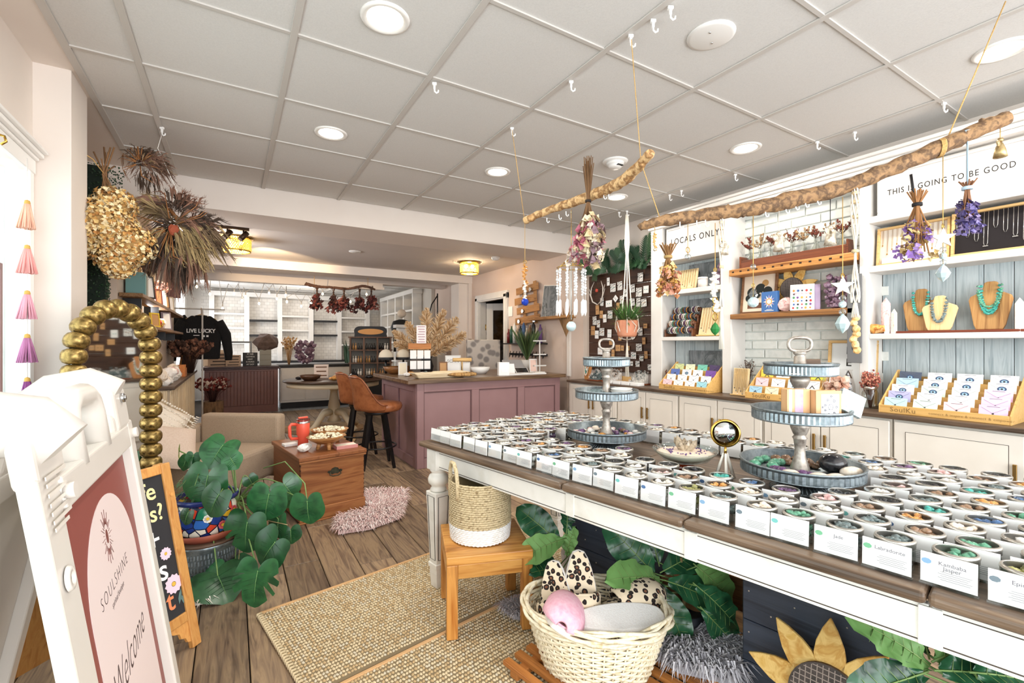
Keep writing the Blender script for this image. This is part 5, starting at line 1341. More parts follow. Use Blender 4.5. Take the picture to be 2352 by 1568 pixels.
plank_shelf('dark rustic wooden shelf, lower one in the brick bay', 2.39, 1.46, 1.475, 3.60, .042, RUST)
# vase rack
vr = thing('vase_rack', 'long walnut trough on the upper brick bay shelf holding glass vases', 'vase rack', (3.66, 2.33, 1.8905), FR)
WAL = wood('walnut_red', ['#5e2f1c', '#7d4529', '#4a2415'], 'x', .7, .35)
L_ = .78
MB().bx(0, L_, 0, .010, 0, .075).build('front_panel', WAL, vr, .003); MB().bx(0, L_, .10, .11, 0, .075).build('back_panel', WAL, vr, .003)
for x in (-.012, L_): MB().bx(x, x+.012, -.004, .114, 0, .11).build('end_panel', WAL, vr, .004)
MB().bx(0, L_, .011, .099, 0, .008).build('bottom', WAL, vr)
VG = glass('vase_glass', '#f2f4f0', .12); DRY = [mat('dry_rust', '#7a3f31', .9), mat('dry_brown', '#5b4433', .9), mat('dry_tan', '#a98963', .9), mat('dry_plum', '#6a3a40', .9)]
q = random.Random(9); vg = None
for k in range(9):
 x = .05+k*.085; nm = f'small glass bud vase, {ORD[k]} from the left in the walnut trough'
 loc = (3.66+.055, 2.33-x, 1.8995)
 if vg is None:
  vg = tag(MB().lathe([(.0001, 0), (.026, 0), (.03, .01), (.03, .075), (.014, .11), (.012, .15), (.016, .16)], 16, cap=False).build('bud_vase', VG, None, 0, 2, loc), nm, 'vase', 'glass bud vases in the walnut trough')
 else:
  o = vg.copy(); COL.objects.link(o); o.location = loc; o['label'] = nm
 m = MB(); c = DRY[(k*2) % 4]
 for j in range(9):
  a = q.uniform(0, 6.28); s = q.uniform(.02, .06); h = q.uniform(.18, .27); bend = -.03 if k == 7 else 0
  m.tube([(0, 0, .02), (0, 0, .15), (s*.6*math.cos(a), s*math.sin(a), .15+(h-.15)*.6), (s*math.cos(a), s*1.4*math.sin(a), h)], .0016, 4, 1)
  for i in range(8):
   f_ = q.uniform(.45, 1); m.rock((s*f_*math.cos(a)+q.uniform(-.008, .008), s*1.3*f_*math.sin(a)+q.uniform(-.01, .01), .15+(h-.15)*f_), q.uniform(.003, .007), q, 0, (1, 1, 1.3), 1, .4)
 tag(m.build('dried_sprig', [c, DRY[1]], None, 0, 2, loc), f'dried flower sprig in the {ORD[k]} bud vase from the left', 'dried flowers', 'dried sprigs in the bud vases')

# lower brick bay shelf contents (shelf top 1.517)
zs = 1.5175
def RW(u_y, z, x=3.66): return (x, u_y, z)
p0 = (3.66, 2.375, 1.525); p1 = (3.66, 1.993, 1.572)
ft = thing('framed_print', 'framed botanical print of dark monstera leaves with a tan moon', 'picture', (3.70, 2.36, zs), FR); ft.rotation_euler = (-.12, 0, FR)
FRW = wood('frame_brown', ['#6f4a2e', '#8d6240'], 'x', 1, .5)
W_, H_ = .30, .34
for q_ in ((0, W_, 0, .018), (0, W_, H_-.018, H_), (0, .018, .018, H_-.018), (W_-.018, W_, .018, H_-.018)): MB().bx(q_[0], q_[1], -.01, .012, q_[2], q_[3]).build('frame', FRW, ft, .002, 1)
pr = MB().bx(.018, W_-.018, .0, .004, .018, H_-.018).build('print', mat('print_cream', '#ecdcc7', .7), ft)
m = MB(); m.T = tr(.20, -.0004, .25) @ rotx(PI/2); m.prism([(.028*math.cos(k*PI/10), .028*math.sin(k*PI/10)) for k in range(20)], .0006); m.build('moon', mat('print_tan', '#b98f57', .7), pr)
m = MB(); m.T = tr(0, -.0004, 0); m.bx(.06, .24, -.0004, .0004, .045, .09); m.build('planter_block', mat('print_brown', '#6d4631', .7), pr)
m = MB()
for k, (x, z, a, s) in enumerate(((.10, .17, 2.3, .065), (.16, .19, 1.5, .07), (.21, .17, .7, .065), (.08, .13, 2.9, .05), (.23, .13, .2, .05), (.14, .14, 1.9, .05))):
 m.T = tr(x, -.0006, z) @ rotx(PI/2) @ rotz(a-PI/2); n = 26
 pts = []
 for i in range(n):
  th = 2*PI*i/n; r_ = s*(.55+.3*math.cos(th))*(.72 if (i % 4 == 0 and 2 < i < 24) else 1); pts.append((r_*math.sin(th), r_*math.cos(th)))
 m.prism(pts, .0003+.0002*k)
m.build('printed_leaves', mat('print_dark', '#232b28', .7), pr)
b = thing('boxed_book', 'blue boxed deck with a white and gold mandala, on the lower brick bay shelf', 'book', (3.645, 2.145, zs), FR-.1); 
bb = MB().bx(0, .135, 0, .03, 0, .165).build('cover', mat('deck_blue', '#3f6fae', .5), b, .002, 1)
m = MB(); m.T = tr(.0675, -.0008, .085) @ rotx(PI/2)
for k in range(12):
 a = 2*PI*k/12; c, s_ = math.cos(a), math.sin(a); m.prism([(.022*c-.008*s_, .022*s_+.008*c), (.022*c+.008*s_, .022*s_-.008*c), (.05*c, .055*s_)], .0006, k % 2)
m.prism([(.026*math.cos(k*PI/8), .026*math.sin(k*PI/8)) for k in range(16)], .0008, 2); m.prism([(.018*math.cos(k*PI/8), .018*math.sin(k*PI/8)) for k in range(16)], .0012, 0)
m.build('mandala', [mat('deck_white', '#f4f0ea', .6), mat('deck_lilac', '#b9a5c4', .6), mat('deck_gold', '#d7a24b', .6)], bb)
m = MB(); m.bx(.03, .105, -.0012, 0, .012, .017).bx(.045, .09, -.0012, 0, .022, .025); m.build('title_bar', mat('deck_white', '#f4f0ea', .6), bb)
tag(MB().rock((0, 0, .055), .065, R, 0, (.55, .8, .95), 2, .12).build('rose_quartz', STONE['pink'], None, 0, 2, (3.66, 1.965, zs)), 'pink rose quartz block between the blue deck and the crystal book', 'crystal')
b = book('boxed_book', 'white crystal guide book covered in coloured gem pictures', (3.64, 1.83, zs), FR+.35, .155, .035, .195, PAPER, -.10, None)
m = MB(); q = random.Random(3); cs = ['#b93a3a', '#d9823f', '#4f8a5c', '#3a5f9a', '#7a4a8a', '#2c2c30', '#c9a04a']
for r_ in range(6):
 for c in range(5):
  x, z = -.055+c*.027+q.uniform(-.003, .003), .018+r_*.026; s = q.uniform(.006, .0095)
  if r_ == 4 and c in (1, 2, 3): continue
  m.add([(x+s*math.cos(k*PI/3+r_), -.0182, z+s*1.1*math.sin(k*PI/3+r_)) for k in range(6)], [tuple(range(5, -1, -1))], (r_*3+c*2) % 7)
m.build('gem_pictures', [mat('gem_'+c.strip('#'), c, .5) for c in cs], b)
m = MB(); m.text(tr(0, -.0184, .125) @ rotx(PI/2), 'CRYSTAL MUSE', .016, 0, .0003); m.build('lettering', mat('pink_ink', '#c2607a', .7), b)
tag(book('boxed_book', 'lilac book standing behind the crystal guide', (3.67, 1.79, zs), FR+.3, .13, .03, .19, mat('book_lilac', '#b7a3c2', .6), -.05), 'lilac book standing behind the white crystal guide', 'book')
sunflower('wooden sunflower with plaid disc on the brick bay shelf behind the books', (3.745, 1.955, 1.70), FR, .085, .12, .034, (15, 62, 110, 150, 190, 230, 300, 345), -.08)
m = MB(); q = random.Random(6)
for k in range(70):
 m.rock((q.uniform(-.075, .075), q.uniform(-.02, .02), q.uniform(.02, .23)), q.uniform(.014, .026), q, 0, (1, 1, 1), 1, .3)
tag(m.build('amethyst_cluster', pmat('amethyst_raw', ['#4e3a48', '#8a6d80', '#372733'], (45, 45, 45), .35), None, 0, 2, (3.665, 1.60, zs), FR, kind='stuff'), 'large purple amethyst slab at the right of the lower brick shelf', 'crystal')
t = thing('height_ruler', 'grey slate strip with round holes hung beside the brick bay', 'wall strip', (3.60, 1.52, 1.14), FR)
MB().bx(0, .085, 0, .014, 0, .60).build('strip', mat('slate_grey', '#6f6f70', .6), t, .003)
for k in range(7): MB().cyl((.045, -.001, .10+k*.062), (.045, .001, .10+k*.062), .018, n=14).build('round_mark', mat('slate_dark', '#3f4042', .6), t)
m = MB(); m.text(tr(.045, -.0015, .56) @ rotx(PI/2), '@', .05, 0, .0005); m.build('emblem', mat('slate_dark', '#3f4042', .6), t)
t = thing('letter_board', 'oak framed white letter board reading PEACE, behind the grey strip', 'letter board', (3.72, 1.70, .845), FR); t.rotation_euler = (-.08, 0, FR)
for q_ in ((0, .30, 0, .02), (0, .30, .43, .45), (0, .02, .02, .43), (.28, .30, .02, .43)): MB().bx(q_[0], q_[1], -.012, .02, q_[2], q_[3]).build('frame', PINE, t, .003, 1)
MB().bx(.02, .28, .002, .01, .02, .43).build('face', mat('lightbox_white', '#e8edf0', .5), t)
for k, c in enumerate('PEACE'):
 m = MB(); m.text(tr(.13, .0015, .375-k*.085) @ rotx(PI/2), c, .075, 0, .0005, 1, .001); m.build('letter', INK, t)
SALT = pmat('salt_chunks', ['#dfae92', '#eed0bb', '#cf9478', '#f2dfd0'], (18, 18, 18), .5)
t = thing('salt_bag', 'clear bag full of peach salt crystal chunks on the counter', 'bag', (3.58, 1.565, .8445), FR)
m = MB(); q = random.Random(12)
for k in range(60):
 z = q.uniform(.02, .19); w_ = .075*(1-.35*(z/.2)**3); m.rock((q.uniform(-w_, w_), q.uniform(-.03, .03), z), q.uniform(.017, .028), q, 0, (1, 1, 1), 1, .2)
m.build('salt_chunks', SALT, t, kind='stuff')
m = MB(); m.lathe([(.098, .002), (.105, .05), (.10, .15), (.085, .21), (.08, .235), (.088, .25)], 18, sx=1, sy=.62, cap=False); m.build('bag_film', PLASTIC, t)
# incense / necklace boards
def chain_board(label, loc, rz, W_, H_, n, tilt, cols=('#e9cf9a',), chain='#b58a45'):
 t = thing('necklace_board', label, 'necklace display', loc, rz); t.rotation_euler = (tilt, 0, rz)
 MB().bx(0, W_, 0, .012, 0, H_).build('board', pmat('board_maple', ['#e2c594', '#ecd4a8'], (9, 60, 9), .5), t, .002, 1)
 MB().bx(-.01, W_+.01, -.02, .03, -.0, .010).build('ledge', PINE, t, .002, 1)
 for k in range(n):
  x = .012+(W_-.024)*(k+.5)/n; d = .0045
  l = H_*(.70+.10*((k*7) % 3)); m = MB().tube([(x-d, -.002, H_-.004), (x-d, -.003, H_-l*.9), (x, -.003, H_-l), (x+d, -.003, H_-l*.9), (x+d, -.002, H_-.004)], .0011, 4)
  m.rock((x, -.005, H_-l-.006), .005, R, 1, (1, .6, 1.2), 1, .2); m.build('necklace', [mat('chain_gold', chain, .3, .7), STONE[['black', 'grey', 'cream', 'brown'][k % 4]]], t)
 return t
chain_board('maple board of fine gold necklaces left of the second card display', (3.55, 2.335, .8445), FR, .135, .225, 8, -.10)
def dried_tuft(name, label, loc, n, h, spread, cols, seed, pod=.006, vase=None):
 q = random.Random(seed); m = MB()
 for k in range(n):
  a = q.uniform(0, 6.28); s = q.uniform(.2, 1)*spread; hh = h*q.uniform(.65, 1.0); p_ = (s*math.cos(a), s*math.sin(a), hh)
  m.tube([(s*.12*math.cos(a), s*.12*math.sin(a), 0), (s*.4*math.cos(a), s*.4*math.sin(a), hh*.55), p_], .0014, 4, 0)
  for j in range(5): f_ = q.uniform(.6, 1.05); m.rock((p_[0]*f_+q.uniform(-.01, .01), p_[1]*f_+q.uniform(-.01, .01), p_[2]*(f_*.4+.6)+q.uniform(-.012, .012)), q.uniform(.5, 1.3)*pod, q, 1+q.randrange(len(cols)-1) if len(cols) > 1 else 0, (1, 1, 1.2), 1, .35)
 return tag(m.build(name, [mat(f'{c}_dry', c, .9) for c in cols], None, 0, 2, loc, kind='stuff'), label, 'dried flowers')
dried_tuft('dried_grass', 'small dark dried grass tuft left of the second card display', (3.66, 2.27, .8445), 26, .30, .07, ['#4b3b32', '#6a5648', '#3a2e2a'], 3, .004)

# ------------------------------------------------------------------ tiered card displays
def card_display(label, loc, rz, W_, D_, H_, rows, cols, pal, txt, seed, tsize=.035, group=None):
 t = thing('card_display', label, 'display box', loc, rz)
 fr = .048
 MB().bx(0, W_, 0, .010, 0, fr).build('front_panel', BAMBOO, t, .002, 1)
 sd = [(0, 0), (D_, 0), (D_, H_), (D_*.92, H_), (0, fr)]
 for x in (-.008, W_):
  m = MB(); m.T = tr(x, 0, 0) @ Matrix(((0, 0, 1, 0), (1, 0, 0, 0), (0, 1, 0, 0), (0, 0, 0, 1))); m.prism(sd, .008); m.build('side_panel', BAMBOO, t, .001, 1)
 MB().bx(0, W_, D_-.008, D_, 0, H_*.85).build('back_panel', BAMBOO, t)
 MB().bx(0, W_, .01, D_-.008, 0, .006).build('base', BAMBOO, t)
 for r_ in range(1, rows): y = .012+(D_-.03)*r_/rows; MB().bx(0, W_, y-.003, y, 0, fr+(H_-fr)*r_/rows-.02).build('step', BAMBOO, t)
 m = MB(); m.text(tr(.05, -.0012, fr*.5) @ rotx(PI/2), txt, tsize, 0, .0004, 1, -.0003, 0, 'LEFT', 1.1)
 m.text(tr(.05+tsize*4.6, -.0012, fr*.47) @ rotx(PI/2), 'connect & inspire & connect & empower', tsize*.52, 0, .0003, .95, -.0004, 0, 'LEFT', 1.05); m.build('burnt_lettering', mat('burnt_wood', '#8a6a3c', .8), t)
 q = random.Random(seed); cw = W_/cols
 T0 = Matrix.Translation(loc) @ rotz(rz)
 for r_ in range(rows):
  for c in range(cols):
   y = .016+(D_-.03)*r_/rows; z = .008+(fr+(H_-fr)*r_/rows-fr)*.92
   col, gem_, nm = pal[(r_*cols+c) % len(pal)]
   w_ = cw*.80; h = .088; x = cw*(c+.5)+q.uniform(-.004, .004)
   p_ = T0 @ Vector((x, y, z))
   key = ('card', round(w_, 4), col)
   if key not in CARDM:
    mm = MB().bx(-w_/2, w_/2, 0, .002, 0, h); CARDM[key] = mm
   k_ = thing('necklace_card', f'{nm} necklace card, {ORD[r_]} row up, {ORD[c]} along, {group}', 'greeting card', p_[:], rz, 'necklace cards in ' + group)
   k_.rotation_euler = (-.22, q.uniform(-.03, .03), rz)
   cd = CARDM[key].build('card', mat('card_'+col.strip('#'), col, .55), k_)
   m = MB(); m.tube([(-w_*.42, -.0008, h*.86), (-w_*.02, -.0012, h*.52), (w_*.42, -.0008, h*.86)], .0006, 3); m.build('chain', mat('chain_dark', '#6b6a6e', .4), k_)
   m = MB()
   if gem_ == 'round':
    m.T = tr(0, -.0006, h*.60) @ rotx(PI/2)
    m.prism([(.019*math.cos(i*PI/7), .014*math.sin(i*PI/7)) for i in range(14)], .0006, 0); m.prism([(.012*math.cos(i*PI/7), .008*math.sin(i*PI/7)) for i in range(14)], .0010, 1); m.prism([(.005*math.cos(i*PI/5), .005*math.sin(i*PI/5)) for i in range(10)], .0018, 2)
   elif gem_ == 'arch':
    m.T = tr(0, -.0006, h*.5) @ rotx(PI/2); m.prism([(-.02, -.012), (-.005, .006), (0, .014), (.005, .006), (.02, -.012), (.012, -.012), (0, .004), (-.012, -.012)], .0008, 2)
   else: m.T = tr(0, -.0016, h*.5); m.rock((0, 0, 0), .005, q, 2, (1, .4, 1), 1, .2)
   m.build('pendant', [mat('ring_'+x_, y_, .5) for x_, y_ in (('navy', '#2f4a72'),)]+[mat('ring_sky', '#9cc3d9', .5), mat('pendant_dark', '#3a3a44', .4)], k_)
   m = MB(); m.bx(-w_*.22, w_*.22, -.0006, .0001, h*.91, h*.935); m.build('title_line', mat('chain_dark', '#6b6a6e', .4), k_)
 return t
CARDM = {}
W, SKY, LIL, PNK, MNT, NVY = '#f7f6f5', '#b3d3ea', '#b8b6e0', '#f6cfd6', '#d5e8dc', '#4a5468'
P3 = [('#bfe0e4', '', 'pale aqua'), (MNT, '', 'pale mint'), (PNK, '', 'pale pink'), ('#e6c6ea', '', 'orchid'),
   (LIL, 'round', 'periwinkle'), (W, '', 'white'), (W, '', 'plain white'), ('#ecc9ea', '', 'violet'),
   (W, 'round', 'white plum ring'), (MNT, 'round', 'mint white'), ('#eaf3ee', 'round', 'white leaf'), ('#ecc9ea', '', 'violet'),
   (SKY, '', 'sky blue'), (W, 'round', 'white'), (W, 'round', 'white ringed'), (W, 'round', 'white ringed'),
   (NVY, 'round', 'dark navy'), (W, 'round', 'white agate'), (W, 'round', 'white agate'), (W, 'round', 'white spotted')]
card_display('large bamboo box of necklace cards on the counter at right', (3.45, 1.275, .8445), FR, .56, .30, .255, 5, 4, P3, 'SoulKu', 1, .04, 'the large card box')
P1 = [(PNK, '', 'pink'), (W, '', 'white pink flower'), (W, '', 'white rose flower'), ('#a5dbe8', '', 'aqua'),
   (W, '', 'white speckled'), (W, '', 'white'), (W, '', 'white dotted'), (W, 'arch', 'white arch'),
   ('#5c74b8', 'arch', 'blue'), (W, 'round', 'white'), (W, 'arch', 'white mountain'), ('#7a4fa5', '', 'purple'),
   ('#cfd79a', '', 'olive green'), ('#e8eec9', '', 'pale lime'), ('#79c7b2', '', 'jade green'), ('#4b3a63', '', 'dark violet')]
card_display('bamboo box of necklace cards under the locals only shelf', (3.46, 3.02, .8445), FR, .50, .27, .25, 4, 4, P1, 'SoulKu', 2, .04, 'the left bay card box')
P2 = [('#a9d3ea', 'arch', 'sky blue whale'), ('#f3e6c9', '', 'sand'), (W, '', 'white'), ('#e8e2a8', '', 'yellow meadow'),
   (PNK, '', 'pink'), (W, '', 'white leaf'), ('#cfe3ee', 'arch', 'pale blue'), (W, 'arch', 'white'),
   ('#e3d14e', 'arch', 'yellow arch'), (W, '', 'white lined'), ('#8fc0dd', 'arch', 'blue'), ('#dfe04f', 'arch', 'lime arch')]
card_display('bamboo box of necklace cards in front of the brick bay', (3.46, 2.16, .8445), FR, .50, .27, .25, 3, 4, P2, 'SoulKu', 3, .045, 'the brick bay card box')

# ------------------------------------------------------------------ left bay contents
chain_board('maple board of gold necklaces on the left bay upper shelf', (3.70, 3.06, 1.783), FR, .26, .20, 9, -.18)
o = thing('candle', 'white tin candle with a lid on the left bay upper shelf', 'candle', (3.665, 2.70, 1.783))
MB().lathe([(.0001, 0), (.042, 0), (.042, .07), (.0001, .07)], 20).build('jar', mat('candle_white', '#efe3da', .5), o); MB().lathe([(.0001, .0705), (.044, .0705), (.044, .09), (.0001, .092)], 20).build('lid', mat('candle_lid', '#f3ede6', .4), o)
m = MB(); q = random.Random(7)
for k in range(40): z = q.uniform(.02, .2); m.rock((q.uniform(-.045, .045)*(1.1-z*2), q.uniform(-.02, .02), z), q.uniform(.012, .022), q, 0, (1, 1, 1), 1, .3)
tag(m.build('amethyst_cluster', MATS['amethyst_raw'], None, 0, 2, (3.70, 2.535, 1.783), FR, kind='stuff'), 'tall purple amethyst cluster on the left bay upper shelf', 'crystal')
# bracelet rack
br = thing('bracelet_rack', 'stepped walnut rack of beaded bracelets on the left bay middle shelf', 'bracelet rack', (3.645, 3.12, 1.336), FR)
WALB = wood('walnut_rack', ['#5a3420', '#7c4d30', '#43271a'], 'y', .9, .4)
prof = [(0, 0), (.16, 0), (.16, .27), (.125, .27), (.12, .20), (.085, .20), (.08, .135), (.045, .135), (.04, .07), (0, .07)]
for x in (0, .31):
 m = MB(); m.T = tr(x, 0, 0) @ Matrix(((0, 0, 1, 0), (1, 0, 0, 0), (0, 1, 0, 0), (0, 0, 0, 1))); m.prism(prof, .014); m.build('side_panel', WALB, br, .002, 1)
cols = ['black', 'brown', 'cream', 'grey', 'blue', 'white', 'clear', 'amber', 'green', 'purple']
for k in range(4):
 y, z = .022+.04*k, .062+.066*k
 MB().cyl((.014, y, z), (.31, y, z), .020, n=12).build('rod', WALB, br)
 for j in range(14):
  x = .03+j*.0195; m = MB(); n = 15; rr = .0275
  for i in range(n):
   a = 2*PI*i/n; m.ball((x, y+rr*math.cos(a), z+rr*math.sin(a)), .0058, 6, 4)
  nm = cols[(j*3+k*2) % 10]
  bl = m.build('bracelet', STONE[nm], br)
chain_board('maple board of gold necklaces on the left bay middle shelf', (3.655, 2.745, 1.338), FR, .24, .27, 8, -.24)
dried_tuft('dried_flowers', 'small rust dried sprig at the left end of the left bay counter', (3.72, 3.10, .8445), 10, .16, .05, ['#5b3a30', '#8a3d34', '#7a4a3c'], 8, .008)
# ------------------------------------------------------------------ right bay contents
t = thing('necklace_case', 'cream backed wooden tray of hanging pendants, left on the right bay upper shelf', 'necklace display', (3.70, 1.385, 1.783), FR); t.rotation_euler = (-.1, 0, FR)
W_, H_ = .37, .255
for q_ in ((0, W_, 0, .014), (0, W_, H_-.014, H_), (0, .014, .014, H_-.014), (W_-.014, W_, .014, H_-.014)): MB().bx(q_[0], q_[1], -.02, .01, q_[2], q_[3]).build('frame', PINE, t, .002, 1)
MB().bx(.014, W_-.014, .0, .008, .014, H_-.014).build('backing', mat('case_cream', '#eadfd2', .8), t)
for k in range(13):
 x = .03+k*.0255; l = .10+.06*((k*5) % 3)/2; m = MB().tube([(x-.003, -.006, H_-.016), (x-.002, -.006, H_-l), (x, -.006, H_-l-.014), (x+.002, -.006, H_-l), (x+.003, -.006, H_-.016)], .0009, 4); m.rock((x, -.008, H_-l-.018), .0055, R, 0, (.8, .5, 1.4), 1, .2); m.build('pendant_necklace', mat('chain_gold', '#b58a45', .3, .7), t)
m = MB().bx(.03, .17, -.012, -.010, .014, .050); m.build('price_card', PAPER, t)
t = thing('necklace_case', 'black velvet tray of silver chain necklaces, right on the right bay upper shelf', 'necklace display', (3.68, 1.005, 1.783), FR); t.rotation_euler = (-.1, 0, FR)
W_, H_ = .80, .26
for q_ in ((0, W_, 0, .014), (0, W_, H_-.014, H_), (0, .014, .014, H_-.014), (W_-.014, W_, .014, H_-.014)): MB().bx(q_[0], q_[1], -.02, .01, q_[2], q_[3]).build('frame', PINE, t, .002, 1)
MB().bx(.014, W_-.014, .0, .008, .014, H_-.014).build('backing', mat('velvet_black', '#1d1719', .95), t)
for k in range(19):
 x = .03+k*.039; l = .10+.10*((k*5) % 4)/3; w_ = .009
 m = MB().tube([(x-w_, -.006, H_-.016), (x-w_*.9, -.006, H_-l), (x-w_*.4, -.006, H_-l-.016), (x+w_*.4, -.006, H_-l-.016), (x+w_*.9, -.006, H_-l), (x+w_, -.006, H_-.016)], .0013, 4)
 if k % 3 == 0: m.box((x, -.007, H_-l-.016), (.022, .002, .004))
 m.build('chain_necklace', mat('chain_silver', '#d9d6d0', .25, .7), t)
# busts
def bust(label, loc, rz, h, w_, bead, nbead, drop, mt):
 t = thing('necklace_bust', label, 'necklace bust', loc, rz); t.rotation_euler = (-.12, 0, rz)
 pl = [(-w_*.30, 0), (w_*.30, 0), (w_*.36, h*.10), (w_*.5, h*.62), (w_*.46, h*.70), (w_*.20, h*.80), (w_*.15, h*.98), (w_*.08, h), (-w_*.08, h), (-w_*.15, h*.98), (-w_*.20, h*.80), (-w_*.46, h*.70), (-w_*.5, h*.62), (-w_*.36, h*.10)]
 m = MB(); m.T = rotx(PI/2); m.prism(pl, .014, 0, -.007); m.build('bust_board', mt, t, .004)
 for s_, (bc, dd) in enumerate(bead):
  m = MB(); q = random.Random(s_); n = nbead
  for k in range(n+1):
   a = PI*k/n; x = -w_*(.2+.03*s_)*math.cos(a); z = h*.90-(h*dd)*abs(math.sin(a))**.8
   m.rock((x, -.016-.004*s_, z), .0085 if s_ == 0 else .007, q, 0, (1.2, .8, 1), 1, .3)
  m.build('bead_strand', STONE[bc], t)
 return t
OL = wood('bust_olive', ['#a9743f', '#c99a60', '#8f5f32'], 'z', .8, .45); MP = wood('bust_maple', ['#dcb67c', '#e9cb98', '#cfa468'], 'z', .8, .45)
zb = 1.3505
tag(MB().bx(-.0, .60, -.07, .05, 0, .014).build('bust_tray', wood('redwood_tray', ['#6d2f1c', '#8a4227'], 'x', .8, .4), None, .002, 1, (3.71, 1.26, 1.336), FR), 'thin reddish wooden tray under the necklace busts', 'tray')
bust('dark olive wood bust with a chunky teal chip necklace, left at the back', (3.735, 1.17, zb), FR, .27, .185, [('teal', .52)], 26, .5, OL)
bust('pale maple bust with a dark green spiky necklace, front centre', (3.69, 1.065, zb), FR, .215, .17, [('grey', .66)], 26, .6, MP)
bust('olive wood bust with turquoise double strands, right of the tray', (3.715, .85, zb), FR, .28, .185, [('teal', .52), ('teal', .58), ('green', .44)], 26, .5, OL)
def tower(label, loc, w_, h, mt):
 m = MB().lathe([(w_*.5, 0), (w_*.5, h*.82), (.0001, h)], 6, smooth=False); return tag(m.build('crystal_tower', mt, None, .001, 1, loc, .3), label, 'crystal')
tower('tall pink rose quartz tower on the right bay middle shelf', (3.70, 1.335, 1.336), .055, .24, STONE['pink'])
tower('small white crystal point in front of the pink tower', (3.66, 1.315, 1.336), .032, .13, STONE['white'])
tower('cream and grey marbled crystal point left of the busts', (3.655, 1.275, 1.336), .036, .16, STONE['cream'])
tower('white crystal tower right of the busts', (3.66, .72, 1.336), .042, .185, STONE['white'])
tower('pale pink crystal tower at the right frame edge', (3.72, .58, 1.336), .07, .29, STONE['pink'])
CIT = pmat('citrine_raw', ['#d98a2c', '#f1c069', '#b9651b', '#f6dca0'], (22, 22, 22), .35)
tag(MB().rock((0, 0, .032), .045, R, 0, (1.5, .9, .75), 2, .16).build('citrine_rock', CIT, None, 0, 2, (3.67, 1.375, 1.336), FR), 'low orange citrine rock at the left end of the middle shelf', 'crystal')
tag(MB().rock((0, 0, .075), .08, R, 0, (1.1, .8, .95), 2, .12).build('citrine_rock', CIT, None, 0, 2, (3.69, .63, 1.336), FR), 'large orange citrine rock at the right frame edge', 'crystal')
j = thing('mason_jar', 'clear jar packed with rust dried flowers beside the large card box', 'jar', (3.60, 1.385, .8445))
MB().lathe([(.0001, .001), (.042, 0), (.046, .01), (.046, .10), (.034, .125), (.034, .145)], 22, cap=False).build('glass_body', JG, j); MB().lathe([(.035, .124), (.037, .128), (.037, .14), (.035, .144)], 22, cap=False).build('neck_ring', RING, j)
dried_tuft('dried_flowers', 'rust red dried flowers in the jar beside the large card box', (3.60, 1.385, .848), 60, .235, .055, ['#6d4436', '#a8574a', '#8c4a3f', '#c58a72'], 5, .006)

# ------------------------------------------------------------------ jewellery board in the corner bay
jb = thing('jewellery_board', 'dark stained plank jewellery board on the wall with wire rails', 'display board', (3.815, 4.43, .95), FR)
DKB = wood('dark_board', ['#2e1c12', '#4c3020', '#3a2417'], 'x', .6, .5, .25)
for k in range(7): MB().bx(0, 1.15, -.012, .012, k*.165+.001, (k+1)*.165-.001).build('plank', DKB, jb, .003, 1)
for z in (.20, .42, .62, .82, .98): MB().cyl((.03, -.020, z), (1.12, -.020, z), .0022, n=6).build('wire_rail', STEEL, jb)
SPK = pmat('speckled_card', ['#f4f2ee', '#f4f2ee', '#2e2c2c'], (75, 75, 75), .7, lo=.35, hi=.62)
CL = [(4.07,2.0,.044,.094,0),(3.99,1.92,.087,.098,0),(3.88,1.93,.076,.098,0),(3.57,1.99,.075,.096,0),(3.69,1.88,.079,.088,0),(3.59,1.83,.084,.098,0),(3.49,1.85,.074,.078,0),(3.79,1.84,.049,.084,0),(4.18,1.77,.059,.096,0),(4.06,1.74,.105,.076,0),(3.95,1.79,.062,.062,2),(3.85,1.77,.058,.09,0),(3.69,1.73,.075,.082,0),(3.6,1.72,.059,.098,0),(3.52,1.71,.076,.084,0),(4.26,1.68,.061,.116,1),(4.19,1.62,.055,.09,1),(3.91,1.70,.051,.08,1),(4.31,1.55,.068,.104,0),(4.24,1.51,.056,.09,0),(4.13,1.57,.058,.094,0),(4.04,1.61,.079,.094,0),(4.34,1.43,.070,.11,1),(4.27,1.38,.066,.096,0),(4.18,1.41,.083,.094,0),(4.05,1.39,.067,.094,0),(3.88,1.35,.047,.09,1),(3.94,1.48,.042,.078,1),(3.57,1.4,.06,.086,0),(3.5,1.46,.052,.05,1),(3.68,1.35,.055,.055,2),(3.52,1.3,.045,.074,1),(4.02,1.29,.07,.068,1),(3.59,1.23,.084,.082,0),(3.91,1.22,.077,.072,1),(4.21,1.18,.084,.082,0),(3.99,1.16,.048,.084,1),(3.67,1.14,.076,.074,0),(3.49,1.15,.044,.08,1),(3.555,1.11,.058,.056,0),(3.61,1.05,.058,.064,0),(3.71,1.05,.065,.048,0),(3.44,1.02,.051,.06,0),(3.84,1.22,.047,.06,1),(3.75,1.22,.04,.052,1)]
q = random.Random(5); rowof = lambda z: ['bottom', 'low', 'middle', 'upper middle', 'top'][min(4, max(0, int((z-1.0)/.2)))]
cnt = {}
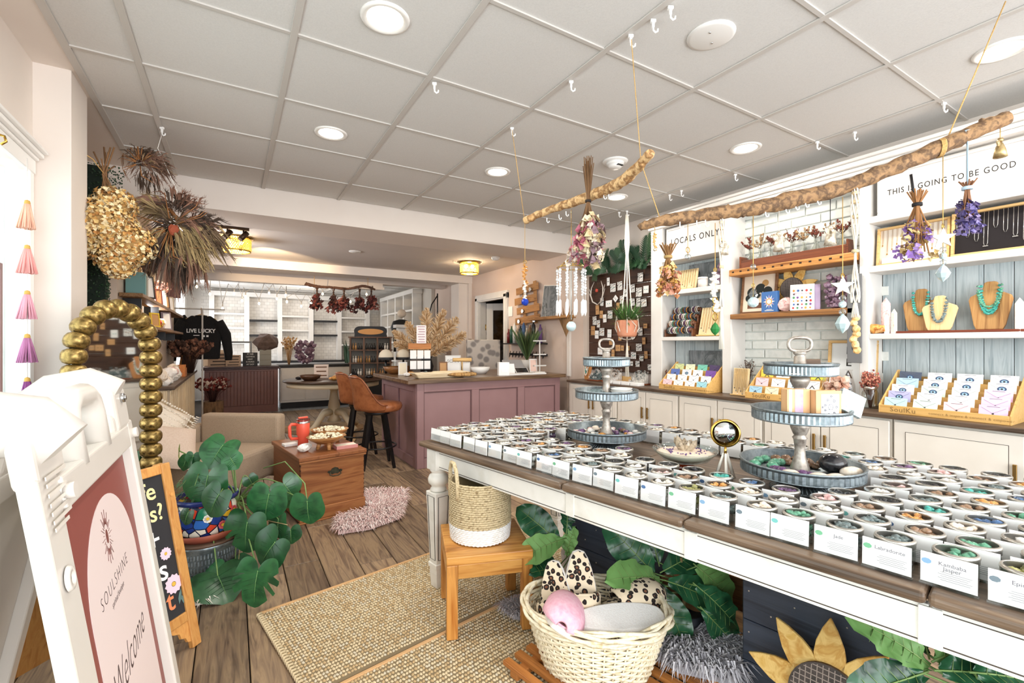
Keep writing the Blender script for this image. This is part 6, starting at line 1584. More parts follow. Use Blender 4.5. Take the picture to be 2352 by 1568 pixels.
for y, z, w_, h, ty in sorted(CL, key=lambda c: (rowof(c[1]), -c[0])):
 rw = rowof(z); cnt[rw] = cnt.get(rw, 0)+1
 lb = f'{["white speckled", "kraft brown", "tilted white"][ty]} earring card, {ORD[cnt[rw]-1]} from the left in the {rw} band of the jewellery board'
 lb = f'{["white speckled", "kraft", "tilted white"][ty]} earring card, {ORD[cnt[rw]-1]} along the {rw} band of the jewellery board'
 t = thing('earring_card', lb, 'earring card', (3.790, y, z), FR, 'earring cards on the jewellery board'); t.rotation_euler = (0, PI/4 if ty == 2 else q.uniform(-.06, .06), FR)
 MB().bx(-w_/2, w_/2, -.002, 0, -h/2, h/2).build('card', KRAFT if ty == 1 else SPK if q.random() < .65 else PAPER, t)
 m = MB()
 for s in (-1, 1): m.rock((s*w_*.18, -.004, 0), .005, q, 0, (1, .6, 1.2), 1, .2)
 m.build('earrings', STONE[['black', 'amber', 'grey', 'teal'][q.randrange(4)]], t)
t = thing('antler_wreath', 'small white antler wreath with a red flower, top left of the jewellery board', 'wreath', (3.775, 4.24, 1.86), FR)
m = MB()
for s in (-1, 1):
 m.tube([(0, 0, -.12), (s*.08, -.01, -.08), (s*.11, -.015, 0), (s*.10, -.01, .09), (s*.06, 0, .16)], [.007, .009, .008, .006, .003], 6)
 for a in (.02, .07): m.tube([(s*.11, -.012, a-.04), (s*.15, -.02, a+.04)], [.005, .002], 5)
m.build('antlers', mat('antler_white', '#d9cfc4', .6), t)
MB().rock((0, -.015, .05), .022, R, 0, (1, .6, 1), 2, .2).build('flower', mat('flower_coral', '#d4533f', .7), t)
m = MB()
for k in range(9): a = -.3+k*.45; m.tube([(0, -.01, .04), (.06*math.cos(a), -.015, .04+.07*math.sin(a)), (.09*math.cos(a), -.01, .05+.10*math.sin(a))], .002, 4)
m.build('twigs', DRY[1], t)
# fern foliage above the board
fn = thing('fern_garland', 'dark green artificial ferns spilling over the top of the jewellery board', 'plant', (3.78, 3.85, 2.11))
FERN = mat('fern_green', '#2f5233', .5); FERN2 = mat('fern_dark', '#20402a', .5); q = random.Random(31)
for k in range(34):
 y = q.uniform(-.54, .50); a = q.uniform(-.9, .9); up = q.uniform(.12, .34) if k > 14 else q.uniform(-.10, .03); ln = q.uniform(.2, .32)
 p0 = Vector((0, y, -.01)); p2 = Vector((-q.uniform(.03, .14), y+math.sin(a)*ln*.8, up)); p1 = (p0+p2)*.5+Vector((-.02, 0, .08)); m = MB(); n = 16; pts = []
 for i in range(n+1): t_ = i/n; pts.append(p0*(1-t_)**2+p1*2*t_*(1-t_)+p2*t_*t_)
 for i in range(2, n):
  d = (pts[i+1]-pts[i-1]).normalized() if i < n else d; s = d.cross(Vector((-1, 0, .2))).normalized(); l = .075*math.sin(PI*i/n*.9+.25)
  for sg_ in (-1, 1):
   e = pts[i]+s*sg_*l+d*l*.5; m.add([(pts[i]-d*.013)[:], (pts[i]+d*.013)[:], e[:]], [(0, 1, 2)])
 m.tube([p[:] for p in pts], .002, 4); m.build('frond', FERN if k % 2 else FERN2, fn)

# counter things under the board
bust('orange wood bust layered with bead necklaces at the far end of the counter', (3.60, 4.23, .8445), FR-.2, .27, .17, [('white', .5), ('teal', .62), ('cream', .72)], 26, .5, wood('bust_orange', ['#b4713a', '#d0935a'], 'z', .8, .45))
for k, (y, nm, c) in enumerate(((4.05, 'left', ['white', 'black', 'grey']), (3.80, 'second', ['black', 'brown', 'white']), (3.42, 'right', ['white', 'grey', 'clear']))):
 t = thing('ring_display', f'low display of rings and hoops on the counter under the board, {nm} one', 'jewellery display', (3.52, y, .8445), FR)
 MB().bx(-.09, .09, 0, .16, 0, .014).build('tray', wood('redwood_tray2', ['#7a3b20', '#94502c'], 'x', .8, .4), t, .002)
 q = random.Random(k); m = MB()
 for j in range(60):
  x, y_, z = q.uniform(-.08, .08), q.uniform(.01, .15), 0; z = .014+y_*.75+q.uniform(0, .01); n = 8; r_ = q.uniform(.007, .012)
  m.tube([(x+r_*math.cos(2*PI*i/n), y_, z+r_+r_*math.sin(2*PI*i/n)) for i in range(n)], .002, 4, q.randrange(3), closed=True)
 for j in range(5): m.bx(-.085, .085, .02+j*.027, .026+j*.027, .014, .02+j*.022, 2)
 m.build('rings', [STONE[x] for x in c], t, kind='stuff')
MB_ = MB().bx(-.07, .07, 0, .10, 0, .008).bx(-.07, .07, .092, .10, .008, .07).bx(-.07, .07, 0, .008, .008, .03)
tag(MB_.build('wooden_caddy', PINE, None, .002, 1, (3.58, 3.66, .8445), FR), 'small open pine caddy on the counter under the jewellery board', 'caddy')
for k in range(4):
 tag(MB().bx(-.055, .055, 0, .09, 0, .03).build('white_box', PAPER, None, .002, 1, (3.46, 3.72-.125*k, .8445), FR), f'flat white gift box on the counter edge, {ORD[k]} from the left', 'box', 'flat white boxes on the counter')

# ------------------------------------------------------------------ driftwood branches
BARK = pmat('driftwood_pale', ['#b98b57', '#e3c08c', '#8a6038', '#d7ad76'], (24, 24, 24), .75, bump=.6, detail=8)
BARKD = pmat('driftwood_dark', ['#7a5a40', '#a47f58', '#5f4733', '#94714e'], (30, 30, 30), .8, bump=.9, detail=10, lo=.3, hi=.7)
def branch(name, label, pts, rad, mt, seed, knots=5):
 q = random.Random(seed); P_ = [Vector(p) for p in pts]; out = []; rr = []
 for i in range(len(P_)-1):
  a, b, c, d = P_[max(0, i-1)], P_[i], P_[i+1], P_[min(len(P_)-1, i+2)]
  for k in range(8):
   t_ = k/8; p = .5*((2*b)+(c-a)*t_+(2*a-5*b+4*c-d)*t_**2+(3*b-a-3*c+d)*t_**3); out.append((p+Vector((q.uniform(-.003, .003), q.uniform(-.003, .003), q.uniform(-.003, .003))))[:]); rr.append((rad[i]*(1-t_)+rad[i+1]*t_)*q.uniform(.9, 1.1))
 out.append(P_[-1][:]); rr.append(rad[-1])
 m = MB().tube(out, rr, 12)
 for k in range(knots):
  i = q.randrange(3, len(out)-2); p = Vector(out[i]); d = Vector((q.uniform(-1, 1), q.uniform(-1, 1), q.uniform(-.3, 1))).normalized()
  m.tube([p[:], (p+d*rr[i]*1.35)[:]], [rr[i]*.55, rr[i]*.25], 7)
 return tag(m.build(name, mt, None), label, 'branch')
branch('driftwood_branch', 'shorter pale driftwood branch hung from twine near the beam', [(1.586, 2.465, 2.045), (1.674, 2.318, 2.094), (1.744, 2.042, 2.108), (1.729, 1.782, 2.106), (1.702, 1.635, 2.127), (1.666, 1.505, 2.159)], [.022, .024, .029, .030, .028, .020], BARK, 1)
branch('driftwood_branch', 'long dark driftwood branch hung over the display table', [(1.544, 1.462, 1.785), (1.606, 1.389, 1.806), (1.726, 1.281, 1.821), (1.864, 1.151, 1.837), (1.983, 1.044, 1.865), (2.115, 0.917, 1.902), (2.241, 0.794, 1.965), (2.388, 0.658, 2.051), (2.508, 0.527, 2.125)], [.016, .024, .027, .029, .036, .031, .030, .030, .027], BARKD, 2, 9)
def twine(label, pts, r=.0022, mt=None): return tag(MB().tube(pts, r, 5).build('twine', mt or TWINE, None), label, 'twine')
twine('twine from ceiling hook to the left end of the short branch', [(1.468, 2.424, 2.58), (1.586, 2.465, 2.045)])
twine('twine from ceiling hook crossing the short branch to the long branch', [(1.476, 1.442, 2.585), (1.702, 1.6, 2.153), (1.603, 1.391, 1.804)])
twine('twine tied around the right part of the long branch', [(2.63, .556, 2.63), (2.366, 0.672, 2.023)], .0026)
m = MB()
for k in range(4): 
 c = Vector((2.359, 0.676, 2.031)); n = 10; d = Vector((.62, -.76, .18)); m.tube([(c+d*(.004*k-.006)+Vector((.76*.033*math.cos(a), .62*.033*math.cos(a), .034*math.sin(a))))[:] for a in [2*PI*i/n for i in range(n)]], .0026, 5, closed=True)
tag(m.build('twine', TWINE, None), 'coil of golden twine wound round the long branch', 'twine')
# small s-hooks along the branches
shk = None
for k, (p, nm) in enumerate((((1.666, 2.335, 2.035), 'short'), ((1.706, 2.264, 2.045), 'short'), ((1.724, 2.218, 2.056), 'short'), ((1.74, 1.904, 2.078), 'short'), ((1.742, 1.868, 2.075), 'short'), ((1.649, 1.328, 1.782), 'long'), ((1.702, 1.284, 1.785), 'long'), ((1.734, 1.265, 1.788), 'long'), ((1.904, 1.103, 1.817), 'long'), ((1.967, 1.053, 1.829), 'long'), ((1.992, 1.027, 1.84), 'long'), ((2.016, 1.001, 1.848), 'long'), ((2.048, 0.97, 1.856), 'long'))):
 lb = f'white cup hook under the {nm} branch, {ORD[k if nm == "short" else k-5]} from the left'
 if shk is None: shk = tag(MB().tube([(0, 0, .012), (0, 0, -.008), (.006, 0, -.018), (.014, 0, -.014), (.014, 0, -.006)], .0028, 6).build('cup_hook', HOOKW, None, 0, 2, p, -.5), lb, 'hook', 'cup hooks under the branches')
 else: o = shk.copy(); COL.objects.link(o); o.location = p; o['label'] = lb

# ------------------------------------------------------------------ hanging bouquets and ornaments
def bouquet(label, top, h_stem, h_fl, spread, n, petal_cols, seed, psize=.016, tie='#2b2320', stem='#7b5a3a', cord=None):
 q = random.Random(seed); t = thing('dried_bouquet', label, 'dried bouquet', top)
 m = MB()
 for k in range(n):
  a = q.uniform(0, 6.28); s = .012*math.sqrt(q.random()); b_ = spread*.55*math.sqrt(q.random())
  m.tube([(s*2.6*math.cos(a)+q.uniform(-.012, .012), s*2.6*math.sin(a), h_stem*q.uniform(.75, 1)), (s*.5*math.cos(a), s*.5*math.sin(a), 0), (b_*math.cos(a), b_*math.sin(a), -h_fl*q.uniform(.4, .9))], .0026, 5)
 m.build('stems', mat('stem_'+stem.strip('#'), stem, .8), t)
 MB().lathe([(.017, -.006), (.0175, 0), (.017, .006)], 12).build('tie', mat('tie_'+tie.strip('#'), tie, .8), t)
 m = MB(); ln = len(petal_cols)
 for k in range(int(n*2.2)):
  f_ = q.uniform(.30, 1); a = q.uniform(0, 6.28); b_ = spread*f_*math.sqrt(q.random())*1.0; c = (b_*math.cos(a), b_*math.sin(a), -h_fl*f_); ci = q.randrange(ln); sz = psize*q.uniform(.5, 1.25)
  for j in range(7):
   u = Vector((q.gauss(0, 1), q.gauss(0, 1), q.gauss(0, 1))).normalized(); v = u.orthogonal().normalized(); w_ = u.cross(v); o = Vector(c)+u*sz*.5
   m.add([(o-v*sz*.2)[:], (o+w_*sz*.55+u*sz*.3)[:], (o+v*sz*.9+u*sz*.6)[:], (o-w_*sz*.55+u*sz*.3)[:]], [(0, 1, 2, 3)], ci)
 m.build('blooms', [mat('bloom_'+c.strip('#'), c, .85) for c in petal_cols], t, kind='stuff')
 return t
bouquet('dried cream and pink rose bouquet tied to the short branch with black ribbon', (1.713, 2.002, 2.071), .25, .33, .105, 40, ['#e9dcbd', '#f2e8cf', '#d9c39a', '#c9788c', '#9a7f86', '#efe4d4'], 1, .044)
bouquet('small dried yellow and peach bouquet at the left end of the long branch', (1.614, 1.361, 1.645), .06, .155, .06, 26, ['#d9b35f', '#e9c98a', '#c98a5e', '#e3a58c', '#b98a4a'], 2, .020, '#a88a55', '#8a6238')
bouquet('dried straw and purple statice bouquet on black ribbon, right side of the long branch', (2.32, 0.735, 1.82), .06, .22, .075, 26, ['#d7c290', '#b99a5f', '#8d6ab0', '#a98bc9', '#cdb27c'], 3, .020, '#1d1a1c', '#9a6b40')
bouquet('lavender blue statice bunch on a pale blue ribbon at the right end', (2.422, 0.615, 1.868), .03, .175, .045, 22, ['#6f63a0', '#8a7fb5', '#5b5080', '#a08fb8'], 4, .018, '#b9d3e6', '#8a5f42')
m = MB().tube([(2.465, 0.577, 2.098), (2.399, 0.616, 2.085), (2.422, 0.615, 2.039), (2.422, 0.615, 1.868)], .006, 4, flat=.3)
tag(m.build('ribbon', mat('ribbon_blue', '#b9d3e6', .5), None), 'pale blue ribbon looped over the long branch', 'ribbon')
tag(MB().tube([(2.298, 0.748, 1.94), (2.307, 0.743, 1.871), (2.32, 0.735, 1.82)], .005, 4, flat=.3).build('ribbon', mat('ribbon_black', '#201d20', .5), None), 'short black ribbon holding the straw bouquet', 'ribbon')
CRY = glass('crystal', '#eef6fb', .5, .02); IRI = mat('iridescent', '#cfe6ea', .08, .3)
def strand(name, label, cat, top, items, chain='#c9a25a'):
 """items: list of (z below top, kind, size, material)"""
 t = thing(name, label, cat, top); zmax = max(i[0] for i in items)
 MB().cyl((0, 0, 0), (0, 0, -zmax), .0016, n=5).build('cord', mat('cord_'+chain.strip('#'), chain, .4, .3), t)
 q = random.Random(3)
 for z, kd, s, mt in items:
  m = MB()
  if kd == 'ball': m.rock((0, 0, -z), s, q, 0, (1, 1, 1), 2, .04)
  elif kd == 'drop': m.lathe([(.0001, -z-s*1.5), (s*.7, -z-s*.8), (s, -z-s*.1), (s*.55, -z+s*.8), (.0001, -z+s*1.4)], 8, smooth=False)
  elif kd == 'ring': n = 14; m.tube([(s*math.cos(2*PI*i/n), 0, -z+s*math.sin(2*PI*i/n)) for i in range(n)], s*.14, 5, closed=True)
  elif kd == 'chips':
   for j in range(14): m.rock((q.uniform(-s, s)*.5, q.uniform(-s, s)*.5, -z-j*s*.55), s*q.uniform(.4, .7), q, 0, (1.3, 1, .7), 1, .3)
  elif kd == 'star':
   m.T = tr(0, 0, -z) @ rotz(-1.0) @ rotx(PI/2); m.prism([((s if i % 2 == 0 else s*.42)*math.sin(PI*i/5), (s if i % 2 == 0 else s*.42)*math.cos(PI*i/5)) for i in range(10)], .008, 0, -.004)
  elif kd == 'angel':
   m.lathe([(.0001, -z-s), (s*.42, -z-s*.95), (s*.3, -z-s*.3), (s*.16, -z+s*.1), (.0001, -z+s*.2)], 10); m.ball((0, 0, -z+s*.35), s*.2, 8, 6)
   for g in (-1, 1): m.rock((g*s*.42, 0, -z+.0), s*.36, q, 0, (1.1, .25, .7), 2, .12)
  m.build({'ball': 'crystal_ball', 'drop': 'crystal_drop', 'ring': 'ring', 'chips': 'stone_chips', 'star': 'star', 'angel': 'angel_figure'}[kd], mt, t)
 return t
SLV = pmat('pewter_angel', ['#b9a890', '#e3d8c6', '#8f7d64'], (50, 50, 50), .35, .6)
LAP = mat('cobalt_glass', '#1d3fae', .1)
strand('crystal_strand', 'string of gold chip beads with a cobalt blue ball, left end of short branch', 'ornament', (1.588, 2.464, 2.026), [(.24, 'ring', .012, GOLD), (.26, 'chips', .018, STONE['amber']), (.36, 'chips', .016, STONE['clear']), (.492, 'ball', .024, LAP)])
strand('crystal_strand', 'crystal strand with a clear prism ball, centre of the long branch', 'ornament', (1.87, 1.135, 1.813), [(.22, 'ball', .012, CRY), (.30, 'ring', .010, GOLD), (.335, 'drop', .018, CRY), (.37, 'ball', .022, IRI)])
strand('angel_ornament', 'pewter fairy ornament hanging above the brick bay books', 'ornament', (1.942, 1.068, 1.821), [(.115, 'angel', .055, SLV)], '#e6ddd0')
strand('angel_ornament', 'pewter angel ornament hung from black ribbon above the carved shelf', 'ornament', (2.081, 0.938, 1.888), [(.165, 'angel', .055, SLV)], '#2b2a2e')
strand('angel_ornament', 'brass angel ornament at the far right end of the long branch', 'ornament', (2.501, 0.543, 2.097), [(.07, 'angel', .05, pmat('brass_angel', ['#a08456', '#d2bb8c'], (40, 40, 40), .35, .7))])
strand('star_suncatcher', 'rhinestone star suncatcher with crystals, beside the grey slate strip', 'ornament', (2.112, 0.907, 1.863), [(.32, 'ring', .012, GOLD), (.36, 'star', .042, pmat('rhinestone', ['#e9dcc3', '#fffaf0', '#bfae90'], (160, 160, 160), .2, .4)), (.41, 'ball', .013, CRY), (.435, 'ball', .014, IRI), (.465, 'ball', .013, CRY), (.51, 'drop', .028, IRI)])
strand('star_suncatcher', 'rhinestone star suncatcher with crystals in front of the black velvet tray', 'ornament', (2.368, 0.671, 2.011), [(.285, 'ring', .011, GOLD), (.33, 'star', .040, MATS['rhinestone']), (.375, 'ball', .012, CRY), (.40, 'ball', .013, IRI), (.425, 'ball', .012, CRY), (.465, 'drop', .024, IRI)])
strand('crystal_strand', 'gold wire strand of chip stones ending in a green faceted gem', 'ornament', (1.761, 1.237, 1.784), [(.20, 'ring', .01, GOLD), (.215, 'chips', .022, STONE['clear']), (.33, 'ring', .016, GOLD), (.365, 'ring', .016, GOLD), (.40, 'ring', .016, GOLD), (.45, 'drop', .020, mat('emerald_glass', '#2f7d3f', .08))])
strand('angel_ornament', 'small pewter angel on white macrame near the locals only sign', 'ornament', (1.79, 1.213, 1.795), [(.11, 'angel', .04, SLV)], '#efe9de')
strand('bottle_ornament', 'tiny cork stopped wish bottle on a looped cord by the locals only sign', 'ornament', (1.674, 1.307, 1.782), [(.11, 'ring', .012, GOLD), (.14, 'ball', .014, CRY)], '#c9a878')
strand('tassel_ornament', 'little twisted rope ornament at the left tip of the long branch', 'ornament', (1.564, 1.391, 1.777), [(.03, 'chips', .010, TWINE), (.10, 'ball', .008, SLV)], '#c9a878')
def macrame(label, top, ln, w_, colr, twist=False, tasl=.10):
 t = thing('macrame_cord', label, 'macrame', top); m = MB(); mt = mat('macrame_white', '#efe8da', .9)
 for k in range(6):
  a = k*PI/3; pts = [((w_*math.cos(a+z*12)*(.5+.4*math.sin(z*18)), w_*math.sin(a+z*12)*(.5+.4*math.sin(z*18)), -z)) for z in [ln*i/22 for i in range(23)]]; m.tube(pts, .0028, 4)
 m.build('cords', mt, t)
 m = MB()
 for z in (.02, ln*.12, ln*.25, ln*.55): m.lathe([(w_*.7, -z-.006), (w_*.85, -z), (w_*.7, -z+.006)], 10)
 m.build('knots', mat('macrame_tan', '#d9c29a', .9), t)
 m = MB()
 for k in range(14): a = k*.45; m.tube([(w_*.3*math.cos(a), w_*.3*math.sin(a), -ln), (w_*.8*math.cos(a), w_*.8*math.sin(a), -ln-tasl)], .0018, 4)
 m.build('tassel', mt, t); return t
macrame('white macrame hanging with long tails left of the brick bay', (1.784, 1.223, 1.806), .38, .012, '#efe8da', False, .18)
mc = macrame('white macrame holder with a peach salt stone twist near the grey slate strip', (2.144, 0.876, 1.895), .46, .016, '#efe8da', False, .06)
m = MB()
for k in range(7): m.rock((.006*math.cos(k*2), .006*math.sin(k*2), -.52-k*.022), .014, R, 0, (1, 1, 1.1), 2, .15)
m.build('stone_twist', pmat('honey_stone', ['#d9a35c', '#f0cf96'], (40, 40, 40), .4), mc)
# crystal chandelier mobile
t = thing('crystal_mobile', 'gold hoop mobile hung with white crystal prisms, under the short branch', 'ornament', (1.732, 2.178, 2.073))
MB().cyl((0, 0, 0), (0, 0, -.30), .0018, n=5).build('chain', GOLD, t)
m = MB(); n = 24; m.tube([(.085*math.cos(2*PI*i/n), .085*math.sin(2*PI*i/n), -.35) for i in range(n)], .003, 5, closed=True).tube([(.045*math.cos(2*PI*i/n), .045*math.sin(2*PI*i/n), -.32) for i in range(n)], .0025, 5, closed=True)
for k in range(6): a = k*PI/3; m.tube([(0, 0, -.29), (.045*math.cos(a), .045*math.sin(a), -.32), (.085*math.cos(a), .085*math.sin(a), -.35)], .0016, 4)
m.build('hoop', GOLD, t)
for k in range(10):
 a = 2*PI*k/10; x, y = .083*math.cos(a), .083*math.sin(a); m = MB()
 m.tube([(x, y, -.35), (x, y, -.58)], .0012, 4)
 for j in range(9): m.ball((x, y, -.37-j*.017), .007 if j % 3 else .010, 6, 4)
 m.lathe([(.0001, -.64), (.009, -.615), (.008, -.55), (.0001, -.54)], 6, (x, y, 0), smooth=False); m.build('prism_strand', mat('crystal_white', '#eef0f2', .12, .0), t)
MB().cyl((0, 0, -.32), (0, 0, -.66), .0014, n=5).ball((0, 0, -.70), .030, 14, 10).build('prism_ball', IRI, t)
# macrame plant hanger with terracotta pot
t = thing('plant_hanger', 'white macrame plant hanger with a terracotta pot and ferny plant', 'plant hanger', (3.48, 3.46, 2.60))
zc = -1.15; mt = mat('macrame_white', '#efe8da', .9)
m = MB()
for k in range(4):
 a = PI/4+k*PI/2; c, s = math.cos(a), math.sin(a)
 m.tube([(.008*c, .008*s, 0), (.018*c, .018*s, -.30), (.010*c, .010*s, -.42), (.028*c, .028*s, -.75), (.045*c, .045*s, -.98), (.105*c, .105*s, zc+.10), (.118*c, .118*s, zc-.02), (.07*c, .07*s, zc-.125), (0, 0, zc-.14)], [.007, .010, .006, .006, .006, .006, .006, .006, .006], 6)
 a2 = a+PI/4; m.tube([(.105*c, .105*s, zc+.10), (.125*math.cos(a2), .125*math.sin(a2), zc), (.07*math.cos(a2), .07*math.sin(a2), zc-.12)], .005, 5)
m.build('cords', mt, t)
m = MB()
for k in range(14): m.tube([(0, 0, zc-.14), (.012*math.cos(k), .012*math.sin(k), zc-.30), (.018*math.cos(k), .018*math.sin(k), zc-.52)], .004, 4)
m.build('tail', mt, t)
MB().lathe([(.0001, -.11), (.085, -.11), (.098, -.09), (.112, .05), (.108, .06), (.10, .055), (.0001, .03)], 28, (0, 0, zc), cap=False).build('pot', pmat('terracotta_light', ['#d98b68', '#e2a081'], (12, 12, 12), .6), t)
q = random.Random(2); m = MB()
for k in range(260):
 a = q.uniform(0, 6.28); e = q.uniform(.1, 1); l = q.uniform(.12, .25); p0 = Vector((.05*math.cos(a), .05*math.sin(a), zc+.05)); d = Vector((math.cos(a)*e, math.sin(a)*e, q.uniform(.2, 1.1)-e*.55)).normalized(); p2 = p0+d*l; s = d.cross(Vector((0, 0, 1))).normalized()*.005
 m.add([(p0-s*.3)[:], (p0+s*.3)[:], (p0+d*l*.6+s)[:], p2[:], (p0+d*l*.6-s)[:]], [(0, 1, 2, 3, 4)], k % 2)
m.build('foliage', [mat('asparagus_green', '#5f8a45', .6), mat('asparagus_dark', '#3f6634', .6)], t, kind='stuff')
# hydrangea bunch on the column, and the two dried wreaths
def hydrangea(label, c, lobes, cols, seed, n=2600):
 q = random.Random(seed); t = thing('hydrangea_bunch', label, 'dried bouquet', c); m = MB()
 for (x, y, z, r_) in lobes:
  k = int(n*r_*r_*45)
  for _ in range(k):
   u = Vector((q.gauss(0, 1), q.gauss(0, 1), q.gauss(0, 1))).normalized(); o = Vector((x, y, z))+u*r_*q.uniform(.8, 1.12); v = (u.orthogonal().normalized()*math.cos(_*1.7)+u.cross(u.orthogonal().normalized())*math.sin(_*1.7)); w_ = u.cross(v); s = q.uniform(.016, .026)
   m.add([(o-v*s*.25)[:], (o+w_*s*.5+u*s*.35)[:], (o+v*s*.8+u*s*.5)[:], (o-w_*s*.5+u*s*.35)[:]], [(0, 1, 2, 3)], q.randrange(len(cols)))
 m.build('flower_heads', [mat('hyd_'+x.strip('#'), x, .85) for x in cols], t, kind='stuff')
 m = MB()
 for (x, y, z, r_) in lobes: m.rock((x, y, z), r_*.8, q, 0, (1, 1, 1), 2, .05)
 m.build('heads_core', mat('hyd_core', '#c09a60', .9), t)
 m = MB()
 for k in range(8): m.tube([(q.uniform(-.09, .03), q.uniform(-.05, .05), .42+q.uniform(-.06, .06)), (-.02+q.uniform(-.01, .01), 0, .30), (q.uniform(-.06, .08), q.uniform(-.05, .05), .10)], .0045, 5)
 m.build('stems', mat('hyd_stem', '#7d5a3a', .85), t); MB().tube([(-.02, 0, .30), (-.06, -.06, .36), (-.09, -.12, .37)], .003, 5).build('cord', TWINE, t); return t
hydrangea('large bunch of golden dried hydrangeas hung on the left column', (-0.615, 3.529, 1.954), [(.0, 0, -.02, .13), (-.12, .02, -.06, .12), (.10, 0, -.10, .11), (.03, .02, -.16, .10), (.02, 0, .12, .10), (.05, -.02, -.22, .075), (-.03, -.04, .02, .11)], ['#d9b878', '#ead3a0', '#c79a58', '#f0dfb6', '#b98246'], 5, 1600)
def grass_wreath(label, c, r_, n, seed, cols, big):
 q = random.Random(seed); t = thing('dried_wreath', label, 'wreath', c)
 tufts = [(q.uniform(0, 6.28), q.uniform(.1, .75)*r_, q.uniform(-.7, .7), q.uniform(.6, 1.15), q.randrange(len(cols))) for _ in range(26 if big else 18)]
 for ci, cc in enumerate(cols):
  m = MB()
  for a, rr, db, lf, cj in tufts:
   if cj != ci: continue
   for k in range(n//6):
    p0 = RT*(rr*math.cos(a)+q.gauss(0, .012))+UP*(rr*math.sin(a)+q.gauss(0, .012))+AW*q.uniform(-.09, .06)
    b_ = a+db+q.gauss(0, .28); l = lf*q.uniform(.5, 1.0)*r_; d = (RT*math.cos(b_)+UP*(math.sin(b_)-.30)+AW*q.gauss(-.1, .3)).normalized(); p1 = p0+d*l*.55; p2 = p0+d*l+Vector((0, 0, -.38*l)); s = d.cross(AW).normalized(); w_ = l*q.uniform(.03, .07)
    m.add([p0[:], (p1+s*w_)[:], p2[:], (p1-s*w_)[:]], [(0, 1, 2, 3)]); m.add([p0[:], (p1+AW*w_)[:], p2[:], (p1-AW*w_)[:]], [(0, 1, 2, 3)])
    for j in range(7):
     o = p1+(p2-p1)*q.random(); e = o+(d+Vector((q.gauss(0, .6), q.gauss(0, .6), q.gauss(0, .6)))).normalized()*l*.16; m.add([o[:], (o+s*.003)[:], e[:]], [(0, 1, 2)])
  m.build('plumes', mat(f'wreath_{cc.strip("#")}', cc, .9), t, kind='stuff')
 m = MB()
 for k in range(16):
  a = q.uniform(0, 6.28); m.tube([(RT*(r_*.2*math.cos(a))+UP*(r_*.2*math.sin(a))-AW*.08)[:], (RT*(r_*.95*math.cos(a))+UP*(r_*.9*math.sin(a))-AW*.1)[:], (RT*(r_*1.15*math.cos(a+.3))+UP*(r_*1.05*math.sin(a+.3)-.03)-AW*.06)[:]], [.003, .0022, .001], 4)
 m.build('twigs', mat('twig_tan', '#a06a3c', .8), t)
 return t
w1 = grass_wreath('large wreath of brown dried pampas and grasses hanging near the beam', (-0.288, 3.623, 2.003), .22, 230, 3, ['#a28a64', '#75604a', '#b8a074', '#8f6a58', '#54443a'], True)
m = MB().tube([(-.05, 0, .12), (.0, -.03, .04), (.04, -.06, -.04), (.02, -.05, -.10)], [.012, .011, .008, .005], 6); m.build('twig', mat('twig_tan', '#a06a3c', .8), w1)
MB().rock((-.02, -.09, -.03), .028, R, 0, (1, .7, 1.2), 2, .25).build('rust_flower', mat('rust_flower', '#9a4a30', .85), w1)
grass_wreath('small tuft wreath of dark dried flowers above the large wreath', (-0.444, 3.659, 2.373), .10, 150, 4, ['#75594a', '#93705e', '#5f4c3e', '#a58b6c'], False)
twine('white thread holding the dried wreaths from the ceiling', [(-.373, 3.657, 2.63), (-0.399, 3.632, 2.496), (-0.287, 3.61, 2.208)], .002, mat('thread_white', '#efece6', .8))

# ------------------------------------------------------------------ left side: hedge, shelves, slatted counter
hd = thing('boxwood_panel', 'tall dark artificial boxwood strip behind the left column', 'greenery', (-.775, 3.98, .0))
MB().bx(-.07, .07, -.04, .04, 0, 2.42).build('core', mat('boxwood_core', '#16241a', .9), hd)
q = random.Random(1); m = MB()
for k in range(2600):
 x, y, z = q.uniform(-.075, .08), q.choice((-.045, -.045, .045)), q.uniform(.3, 2.42)
 if q.random() < .35: x, y = .075, q.uniform(-.04, .04)
 if z > 2.05: x += (z-2.05)*.28*q.random(); y -= .05*q.random()
 d = Vector((q.uniform(-1, 1), q.uniform(-1, .2), q.uniform(-1, 1))).normalized()*.016; s = d.orthogonal().normalized()*.006; o = Vector((x, y, z))
 m.add([o[:], (o+d*.5+s)[:], (o+d)[:], (o+d*.5-s)[:]], [(0, 1, 2, 3)], k % 2)
m.build('leaves', [mat('boxwood', '#2c4a2e', .5), mat('boxwood_dark', '#1c3322', .5)], hd, kind='stuff')
RUSTY = wood('rustic_shelf_y', ['#6b4a2e', '#94704a', '#52371f'], 'x', .6, .55)
for z, y0, nm in ((1.64, 4.66, 'upper'), (1.40, 5.2, 'lower')):
 t = thing('plank_shelf', f'{nm} rustic plank shelf on the left wall by the small window', 'shelf', (-.755, y0, z), FL)
 MB().bx(0, 8.2-y0, -.15, 0, 0, .03).build('board', RUSTY, t, .004)
 for x in (.15, 1.2, 2.2): MB().bx(x, x+.015, -.12, 0, -.09, -.001).build('bracket', BLACK, t)
bcol = ['#6f9a9a', '#8fb5b0', '#3c4a52', '#d8cbb5', '#4b6a70', '#e9e4da']
for k in range(6):
 h = .19-.01*(k % 3); o = MB().bx(0, .022, -.13, 0, 0, h).build('book', mat('spine_'+bcol[k].strip('#'), bcol[k], .6), None, .002, 1, (-.60-.13*0, 4.86+.028*k, 1.6705), FL)
 o.location = (-.745, 4.86+.028*k, 1.6705); tag(o, f'book standing on the upper left shelf, {ORD[k]} from the near end', 'book', 'books on the upper left shelf')
